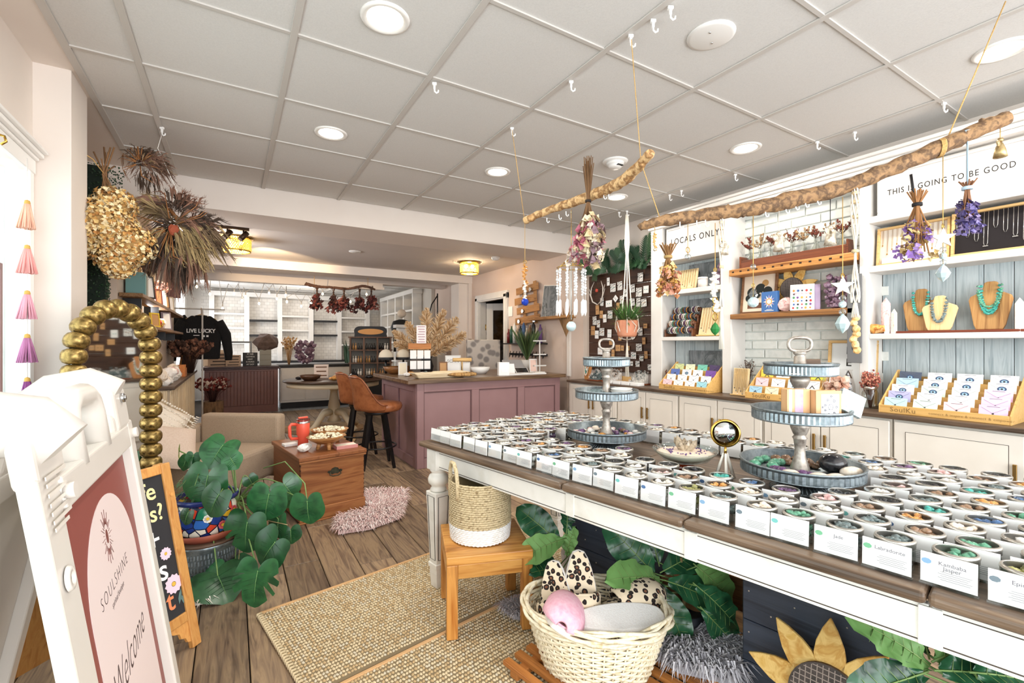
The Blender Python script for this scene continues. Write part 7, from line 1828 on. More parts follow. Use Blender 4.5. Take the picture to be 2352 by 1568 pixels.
for k, (y, z, w_, h, c, nm) in enumerate(((5.10, 1.6705, .15, .20, '#2b2b2e', 'black and white photo frame'), (5.9, 1.6705, .10, .16, '#7b3a2a', 'rust framed card'), (6.15, 1.6705, .12, .18, '#e6dfd2', 'white framed card'), (6.5, 1.6705, .11, .15, '#4d3a2e', 'brown framed card'), (6.9, 1.6705, .12, .17, '#c9b9a0', 'tan framed card'), (5.6, 1.4305, .12, .14, '#e8c53f', 'yellow card box'), (6.5, 1.4305, .14, .2, '#8d7f86', 'grey lilac box'))):
 t = thing('framed_card', f'{nm} standing on the left wall shelf, {ORD[k]} in order', 'frame', (-.66, y, z), FL-.5); t.rotation_euler = (-.1, 0, FL-.5)
 for b in ((0, w_, 0, .014), (0, w_, h-.014, h), (0, .014, .014, h-.014), (w_-.014, w_, .014, h-.014)): MB().bx(b[0], b[1], 0, .015, b[2], b[3]).build('frame', mat('frame_'+c.strip('#'), c, .5), t)
 MB().bx(.014, w_-.014, .004, .010, .014, h-.014).build('card', PAPER if k % 2 == 0 else KRAFT, t)
for k, (y, c) in enumerate(((5.75, '#d9382c'), (5.85, '#f0d9b5'), (5.95, '#e8cf4a'), (6.05, '#e9b48f'), (6.15, '#f3ece0'))):
 tag(MB().rock((0, 0, .05), .055, R, 0, (1, 1, 1), 2, .25).build('dried_bloom', mat('bloomy_'+c.strip('#'), c, .8), None, 0, 2, (-.66, y, 1.4305)), f'{["red", "cream", "yellow", "peach", "white"][k]} dried bloom on the lower left shelf', 'dried flowers')
dried_tuft('dried_flowers', 'rust dried tuft on the upper left wall shelf', (-.68, 6.3, 1.6705), 40, .28, .12, ['#6b4233', '#8d5a40', '#5a3a2c'], 14, .012)
dried_tuft('dried_flowers', 'dark bark and driftwood tuft hanging by the small window', (-.66, 5.35, 1.69), 30, .42, .08, ['#4d3a2b', '#6b5238', '#3a2b20'], 15, .016)
tag(MB().bx(-.085, .085, -.008, .008, 0, .42).build('wood_board', wood('mahogany', ['#5a2512', '#7a3a1e'], 'z', .8, .4), None, .004, 1, (-0.679, 7.659, 1.883), .1), 'dark mahogany board hanging near the sweatshirt rack', 'board')
sc_ = thing('slatted_counter', 'low counter with pale wooden slats and a dark top, left of the middle room', 'counter', (-.50, 5.5, 0), FL)
SLW = wood('pale_slat', ['#d9bf98', '#e8d4b2', '#c9ab80'], 'z', .8, .5)
L_ = 3.3
MB().bx(0, L_, .012, .25, 0, .825).build('body', mat('counter_body', '#b8a68f', .6), sc_)
MB().bx(-.03, L_+.02, -.03, .255, .826, .86).build('top_board', DARKWOOD, sc_, .004)
s0 = None
for k in range(30):
 x = .02+k*.112
 if s0 is None: s0 = MB().bx(-.018, .018, 0, .012, .02, .82).build('slat', SLW, sc_, .002, 1, (x, 0, 0))
 else: inst(s0, 'slat', sc_, (x, 0, 0))
for z in (.10, .44, .78): MB().bx(0, L_, .004, .0115, z-.012, z+.012).build('rail', SLW, sc_)
for k in range(3): MB().bx(-.010, 0, .03+k*.075, .095+k*.075, .03, .82).build('end_slat', SLW, sc_, .002, 1)
q = random.Random(21)
for k in range(26):
 y = 5.5+q.uniform(0, 1.5); s = q.uniform(.035, .07); kd = ['cream', 'clear', 'white', 'pink'][k % 4]; x = -.60+q.uniform(-.05, .05)
 tag(MB().rock((0, 0, s*.8), s, q, 0, (1.1, .9, 1), 2, .18).build('crystal_rock', STONE[kd], None, 0, 2, (x, 5.5+k*.058, .8605+(.06 if k % 3 == 0 else 0))), f'rough {KN[kd]} crystal on the slatted counter, {ORD[k % 24]} along from the near end' + (' again' if k > 23 else ''), 'crystal', 'rough crystals on the slatted counter')
cr_ = thing('produce_crate', 'orange wooden box with yellow contents on the slatted counter', 'box', (-.58, 7.05, .8605), FL)
for b in ((0, .25, 0, .01), (0, .25, .15, .16)): MB().bx(b[0], b[1], b[2]-.08, b[3]-.08, 0, .10).build('side', wood('orange_box', ['#b8662c', '#d98a45'], 'x', 1, .5), cr_)
for x in (0, .24): MB().bx(x, x+.01, -.07, .07, 0, .14).build('end', MATS['orange_box'], cr_)
m = MB()
for k in range(20): m.rock((q.uniform(.03, .22), q.uniform(-.05, .05), q.uniform(.05, .11)), .03, q, 0, (1.2, 1, .8), 1, .3)
m.build('contents', mat('soap_yellow', '#e9c861', .6), cr_, kind='stuff')
dried_tuft('dried_bouquet', 'big dark brown dried hydrangea bouquet on the slatted counter', (-.50, 7.9, .8605), 130, .45, .30, ['#4a2e22', '#6b4433', '#3a241b', '#7d5744'], 22, .024)
bk_ = thing('log_planter', 'small bark log planter on the floor before the maroon counter', 'planter', (-.28, 9.3, .0))
MB().lathe([(.15, 0), (.16, .02), (.155, .30), (.13, .30), (.125, .26), (.0001, .26)], 20, cap=False).build('log', pmat('bark', ['#5b4330', '#8d6b4a', '#3f2e20'], (20, 20, 5), .9, bump=.6), bk_)
dried_tuft('dried_plant', 'dark red glossy leaved plant in the bark log planter', (-.28, 9.3, .26), 90, .42, .30, ['#3a1512', '#5d2019', '#7a2c22', '#d9c2b0'], 23, .024)

# sweatshirt on a rail
sw = thing('sweatshirt', 'black sweatshirt with white LIVE LUCKY print on a hanger', 'sweatshirt', (-.42, 8.85, 1.02))
SWM = pmat('black_fleece', ['#121212', '#1d1c1d'], (60, 60, 60), .95, bump=.2)
body = [(-.25, 0), (.25, 0), (.27, .32), (.26, .58), (.12, .70), (.06, .67), (-.06, .67), (-.12, .70), (-.26, .58), (-.27, .32)]
m = MB(); m.T = rotx(PI/2); m.prism(body, .10, 0, -.05); m.build('body', SWM, sw, .03, 3)
for s in (-1, 1): MB().tube([(s*.22, 0, .60), (s*.33, -.01, .40), (s*.37, -.02, .10), (s*.37, -.02, -.02)], [.085, .078, .062, .05], 10).build('sleeve', SWM, sw)
m = MB(); n = 18; m.tube([(.07*math.cos(2*PI*i/n), .04*math.sin(2*PI*i/n), .685) for i in range(n)], .014, 6, closed=True); m.build('collar', SWM, sw)
m = MB(); m.text(tr(0, -.0545, .45) @ rotx(PI/2), 'LIVE LUCKY', .085, 0, .001, .85, .002); m.bx(-.10, -.02, -.0555, -.0545, .375, .385).bx(.02, .05, -.0555, -.0545, .355, .385).bx(.07, .10, -.0555, -.0545, .355, .385); m.build('lettering', PAPER, sw)
rk = thing('clothes_rail', 'white clothes rail post holding the black sweatshirt', 'clothes rail', (-.40, 8.76, 0))
m = MB().cyl((0, 0, 0), (0, 0, 1.82), .012).build('post', WHITE, rk)
MB().cyl((-.4, .10, 1.82), (.3, .10, 1.82), .012).build('bar', WHITE, rk); MB().tube([(-.02, .09, 1.84), (-.02, .07, 1.80), (-.02, .09, 1.74)], .004, 5).tube([(-.22, .09, 1.66), (-.02, .09, 1.735), (.18, .09, 1.66)], .008, 6).build('hanger', PINE, rk)
t = thing('sweatshirt', 'second black sweatshirt hanging edge on at the far left of the rail', 'sweatshirt', (-.72, 9.2, 1.05)); 
m = MB(); m.T = rotx(PI/2); m.prism([(x*.5, z) for x, z in body], .10, 0, -.05); m.build('body', SWM, t, .03, 3)

# ------------------------------------------------------------------ maroon counter at the back
mcn = thing('maroon_counter', 'maroon beadboard counter with a dark top in the back room', 'counter', (-.42, 9.74, 0))
MRN = pmat('maroon_paint', ['#754a40', '#7f5348'], (5, 5, 5), .45)
MB().bx(0, 1.16, .02, .60, 0, .80).build('body', MRN, mcn)
for k in range(19): MB().bx(.08+k*.053, .08+k*.053+.050, .006, .02, .14, .76).build('board', MRN, mcn, .004, 2)
MB().bx(0, 1.16, -.004, .02, 0, .13).bx(0, 1.16, 0, .02, .76, .80).bx(0, .075, -.002, .02, .13, .76).bx(1.09, 1.16, -.006, .02, .13, .80).build('frame', MRN, mcn, .003)
MB().bx(-.04, 1.20, -.05, .62, .80, .825).bx(-.02, 1.18, -.03, .62, .826, .852).build('top', wood('maroon_top', ['#3a1f1b', '#4e2c26'], 'x', .6, .35), mcn, .006)
def block_sign(label, loc, w_, h, face, ink, lines, rz=0):
 t = thing('block_sign', label, 'sign', loc, rz); MB().bx(-w_/2, w_/2, 0, .04, 0, h).build('block', mat('block_'+face.strip('#'), face, .6), t, .002, 1)
 m = MB(); n = len(lines)
 for i, s in enumerate(lines): m.bx(-w_*(.38-.05*(i % 3)), w_*(.38-.04*(i % 2)), -.0012, 0, h*(1-(i+.75)/(n+.2)), h*(1-(i+.45)/(n+.2))) if s == '|' else m.text(tr(0, -.001, h*(1-(i+.6)/(n+.2))) @ rotx(PI/2), s, h*.75/n, 0, .0004, .72)
 m.build('lettering', mat('ink_'+ink.strip('#'), ink, .7), t)
block_sign('tan wood block sign on the left of the maroon counter', (-.21, 9.90, .853), .32, .25, '#c9a789', '#3a2b22', ['|']*4)
block_sign('small tan wood block sign in the middle of the maroon counter', (.02, 9.85, .853), .24, .21, '#c9a789', '#3a2b22', ['|']*4)
block_sign('black block sign with white text lines on the maroon counter', (.29, 9.92, .853), .24, .25, '#1d1b1c', '#f2efe9', ['MY HAIR', 'CLOTHES &', 'HEART', 'IN WORDS', 'ART SHOP'])
t = thing('metal_frame_stand', 'thin black square metal stand behind the block signs', 'stand', (.13, 10.15, .853)); 
for b in ((-.19, -.17, 0, .46), (.17, .19, 0, .46), (-.17, .17, .43, .46)): MB().bx(b[0], b[1], -.01, .01, b[2], b[3]).build('bar', BLACK, t)
t = thing('small_chalkboard', 'small folding chalkboard on the left end of the maroon counter', 'chalkboard', (-.60, 8.55, .8605), .2)
for x in (-.09, .09): MB().tube([(x, -.05, 0), (x*.3, .02, .34)], .012, 4, smooth=False).build('frame_leg', OAK, t)
MB().add([(-.08, -.04, .03), (.08, -.04, .03), (.03, .015, .30), (-.03, .015, .30)], [(0, 1, 2, 3)]).build('slate', BLK, t)
for k, (u, v, w_, h) in enumerate(((480, 836, .2, .24), (505, 832, .26, .30))):
 p = (-.24, 10.05, .853); o = MB().bx(-w_/2, w_/2, 0, .12, 0, h).build('card_box', mat('kraft_light', '#d8c0a2', .7), None, .004, 1, (p[0]-.14+k*.20, p[1]+.18, .853))
 tag(o, f'{["left", "right"][k]} pale cardboard display box behind the block signs', 'box')
for k in range(3):
 p = (.53, 9.85, .853); o = MB().bx(-.10, .10, -.08, .08, 0, .10).build('shelf_riser', mat('riser_grey', '#8d8a80', .6), None, .004, 1, (p[0]+.02, p[1]+.3, .853+.1005*k)); tag(o, f'grey riser box on the right of the maroon counter, {["bottom", "middle", "top"][k]} of the stack', 'box', 'grey riser boxes')
tag(MB().rock((0, 0, .14), .20, R, 0, (1.1, .8, .85), 2, .2).build('backpack_rock', pmat('dark_rock', ['#4a3b36', '#6d5a52'], (12, 12, 12), .8), None, 0, 2, (.57, 10.15, 1.155)), 'large dark brown slouchy bag shape on the grey risers', 'bag')
dried_tuft('dried_grass', 'feathery tan dried grass behind the dark bag', (.97, 10.2, .8505), 60, .55, .16, ['#b98d5a', '#d3ad78', '#9a7348'], 41, .012)
m = MB(); q = random.Random(3)
for k in range(60): m.rock((q.uniform(-.17, .17), q.uniform(-.06, .06), q.uniform(.05, .46)), q.uniform(.03, .06), q, 0, (1, 1, 1), 1, .3)
tag(m.build('amethyst_cluster', MATS['amethyst_raw'], None, 0, 2, (1.27, 10.25, .8505), kind='stuff'), 'big lilac amethyst geode in the back room', 'crystal')
bc = thing('back_console', 'dark topped white console behind the round table in the back room', 'counter', (.80, 10.0, 0))
MB().bx(0, 1.3, 0, .5, .12, .80).build('body', WHITE, bc); MB().bx(-.03, 1.33, -.03, .52, .80, .85).build('top', BLK, bc, .004); MB().bx(.02, 1.28, .03, .5, 0, .119).build('toe_kick', BLK, bc)
for k in range(3): MB().bx(.02+k*.43, .43+k*.43, -.012, 0, .16, .77).build('door', WHITE, bc, .006)

# ------------------------------------------------------------------ back wall shelving with white brick behind
bw = bpy.data.objects['wall_back']
BRB = bpy.data.materials.new('white_brick_far'); BRB.use_nodes = True; nt = BRB.node_tree; bt = nt.nodes.new('ShaderNodeTexBrick'); tc = nt.nodes.new('ShaderNodeTexCoord'); mp = nt.nodes.new('ShaderNodeMapping'); mp.inputs['Rotation'].default_value = (PI/2, 0, 0)
bt.inputs['Color1'].default_value = srgb('#e6e2dc'); bt.inputs['Color2'].default_value = srgb('#d9d4cd'); bt.inputs['Mortar'].default_value = srgb('#b5afa8'); bt.inputs['Scale'].default_value = 4.5; bt.inputs['Mortar Size'].default_value = .012; bt.inputs['Row Height'].default_value = .33
nt.links.new(tc.outputs['Object'], mp.inputs[0]); nt.links.new(mp.outputs[0], bt.inputs['Vector']); nt.links.new(bt.outputs['Color'], nt.nodes['Principled BSDF'].inputs['Base Color'])
MB().bx(-.6, 3.4, 12.58, 12.6, 0, 2.5).build('brick_face', BRB, bw)
bsn = thing('back_shelving', 'white shelving with open bays along the back room wall', 'shelving', (0, 12.35, 0))
xs = [(-0.392, 12.35, 1.651)[0], (0.293, 12.35, 1.664)[0], (0.981, 12.35, 1.677)[0], (1.676, 12.35, 1.69)[0], (2.343, 12.35, 1.703)[0], (3.052, 12.35, 1.716)[0]]
for x in xs: MB().bx(x-.05, x+.05, 0, .22, .86, 2.36).build('upright', WHITE, bsn)
MB().bx(xs[0]-.05, xs[-1]+.05, -.02, .22, 2.36, 2.46).build('cornice', WHITE, bsn)
MB().bx(xs[0]-.05, xs[-1]+.05, -.25, .22, 0, .82).build('base', WHITE, bsn); MB().bx(xs[0]-.07, xs[-1]+.07, -.28, .22, .82, .859).build('counter', BLK, bsn)
for i, vs in enumerate(((720, 753, 787), (736, 770), (727, 759, 795), (738, 770), (731, 762, 792))):
 for v in vs:
  z = 1.27+(789-v)/1062*(10.5+.4*i); MB().bx(xs[i]+.05, xs[i+1]-.05, 0, .20, z-.02, z+.02).build('shelf', BLK if i in (1, 3) else WHITE, bsn)
rs = thing('side_shelving', 'white shelving along the right wall of the back room', 'shelving', (3.50, 12.2, 0), FR)
for k in range(5): MB().bx(k*.62, k*.62+.07, -.16, .04, 0, 2.36).build('upright', WHITE, rs)
MB().bx(0, 2.6, -.18, .04, 2.36, 2.45).build('cornice', WHITE, rs)
for k in range(4):
 for z in (.86, 1.30, 1.68, 2.0): MB().bx(k*.62+.07, (k+1)*.62, -.16, .03, z-.02, z+.02).build('shelf', WHITE, rs)
for k in range(3):
 o = MB().bx(0, .2, 0, .1, 0, .18).build('dark_frame', BLK, None, .004, 1, (3.40, 11.3-.62*k, 1.3205), FR); tag(o, f'dark picture box on the back right shelving, {ORD[k]} from the rear', 'frame', 'dark picture boxes on the back right shelves')
m = MB().lathe([(.0001, 0), (.16, 0), (.18, .3), (.17, .3), (.0001, .26)], 16, cap=False)
t = thing('snake_plant', 'dark tall leaved plant in the back room corner', 'plant', (2.45, 11.6, .0)); m.build('pot', TERRA, t)
for k in range(9):
 a = k*.7; MB().add([(.03*math.cos(a)-.03, .03*math.sin(a), .26), (.03*math.cos(a)+.03, .03*math.sin(a), .26), (.10*math.cos(a)+.05, .10*math.sin(a), 1.0), (.16*math.cos(a), .16*math.sin(a), 1.55-.06*k), (.10*math.cos(a)-.05, .10*math.sin(a), 1.0)], [(0, 1, 2, 3, 4)]).build('leaf', mat('snake_green', '#26402c', .5), t)

# string lights
WARM = mat('bulb_glow', '#fff1d6', .4, emit='#ffdfae', es=9)
stl = thing('string_lights', 'white string lights with small glowing bulbs swagged across the back room ceiling', 'string lights', (0, 0, 0))
BL = [(-0.316, 9.193, 2.118), (-0.275, 9.051, 2.372), (-0.14, 9.32, 1.895), (0.032, 9.333, 2.159), (0.148, 9.262, 2.038), (0.2, 9.231, 2.106), (0.405, 9.224, 1.995), (0.561, 9.246, 2.189), (0.68, 9.174, 2.088), (0.822, 9.205, 2.161), (0.842, 9.193, 2.044), (1.076, 9.168, 1.974), (1.225, 9.078, 2.037), (1.441, 9.181, 2.217), (1.906, 9.016, 2.081), (2.19, 8.961, 2.231), (-0.404, 9.129, 2.336), (-0.496, 9.185, 2.229)]
b0 = None
for p in BL:
 if b0 is None: b0 = MB().lathe([(.0001, -.05), (.016, -.035), (.018, -.02), (.010, 0)], 8).build('bulb', WARM, stl, 0, 2, p)
 else: inst(b0, 'bulb', stl, p)
for p in BL: MB().cyl((p[0], p[1], p[2]), (p[0], p[1], p[2]+.05), .010, n=8).build('socket', WHITE, stl)
srt = sorted(BL[:16])
m = MB()
for a, b in zip(srt[:-1], srt[1:]): m.tube([(a[0], a[1], a[2]+.05), ((a[0]+b[0])/2, (a[1]+b[1])/2, max(a[2], b[2])+.14), (b[0], b[1], b[2]+.05)], .005, 4)
m.build('wire', WHITE, stl)
br_ = branch('hanging_branch', 'thin dark branch with five dried flower bunches hung from the back header', [(0.994, 7.932, 2.212), (1.158, 7.832, 2.17), (1.374, 7.761, 2.163), (1.591, 7.687, 2.148), (1.8, 7.561, 2.19), (1.974, 7.514, 2.14)], [.03, .022, .02, .02, .022, .014], pmat('branch_dark', ['#4a3226', '#6b4a38'], (20, 20, 20), .9), 5)
for p in ((1.111, 7.861, 2.184), (1.865, 7.545, 2.185)): twine('cord holding the back branch to the ceiling, ' + ('left' if p[0] < 1.3 else 'right') + ' side', [p, (p[0], p[1], 2.445)], .004)
for k, (p, s) in enumerate((((1.147, 7.84, 2.102), 1), ((1.379, 7.757, 2.08), 1.1), ((1.522, 7.671, 2.066), .9), ((1.746, 7.593, 2.064), 1), ((1.907, 7.496, 2.099), 1.1))):
 bouquet(f'dark red dried flower bunch hanging on the back branch, {ORD[k]} from the left', p, .10, .27*s, .115, 18, ['#5d2a28', '#7a3a34', '#9a5a4e', '#3f2320'], 50+k, .044, '#3a2a22', '#5b4031')

# ------------------------------------------------------------------ round table and the cubby cabinet
rt = thing('round_table', 'round pedestal table with a dark top and cream apron, behind the bar stools', 'table', (1.28, 7.15, 0))
MB().lathe([(.0001, .725), (.66, .725), (.68, .735), (.68, .75), (.66, .76), (.0001, .76)], 40, cap=False).build('top', wood('round_top', ['#33241a', '#4d3829'], 'x', .6, .35), rt)
CRM = mat('cream_worn', '#d6c6a8', .5)
MB().lathe([(.60, .655), (.63, .66), (.63, .72), (.60, .724)], 40, cap=False).build('apron', CRM, rt)
MB().lathe([(.10, .14), (.07, .20), (.055, .26), (.085, .36), (.06, .50), (.05, .58), (.09, .64), (.16, .70), (.0001, .724)], 20).build('pedestal', CRM, rt)
for k in range(4):
 a = k*PI/2+.55; c, s = math.cos(a), math.sin(a); MB().tube([(.06*c, .06*s, .28), (.2*c, .2*s, .26), (.32*c, .32*s, .12), (.44*c, .44*s, .035)], [.05, .045, .04, .035], 8).build('foot', CRM, rt)
cab = thing('cubby_cabinet', 'dark wooden cubby cabinet with an arched sign top and small bottles', 'cabinet', (1.55, 7.35, .7605), -.25)
DW = wood('cubby_wood', ['#4a3122', '#6b4a33', '#3a2519'], 'z', .8, .5)
W_, H_, D_ = .60, .60, .16
for x in (0, W_/3, 2*W_/3, W_): MB().bx(x-.012, x+.012, 0, D_, 0, H_).build('upright', DW, cab)
for z in (0, H_/3, 2*H_/3, H_): MB().bx(-.03, W_+.03, -.005, D_, z, z+.018).build('shelf', DW, cab)
MB().bx(0, W_, D_, D_+.008, 0, H_).build('back_panel', mat('cubby_back', '#8d8880', .7), cab)
m = MB(); m.T = rotx(PI/2); pts = [(W_*.5+x, H_+.018+z) for x, z in [(-.24, 0), (.24, 0)]+[(.16+.085*math.cos(a), .085+.075*math.sin(a)) for a in [-.5+k*.3 for k in range(8)]]+[(-.16-.085*math.cos(a), .085+.075*math.sin(a)) for a in [-.5+k*.3 for k in range(8)][::-1]]]
m.prism(pts, .02, 0, -.01); m.build('arched_top', BLK, cab)
m = MB(); m.T = rotx(PI/2); m.prism([(W_*.5+.19*math.cos(a), H_+.095+.045*math.sin(a)) for a in [2*PI*k/24 for k in range(24)]], .006, 0, .010); m.build('sign_face', mat('sign_honey', '#c98f4a', .5), cab)
q = random.Random(4); b0 = None
TC = Matrix.Translation((1.55, 7.35, .7605)) @ rotz(-.25)
for r_ in range(3):
 for c in range(3):
  for j in range(4):
   p = TC @ Vector((c*W_/3+.042+j*.038, .06, r_*H_/3+.0185)); col = ['#2a2422', '#e6ddd0', '#b98a55', '#3d3a38'][(r_+c+j // 2) % 4]
   m = MB().lathe([(.0001, 0), (.015, 0), (.015, .055), (.006, .07), (.006, .085), (.008, .086), (.008, .10), (.0001, .10)], 10)
   tag(m.build('bottle', mat('bottle_'+col.strip('#'), col, .3), None, 0, 2, p[:]), f'small bottle in the {["bottom", "middle", "top"][r_]} {["left", "centre", "right"][c]} cubby, {ORD[j]} from left', 'bottle', 'bottles in the cubby cabinet')
def simple_bowl(name, label, loc, r, h, mt, sx=1.0, rz=0):
 return tag(MB().lathe([(.0001, 0), (r*.55, 0), (r*.9, h*.5), (r, h), (r*.96, h), (r*.84, h*.5), (r*.5, h*.12), (.0001, h*.12)], 24, sx=sx, cap=False).build(name, mt, None, 0, 2, loc, rz), label, 'bowl')
simple_bowl('wooden_bowl', 'dark round wooden bowl on the left of the round table', (.93, 6.95, .7605), .14, .075, wood('bowl_dark', ['#3f2616', '#5f3d26'], 'x', .8, .35))
for k in range(12):
 a = 2*PI*k/12+.3; r_ = .30+.18*(k % 2); x, y = 1.28+r_*math.cos(a), 7.1+r_*math.sin(a)
 if math.hypot(x-.93, y-6.95) < .22 or (y > 7.2 and 1.4 < x < 2.1): continue
 kd = ['black', 'brown', 'amber', 'purple', 'pink', 'black'][k % 6]; s = R.uniform(.035, .06); tag(MB().rock((0, 0, s*.5), s, R, 0, (1.3, 1, .55), 2, .15).build('crystal_rock', STONE[kd], None, 0, 2, (x, y, .7605)), f'flat {KN[kd]} stone on the round table, {ORD[k]} round the ring', 'stone', 'stones on the round table')
block_sign('cream and lilac card stand on the round table in front of the cubby', (1.13, 7.32, .7605), .20, .20, '#d6c3b5', '#6b4a33', ['|']*3, -.25)
# ------------------------------------------------------------------ middle room lights
tl_ = thing('track_light', 'brown ceiling track light with six swivelling spot heads', 'track light', (-.04, 5.62, 2.449))
BRZ = mat('bronze_metal', '#4a382a', .4, .7)
MB().bx(-.17, .19, -.20, -.17, -.03, 0).bx(-.17, .19, .36, .39, -.03, 0).build('rail', BRZ, tl_)
for y, n in ((-.185, 3), (.375, 3)):
 for k in range(n):
  x = -.14+k*.14; m = MB().cyl((x, y, -.03), (x, y, -.06), .008).cyl((x+.03, y, -.05), (x-.03, y-.03, -.13), .026, n=12); m.build('spot_head', BRZ, tl_)
def drum(label, p, r, h, power):
 t = thing('drum_light', label, 'ceiling light', p)
 MB().lathe([(.0001, 0), (r+.03, 0), (r+.03, -.012), (.0001, -.012)], 28).build('ceiling_plate', GOLD, t)
 bd = MB()
 for z in range(7):
  for k in range(40): a = 2*PI*(k+.5*(z % 2))/40; bd.rock((r*math.cos(a), r*math.sin(a), -.03-z*h/7), r*.075, R, 0, (1, 1, 1), 1, .05)
 bd.build('crystal_beads', mat('amber_beads', '#e9c766', .2, 0, emit='#f0c24a', es=.55), t)
 for z in (-.015, -.03-h): MB().lathe([(r*.98, z), (r*1.04, z), (r*1.04, z+.012), (r*.98, z+.012)], 28, cap=False).build('hoop', GOLD, t)
 for s in (-1, 1): MB().ball((s*r*.4, 0, -.06), .028, 10, 8).build('bulb', mat('bulb_hot', '#fff4dc', .4, emit='#ffe6b0', es=14), t)
 lamp('drum_lamp', (p[0], p[1], p[2]-.10), power)
sp = bpy.data.lights.new('track_spot', 'SPOT'); sp.energy = 110; sp.color = (1, .72, .42); sp.spot_size = 1.0; sp.spot_blend = .6; so = bpy.data.objects.new('track_spot', sp); COL.objects.link(so); so.location = (.20, 5.98, 2.20); so.rotation_euler = (Vector((1.0, 8.47, 2.285))-Vector((.20, 5.98, 2.20))).to_track_quat('-Z', 'Y').to_euler()
drum('gold crystal drum light beside the track spots on the left', (.03, 5.98, 2.449), .15, .13, 18)
drum('gold crystal drum light near the stockroom door', (2.939, 6.048, 2.449), .13, .14, 18)
lamp('back_room_fill', (1.4, 11.0, 2.35), 26, (1, .93, .84), .25)  # added point light without a fixture, lifts the back room brightness

# ------------------------------------------------------------------ on and around the island
ZI = .9075
t = thing('pampas_vase', 'wide spray of beige pampas plumes in a dark vase at the back of the island', 'dried bouquet', (2.08, 5.50, ZI))
MB().lathe([(.0001, 0), (.07, 0), (.09, .08), (.06, .18), (.07, .2), (.06, .19), (.0001, .05)], 20, cap=False).build('vase', BLK, t)
q = random.Random(17); PMP = [mat('pampas_tan', '#dcb98c', .9), mat('pampas_light', '#efd6b2', .9), mat('pampas_deep', '#c29a6b', .9)]
for k, (dx, h, ln, wd) in enumerate(((-.40, .50, .42, .10), (-.26, .62, .34, .09), (-.02, .78, .50, .12), (-.12, .55, .4, .10), (.20, .76, .46, .11), (.36, .66, .44, .12), (.46, .48, .40, .11), (.10, .52, .4, .10), (-.36, .36, .34, .10), (.34, .40, .36, .11))):
 tip = RT*dx*1.0+AW*q.uniform(-.08, .10)+UP*h; m = MB(); b_ = Vector((0, 0, .17)); ax = (tip-b_); L_ = ax.length; ax.normalize(); st_ = tip-ax*ln*.95
 m.tube([b_[:], ((b_+tip)*.5)[:], tip[:]], .003, 4)
 for j in range(420):
  f_ = q.random(); o = st_+ax*ln*f_; u = Vector((q.gauss(0, 1), q.gauss(0, 1), q.gauss(0, 1))); u = (u-ax*u.dot(ax)).normalized(); w_ = wd*(math.sin(PI*(.10+.84*f_))**.8)*q.uniform(.5, 1); e = o+u*w_+ax*w_*.75; s = ax.cross(u)*.0035
  m.add([(o-s)[:], (o+s)[:], ((o+e)*.5+s*1.2+ax*.012)[:], e[:], ((o+e)*.5-s*1.2+ax*.012)[:]], [(0, 1, 2, 3, 4)], j % 3)
 m.build('plume', PMP, t, kind='stuff')
cr2 = thing('card_rack', 'black wire rack of small white cards with a wooden header on the island', 'card rack', (1.85, 5.08, ZI), -.2)
MB().bx(-.13, .13, -.0, .10, 0, .02).build('base', OAK, cr2); MB().bx(-.13, .13, .06, .085, .30, .365).build('header', wood('header_honey', ['#a8632a', '#d08a45'], 'x', 1, .5), cr2)
for s in (-.12, .12): MB().cyl((s, .07, .02), (s, .07, .31), .004).build('wire_post', BLACK, cr2)
for r_ in range(2):
 for c in range(3): MB().bx(-.115+c*.08, -.045+c*.08, .02-.0, .032, .07+r_*.12, .165+r_*.12).build('card', PAPER, cr2); MB().bx(-.118+c*.08, -.042+c*.08, .012, .018, .06+r_*.12, .064+r_*.12).build('wire', BLACK, cr2)
block_sign('tall white acrylic notice with pale pink text above the card rack', (1.87, 5.11, ZI+.3655), .11, .21, '#f7f2f2', '#b98d97', ['|']*7, -.35)
t = thing('dough_bowl', 'long pale carved wooden dough bowl at the front of the island', 'bowl', (1.90, 4.62, ZI), .02)
PALEW = wood('pale_carved', ['#dcc39b', '#ecdab9', '#c9ab7d'], 'x', .8, .5)
vs = [(-.31, -.07), (.31, -.07), (.31, .07), (-.31, .07)]; m = MB()
m.box((0, 0, .03), (.52, .12, .06), 0, (1.22, 1.35)); m.build('bowl_body', PALEW, t, .012, 3); MB().box((.08, -.02, .066), (.40, .05, .012), 0, (.8, .6)).build('inner_board', PALEW, t, .004)
tag(MB().rock((0, 0, .03), .12, R, 0, (1.6, .6, .24), 2, .1).build('wood_slab', pmat('live_edge', ['#8d6236', '#c99f64', '#6b4826'], (30, 30, 8), .8, bump=.4), None, 0, 2, (2.122, 4.56, 0.907), -.1), 'bark edged wood slab with a tag tree on the island', 'wood slab')
simple_bowl('white_bowl', 'wide white bowl at the middle of the island', (2.562, 4.971, 0.907), .105, .08, mat('glazed_white', '#f6f4f0', .25), 1.15)
t = thing('bracelet_stand', 'light wooden T bar bracelet stand on the wood slab', 'bracelet stand', ((2.315, 4.937, 0.907)[0], (2.315, 4.937, 0.907)[1]+.02, ZI+.038), -.3)
MB().cyl((0, 0, 0), (0, 0, .12), .008).build('post', PINE, t); MB().cyl((-.11, 0, .135), (.11, 0, .135), .022, n=14).build('bar', PINE, t)
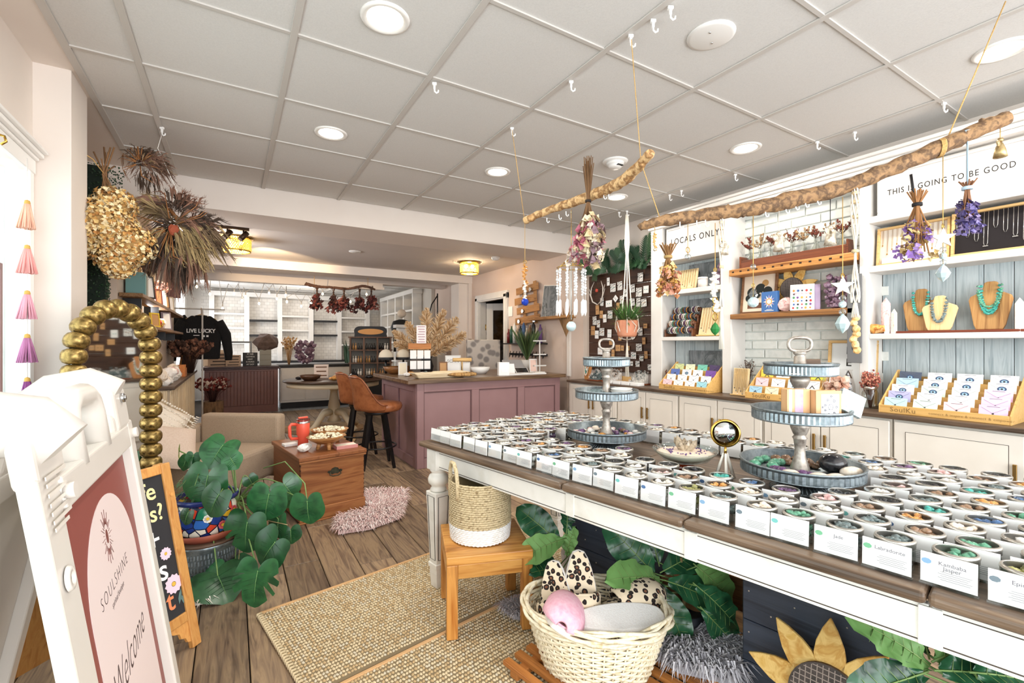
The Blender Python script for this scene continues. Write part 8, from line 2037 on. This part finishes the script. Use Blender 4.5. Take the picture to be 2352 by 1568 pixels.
def frame_sign(label, loc, w_, h, fr, face, lines, ink, rz=-.3, tilt=-.15):
 t = thing('tabletop_sign', label, 'sign', loc, rz); t.rotation_euler = (tilt, 0, rz); e = .012
 for b in ((-w_/2, w_/2, 0, e), (-w_/2, w_/2, h-e, h), (-w_/2, -w_/2+e, e, h-e), (w_/2-e, w_/2, e, h-e)): MB().bx(b[0], b[1], -.006, .012, b[2], b[3]).build('frame', fr, t)
 MB().bx(-w_/2+e, w_/2-e, 0, .006, e, h-e).build('face', face, t)
 if lines:
  m = MB()
  for i, s in enumerate(lines): m.text(tr(0, -.0008, h*(1-(i+.9)/(len(lines)+.8))) @ rotx(PI/2), s, h*.5/len(lines), 0, .0003)
  m.build('lettering', ink, t)
frame_sign('white sign with grey SCAN lettering on the island', (2.31, 5.2, ZI), .19, .22, WHITE, PAPER, ['SCAN', ' '], mat('grey_ink', '#8a8a8c', .7))
frame_sign('blank white tabletop sign beside the scan sign', (2.51, 5.25, ZI), .10, .13, WHITE, PAPER, None, INK)
frame_sign('small dark wood photo frame left of the scan sign', (2.13, 5.08, ZI), .10, .15, FRW, KRAFT, None, INK)
frame_sign('small framed ivory card at the left of the island', (1.68, 5.2, ZI), .10, .15, WHITE, mat('ivory', '#e9dcc3', .6), None, INK)
tag(MB().box((0, 0, .10), (.16, .14, .20), 0, (.75, .6)).build('black_bin', BLK, None, .008, 2, (2.46, 5.5, ZI)), 'black tapered bin behind the scan sign', 'bin')
simple_bowl('wooden_bowl', 'brown oval wooden bowl at the left corner of the island', (1.72, 5.45, ZI), .15, .09, wood('bowl_mid', ['#6b4526', '#9a6a3e'], 'x', .8, .4), 1.3)
for k in range(2):
 t = thing('knit_hat', f'cream and black cap on a stand at the island left corner, {["left", "right"][k]} one', 'hat', (1.60+.20*k, 5.60-.05*k, ZI), .3*k); MB().cyl((0, 0, 0), (0, 0, .17), .012).build('stand', BLACK, t)
 MB().lathe([(.085, .17), (.088, .20), (.075, .25), (.04, .285), (.0001, .295)], 18, cap=False).build('crown', mat('hat_cream', '#d9cdb8', .9), t); MB().lathe([(.084, .165), (.09, .168), (.091, .195), (.086, .20)], 18, cap=False).build('band', BLK, t); MB().lathe([(.0001, .166), (.075, .166), (.075, .172), (.0001, .172)], 16, (0, -.06, 0)).build('brim', BLK, t)
for k, (u, kd) in enumerate(((885, 'white'), (905, 'amber'), (948, 'white'), (990, 'grey'), (925, 'black'))):
 p = (1.686, 5.144, 0.907); s = .03; tag(MB().rock((0, 0, s*.7), s, R, 0, (1.2, 1, .8), 2, .2).build('crystal_rock', STONE[kd], None, 0, 2, (1.66+.085*k, 5.0+.10*(k % 2), ZI)), f'small {KN[kd]} rock on the island behind the dough bowl, {ORD[k]} from left', 'stone')
# till corner
till = thing('card_terminal', 'silver angled point-of-sale stand with a tablet on the island', 'till', (3.02, 4.92, ZI), -.25)
m = MB(); m.T = tr(0, .06, .09) @ rotx(-.9); m.bx(-.13, .13, -.008, .008, -.10, .10); m.build('tablet', mat('silver_shell', '#b9b9bb', .35, .5), till, .006)
MB().box((0, .07, .03), (.16, .14, .06), 0, (.6, .6)).build('base', WHITE, till, .004)
m = MB(); m.T = tr(.06, -.09, .03) @ rotx(-1.05); m.bx(-.085, .085, -.006, .006, -.06, .06); o = m.build('second_screen', WHITE, till, .004)
m = MB(); m.T = tr(.06, -.09, .03) @ rotx(-1.05); m.bx(-.075, .075, -.0075, -.006, -.05, .05); m.build('screen', mat('screen_dark', '#26282b', .1), till)
tag(MB().bx(-.06, .06, 0, .09, 0, .15).bx(-.035, .035, -.002, 0, .03, .08).build('calendar_box', PAPER, None, .003, 1, (2.655, 4.557, 0.907), -.3), 'white flip calendar box on the island by the till', 'box')
t = book('notebook', 'cream booklet with a coral stripe leaning by the till', (2.86, 4.80, ZI), -.3, .16, .015, .13, PAPER, -.5); MB().bx(-.05, -.01, -.009, -.0075, 0, .13).build('coral_stripe', mat('coral_print', '#e3665a', .6), t)
frame_sign('small coral and white card stand right of the till', (3.26, 4.86, ZI), .10, .17, WHITE, mat('peach_card', '#ecc9ba', .6), None, INK)
for k in range(3): tag(MB().bx(-.10, .10, 0, .14, 0, .012).build('paper_stack', PAPER, None, .001, 1, (2.80+.17*k, 4.56, ZI), -.05*k), f'flat white paper stack along the island front edge, {ORD[k]} from left', 'papers', 'paper stacks on the island')
gp_ = thing('potted_grass', 'spiky green grass plant in a white pot at the right end of the island', 'plant', (3.33, 5.12, ZI)); MB().lathe([(.0001, 0), (.08, 0), (.10, .15), (.09, .15), (.0001, .12)], 20, cap=False).build('pot', WHITE, gp_)
q = random.Random(6); m = MB()
for k in range(120):
 a = q.uniform(0, 6.28); l = q.uniform(.28, .46); e = q.uniform(.08, .45); p1 = Vector((e*.5*math.cos(a)*l, e*.5*math.sin(a)*l, .13+l*.6)); p2 = Vector((e*1.2*math.cos(a)*l, e*1.2*math.sin(a)*l, .13+l)); s = Vector((-math.sin(a), math.cos(a), 0))*.005
 m.add([(-s)[:2]+(.13,), s[:2]+(.13,), (p1+s)[:], p2[:], (p1-s)[:]], [(0, 1, 2, 3, 4)], k % 2)
m.build('blades', [mat('grass_green', '#5d7040', .7), mat('grass_dark', '#3f5230', .7)], gp_, kind='stuff')
t = thing('earring_tower', 'white three-bar jewellery tower at the right end of the island', 'jewellery stand', (3.30, 4.78, ZI)); MB().cyl((0, 0, 0), (0, 0, .40), .008).build('post', WHITE, t)
for z in (.08, .22, .39): MB().bx(-.09, .09, -.015, .015, z, z+.014).build('bar', WHITE, t)
MB().lathe([(.0001, 0), (.07, 0), (.07, .012), (.0001, .014)], 20).build('base', WHITE, t)
# wall behind the till
pw = thing('pallet_rack', 'slanting light wood pallet rack on the blush wall behind the till', 'wall rack', (3.59, 5.80, 1.54), FR)
PWD = wood('pallet_wood', ['#8d5f34', '#b98650', '#734a26'], 'x', .8, .6)
for k in range(4): m = MB(); m.T = roty(-.06); m.bx(.05*(k % 2)+.0, .62-.05*(k == 2), -.022, -.008, k*.145, k*.145+.10); m.build('slat', PWD, pw, .003)
for x in (.20, .48): m = MB(); m.T = roty(-.06); m.bx(x, x+.07, -.007, .004, -.02, .57); m.build('upright', PWD, pw)
for k in range(5): MB().cyl((.12+.1*k, -.03, .05+.145*(k % 4)), (.12+.1*k, -.045, .05+.145*(k % 4)), .03, n=10).build('tin_holder', STEEL, pw)
t = thing('slate_picture', 'dark slate picture with a pale frame leaning on the wall shelf behind the till', 'picture', (3.585, 5.17, 1.625), FR); t.rotation_euler = (-.06, .1, FR)
MB().bx(0, .34, 0, .012, 0, .44).build('frame', WHITE, t); MB().bx(.012, .328, -.002, 0, .012, .428).build('slate', CANV, t)
t = thing('plank_shelf', 'short brown plank shelf under the slate picture', 'shelf', (3.615, 5.30, 1.585), FR); MB().bx(0, .85, -.16, 0, 0, .035).build('board', PWD, t, .004)
t = thing('hook_shelf', 'black wall shelf with bottles above a row of key hooks', 'shelf', (3.615, 6.0, 1.26), FR); MB().bx(0, .95, -.14, 0, 0, .018).build('board', BLACK, t); MB().bx(0, .95, -.03, 0, -.16, -.13).build('hook_rail', BLACK, t)
for k in range(11): MB().tube([(.04+k*.087, -.03, -.10), (.04+k*.087, -.05, -.17), (.06+k*.087, -.065, -.19), (.075+k*.087, -.06, -.16)], .005, 5).build('hook', BLACK, t)
for k in range(11):
 c = ['#7a2a2a', '#2f5a45', '#f0ece4', '#b9a48c', '#26282e', '#3f5f8a', '#d9d3c8', '#8d6a4a', '#2c2a2c', '#e6e0d6', '#6a4a7a'][k]; tag(MB().lathe([(.0001, 0), (.028, 0), (.028, .14+.05*(k % 3)), (.012, .17+.05*(k % 3)), (.012, .21+.04*(k % 3)), (.0001, .21+.04*(k % 3))], 10).build('bottle', mat('btl_'+c.strip('#'), c, .3), None, 0, 2, (3.545, 5.95-.083*k, 1.2785)), f'bottle on the black hook shelf, {ORD[k]} from the left', 'bottle', 'bottles on the hook shelf')
tag(MB().bx(-.06, .06, 0, .004, -.075, .075).build('paper_note', PAPER, None, 0, 2, (3.61, 6.013, 1.759), FR), 'small white paper note taped beside the door frame', 'note')
dp = thing('dried_palm', 'brown dried palm leaves standing left of the jewellery board', 'dried plant', (3.50, 4.50, 1.35))
for k in range(7):
 a = -1.2+k*.4; MB().add([(0, 0, 0), (.02, .05*math.sin(a)-.02, .14), (.0, .18*math.sin(a), .18+.22*math.cos(a)), (-.02, .05*math.sin(a)+.02, .14)], [(0, 1, 2, 3)]).build('leaf', mat('palm_tan', '#8d6a45', .8), dp)
# fireplace mantel, harp sculpture, chairs behind the island
mt_ = thing('mantel', 'white painted fireplace mantel against the far wall', 'mantel', (2.62, 8.50, 0)); 
for x in (0, .78): MB().bx(x, x+.16, -.10, 0, 0, 1.36).build('pilaster', WHITE, mt_, .004)
MB().bx(0, .94, -.10, 0, 1.36, 1.56).build('frieze', WHITE, mt_, .004); MB().bx(-.06, 1.0, -.18, 0, 1.56, 1.62).build('shelf', WHITE, mt_, .006); MB().bx(.16, .78, -.06, 0, 0, 1.36).build('firebox_panel', mat('hearth_grey', '#8f8a86', .8), mt_)
hp2 = thing('harp_sculpture', 'black wire harp-shaped sculpture on the mantel', 'sculpture', (3.30, 8.40, 1.6205)); MB().cyl((.1, 0, 0), (.1, 0, .62), .012).build('post', BLACK, hp2); MB().tube([(.1, 0, .58), (-.02, 0, .40), (-.08, 0, .15), (-.18, 0, .06), (-.22, 0, .12)], .012, 6).build('curve', BLACK, hp2); MB().lathe([(.0001, 0), (.08, 0), (.08, .012), (.0001, .012)], 16, (.1, 0, 0)).build('base', BLACK, hp2)
tag(MB().bx(-.25, .25, -.05, .05, 0, .55).build('floral_canvas', pmat('floral_grey', ['#8d8682', '#8d8682', '#c9c0b6'], (9, 9, 9), .8, kind='voronoi', lo=.1, hi=.5), None, .01, 2, (3.22, 6.15, .78), -.3), 'grey floral upholstered chair back behind the island', 'chair back')
tag(MB().bx(-.025, .025, -.02, .02, 0, 1.35).build('leaning_board', wood('leaning_wood', ['#5a3a22', '#7d5432'], 'z', .8, .6), None, .003, 1, (3.50, 7.18, 0), 0), 'narrow brown board leaning by the door frame', 'board')
t = thing('dress_form', 'cream knit top on a dress form at the right of the back room', 'dress form', (2.55, 9.4, 0)); MB().cyl((0, 0, 0), (0, 0, .85), .02).build('pole', BLACK, t); MB().lathe([(.0001, .85), (.17, .86), (.13, 1.05), (.19, 1.30), (.16, 1.44), (.05, 1.48), (.0001, 1.48)], 20, sy=.6).build('top', mat('knit_cream', '#e3d2b2', .95), t); MB().lathe([(.0001, 0), (.16, 0), (.16, .02), (.0001, .02)], 20).build('base', BLACK, t)
t = thing('dress_form', 'black blouse on a dress form behind the pampas', 'dress form', (2.95, 9.2, 0)); MB().cyl((0, 0, 0), (0, 0, 1.1), .02).build('pole', BLACK, t); MB().lathe([(.0001, 1.1), (.17, 1.11), (.15, 1.35), (.23, 1.60), (.18, 1.72), (.06, 1.76), (.0001, 1.76)], 20, sy=.6).build('top', BLK, t); MB().ball((0, 0, 1.88), .09, 14, 10).build('head', mat('head_cream', '#d8c9b8', .7), t); MB().lathe([(.0001, 0), (.16, 0), (.16, .02), (.0001, .02)], 20).build('base', BLACK, t)
for k, (x, y, c) in enumerate(((2.30, 8.9, '#5d6b55'), (2.12, 9.25, '#e9dfc9'))):
 t = thing('hat_box', f'{["green cap on a dark box", "cream knit hat on a dark crate"][k]} behind the island', 'hat', (x, y, 0)); MB().bx(-.15, .15, -.12, .12, 0, .95+.15*k).build('plinth', BLK, t); MB().ball((0, 0, 1.0+.15*k), .11, 14, 8, 0, (1, 1, .8)).build('hat', mat('hat_'+c.strip('#'), c, .9), t)
# stockroom plant seen through the door
t = thing('stockroom_plant', 'dark leafy plant seen through the open door', 'plant', (4.35, 7.9, 0)); MB().lathe([(.0001, 0), (.12, 0), (.15, .3), (.0001, .28)], 16).build('pot', BLK, t); q = random.Random(3); m = MB()
for k in range(120):
 o = Vector((q.gauss(0, .18), q.gauss(0, .14), q.uniform(.5, 1.7))); d = Vector((q.gauss(0, 1), q.gauss(0, 1), q.gauss(0, .6))).normalized()*.12; s = d.orthogonal().normalized()*.04; m.add([o[:], (o+d*.5+s)[:], (o+d)[:], (o+d*.5-s)[:]], [(0, 1, 2, 3)])
m.tube([(0, 0, .28), (0, 0, 1.6)], .015, 6); m.build('foliage', mat('plant_dark', '#1c2a1e', .5), t, kind='stuff')

# ------------------------------------------------------------------ fiddle leaf plants under the table
FIDM = pmat('fiddle_leaf', ['#1f4a30', '#2f6240', '#183a26'], (12, 12, 12), .3, bump=.1, rnd=.3); FIDU = mat('fiddle_underside', '#6f9a55', .55); FVEIN = mat('fiddle_vein', '#7f9a5a', .5)
def fiddle_mb(L_, W_, seed):
 q = random.Random(seed); m = MB(); n, c = 14, 4; vs = []; fs = []
 for i in range(n+1):
  t_ = i/n; wd = W_*(math.sin(PI*min(1, t_*.90+.07))**.75)*(.55+.55*t_)*(1 if t_ < 1 else .1)
  for j in range(-c, c+1):
   u = j/c; vs.append((wd*u, L_*t_, .20*abs(u)*wd-.30*L_*t_*t_+.010*math.sin(t_*22+j)*abs(u)))
 for i in range(n):
  for j in range(2*c): a = i*(2*c+1)+j; fs.append((a, a+1, a+2*c+2, a+2*c+1))
 m.add(vs, fs, 0, True)
 m.tube([(0, L_*t_, -.30*L_*t_*t_+.002) for t_ in (-.08, .2, .4, .6, .8, .97)], [.003, .0025, .002, .0015, .001, .0006], 4, 1)
 for k in range(6):
  for s in (-1, 1):
   t0 = .14+.12*k; m.tube([(s*W_*.9*f_*(.5+.5*t0), L_*(t0+.10*f_), .20*W_*f_*.8-.30*L_*(t0+.10*f_)**2+.0025) for f_ in (0, .4, .85)], [.0012, .001, .0005], 3, 1)
 return m
def fiddle(label, base, leaves, pot_r, seed, pot='#e9e4de'):
 t = thing('fiddle_leaf_plant', label, 'plant', base)
 MB().lathe([(.0001, 0), (pot_r*.8, 0), (pot_r, .16), (pot_r*.92, .16), (.0001, .13)], 20, cap=False).build('pot', mat('pot_'+pot.strip('#'), pot, .5), t)
 top = max(l[0][2]-base[2] for l in leaves); MB().tube([(0, 0, .13), (.01, 0, top*.6), (0, .01, top)], [.010, .008, .005], 6).build('trunk', MATS['brown_stem'], t)
 B_ = Vector(base)
 for k, (o, L_, td, fd, und) in enumerate(leaves):
  g = fiddle_mb(L_, L_*.34, seed+k).build('leaf', [FIDU if und else FIDM, FVEIN], t); mm = leaf_frame(o, dirv(*td), dirv(*fd)); mm.translation = Vector(o)-B_; g.matrix_local = mm
  ov = Vector(o)-B_; MB().tube([(0, 0, max(.14, ov.z*.85)), ov[:]], .003, 5).build('petiole', STEM, t)
fiddle('fiddle leaf plant between the teak stool and the first navy crate', TL(.56, .62, .012), [((1.284, 1.701, 0.36), .24, (-.75, .1, .62), (-.3, -.7, .6), 0), ((1.286, 1.677, 0.382), .22, (-.72, -.3, -.1), (.1, -.6, .75), 1), ((1.272, 1.708, 0.24), .20, (-.6, -.1, .45), (.3, -.5, .7), 0), ((1.297, 1.669, 0.408), .13, (.15, .1, .9), (.4, -.9, .1), 0), ((1.28, 1.68, 0.24), .17, (-.5, -.4, .3), (-.2, -.5, .8), 0), ((1.301, 1.667, 0.309), .13, (.1, -.2, .9), (-.6, -.8, .1), 1)], .085, 1)
fiddle('bushy fiddle leaf plant between the two navy crates', TL(1.17, .58, .0), [((1.511, 1.353, 0.309), 0.271, (-.62, -.1, .70), (-.4, -.6, .6), 0), ((1.534, 1.386, 0.261), 0.17, (-.80, -.3, .0), (-.2, -.8, .5), 0), ((1.503, 1.311, 0.302), 0.249, (-.62, -.35, .30), (.1, -.5, .85), 1), ((1.487, 1.297, 0.286), 0.226, (.30, -.5, -.75), (-.1, -.9, .4), 0), ((1.464, 1.311, 0.259), 0.169, (.5, -.5, -.65), (0, -.9, .4), 1), ((1.55, 1.329, 0.318), 0.249, (.75, .1, .35), (.1, -.7, .7), 0), ((1.533, 1.293, 0.293), 0.226, (.85, -.2, -.2), (.2, -.8, .6), 0), ((1.553, 1.362, 0.341), 0.226, (-.2, .2, .9), (-.3, -.9, .2), 0), ((1.598, 1.335, 0.341), 0.226, (.6, .2, .6), (-.2, -.9, .3), 0), ((1.616, 1.219, 0.365), 0.226, (.75, -.1, -.60), (-.1, -.8, .6), 1), ((1.573, 1.187, 0.312), 0.215, (.7, -.3, -.5), (.1, -.7, .7), 0), ((1.577, 1.161, 0.229), 0.192, (.65, -.2, -.65), (-.3, -.8, .5), 0)], .09, 20, '#23272e')
fiddle('fiddle leaf plant right of the wooden sunflower', TL(2.06, .40, .0), [((1.523, 0.458, 0.447), .20, (-.72, 0, .62), (.2, -.7, .65), 1), ((1.483, 0.458, 0.444), .19, (-.85, -.2, -.1), (-.1, -.8, .6), 0), ((1.537, 0.449, 0.463), .18, (.85, .1, .25), (.2, -.8, .5), 1), ((1.507, 0.432, 0.457), .19, (.9, -.1, .05), (.1, -.7, .7), 0), ((1.569, 0.476, 0.453), .17, (-.1, .2, .9), (.3, -.9, .2), 0), ((1.54, 0.377, 0.473), .18, (.9, -.1, 0), (0, -.6, .8), 0)], .09, 40)

# ------------------------------------------------------------------ left window: tassel garland and a leaning framed board
ga = thing('tassel_garland', 'string of five ombre yarn tassels hanging in the shop window', 'garland', (-.775, 2.86, 0))
MB().cyl((0, 0, .95), (0, 0, 2.09), .0015, n=5).build('string', WHITE, ga)
for k, (v, c) in enumerate(((462, '#efb9a0'), (565, '#f0a9a4'), (670, '#e3a4b4'), (770, '#b97aa4'), (870, '#8d4a86'))):
 z = 1.27+(789-v)/1062*2.04; m = MB(); q = random.Random(k)
 for j in range(40): a = q.uniform(0, 6.28); r_ = .032*math.sqrt(q.random()); m.tube([(.008*math.cos(a), .008*math.sin(a), z-.012), (r_*.6*math.cos(a), r_*.6*math.sin(a), z-.05), (r_*1.1*math.cos(a), r_*1.1*math.sin(a), z-.12)], .0035, 4)
 m.build('tassel', mat('yarn_'+c.strip('#'), c, .9), ga); MB().lathe([(.009, z-.016), (.011, z-.008), (.009, z+.004), (.0001, z+.008)], 10).build('knot', mat('yarn_gold', '#c9a050', .7), ga)
fb = thing('framed_board', 'white board in a thin mauve-brown frame leaning in the shop window', 'board', (-.745, 1.55, .32), FL)
for b in ((0, .02, 0, 1.25), (.90, .92, 0, 1.25), (.02, .90, 1.23, 1.25), (.02, .90, .55, .58), (.02, .90, 0, .02)): MB().bx(b[0], b[1], -.01, .012, b[2], b[3]).build('frame', mat('mauve_frame', '#9a7f80', .5), fb)
MB().bx(.02, .90, .0, .006, .02, 1.23).build('panel', mat('panel_white', '#e6eaea', .5), fb)
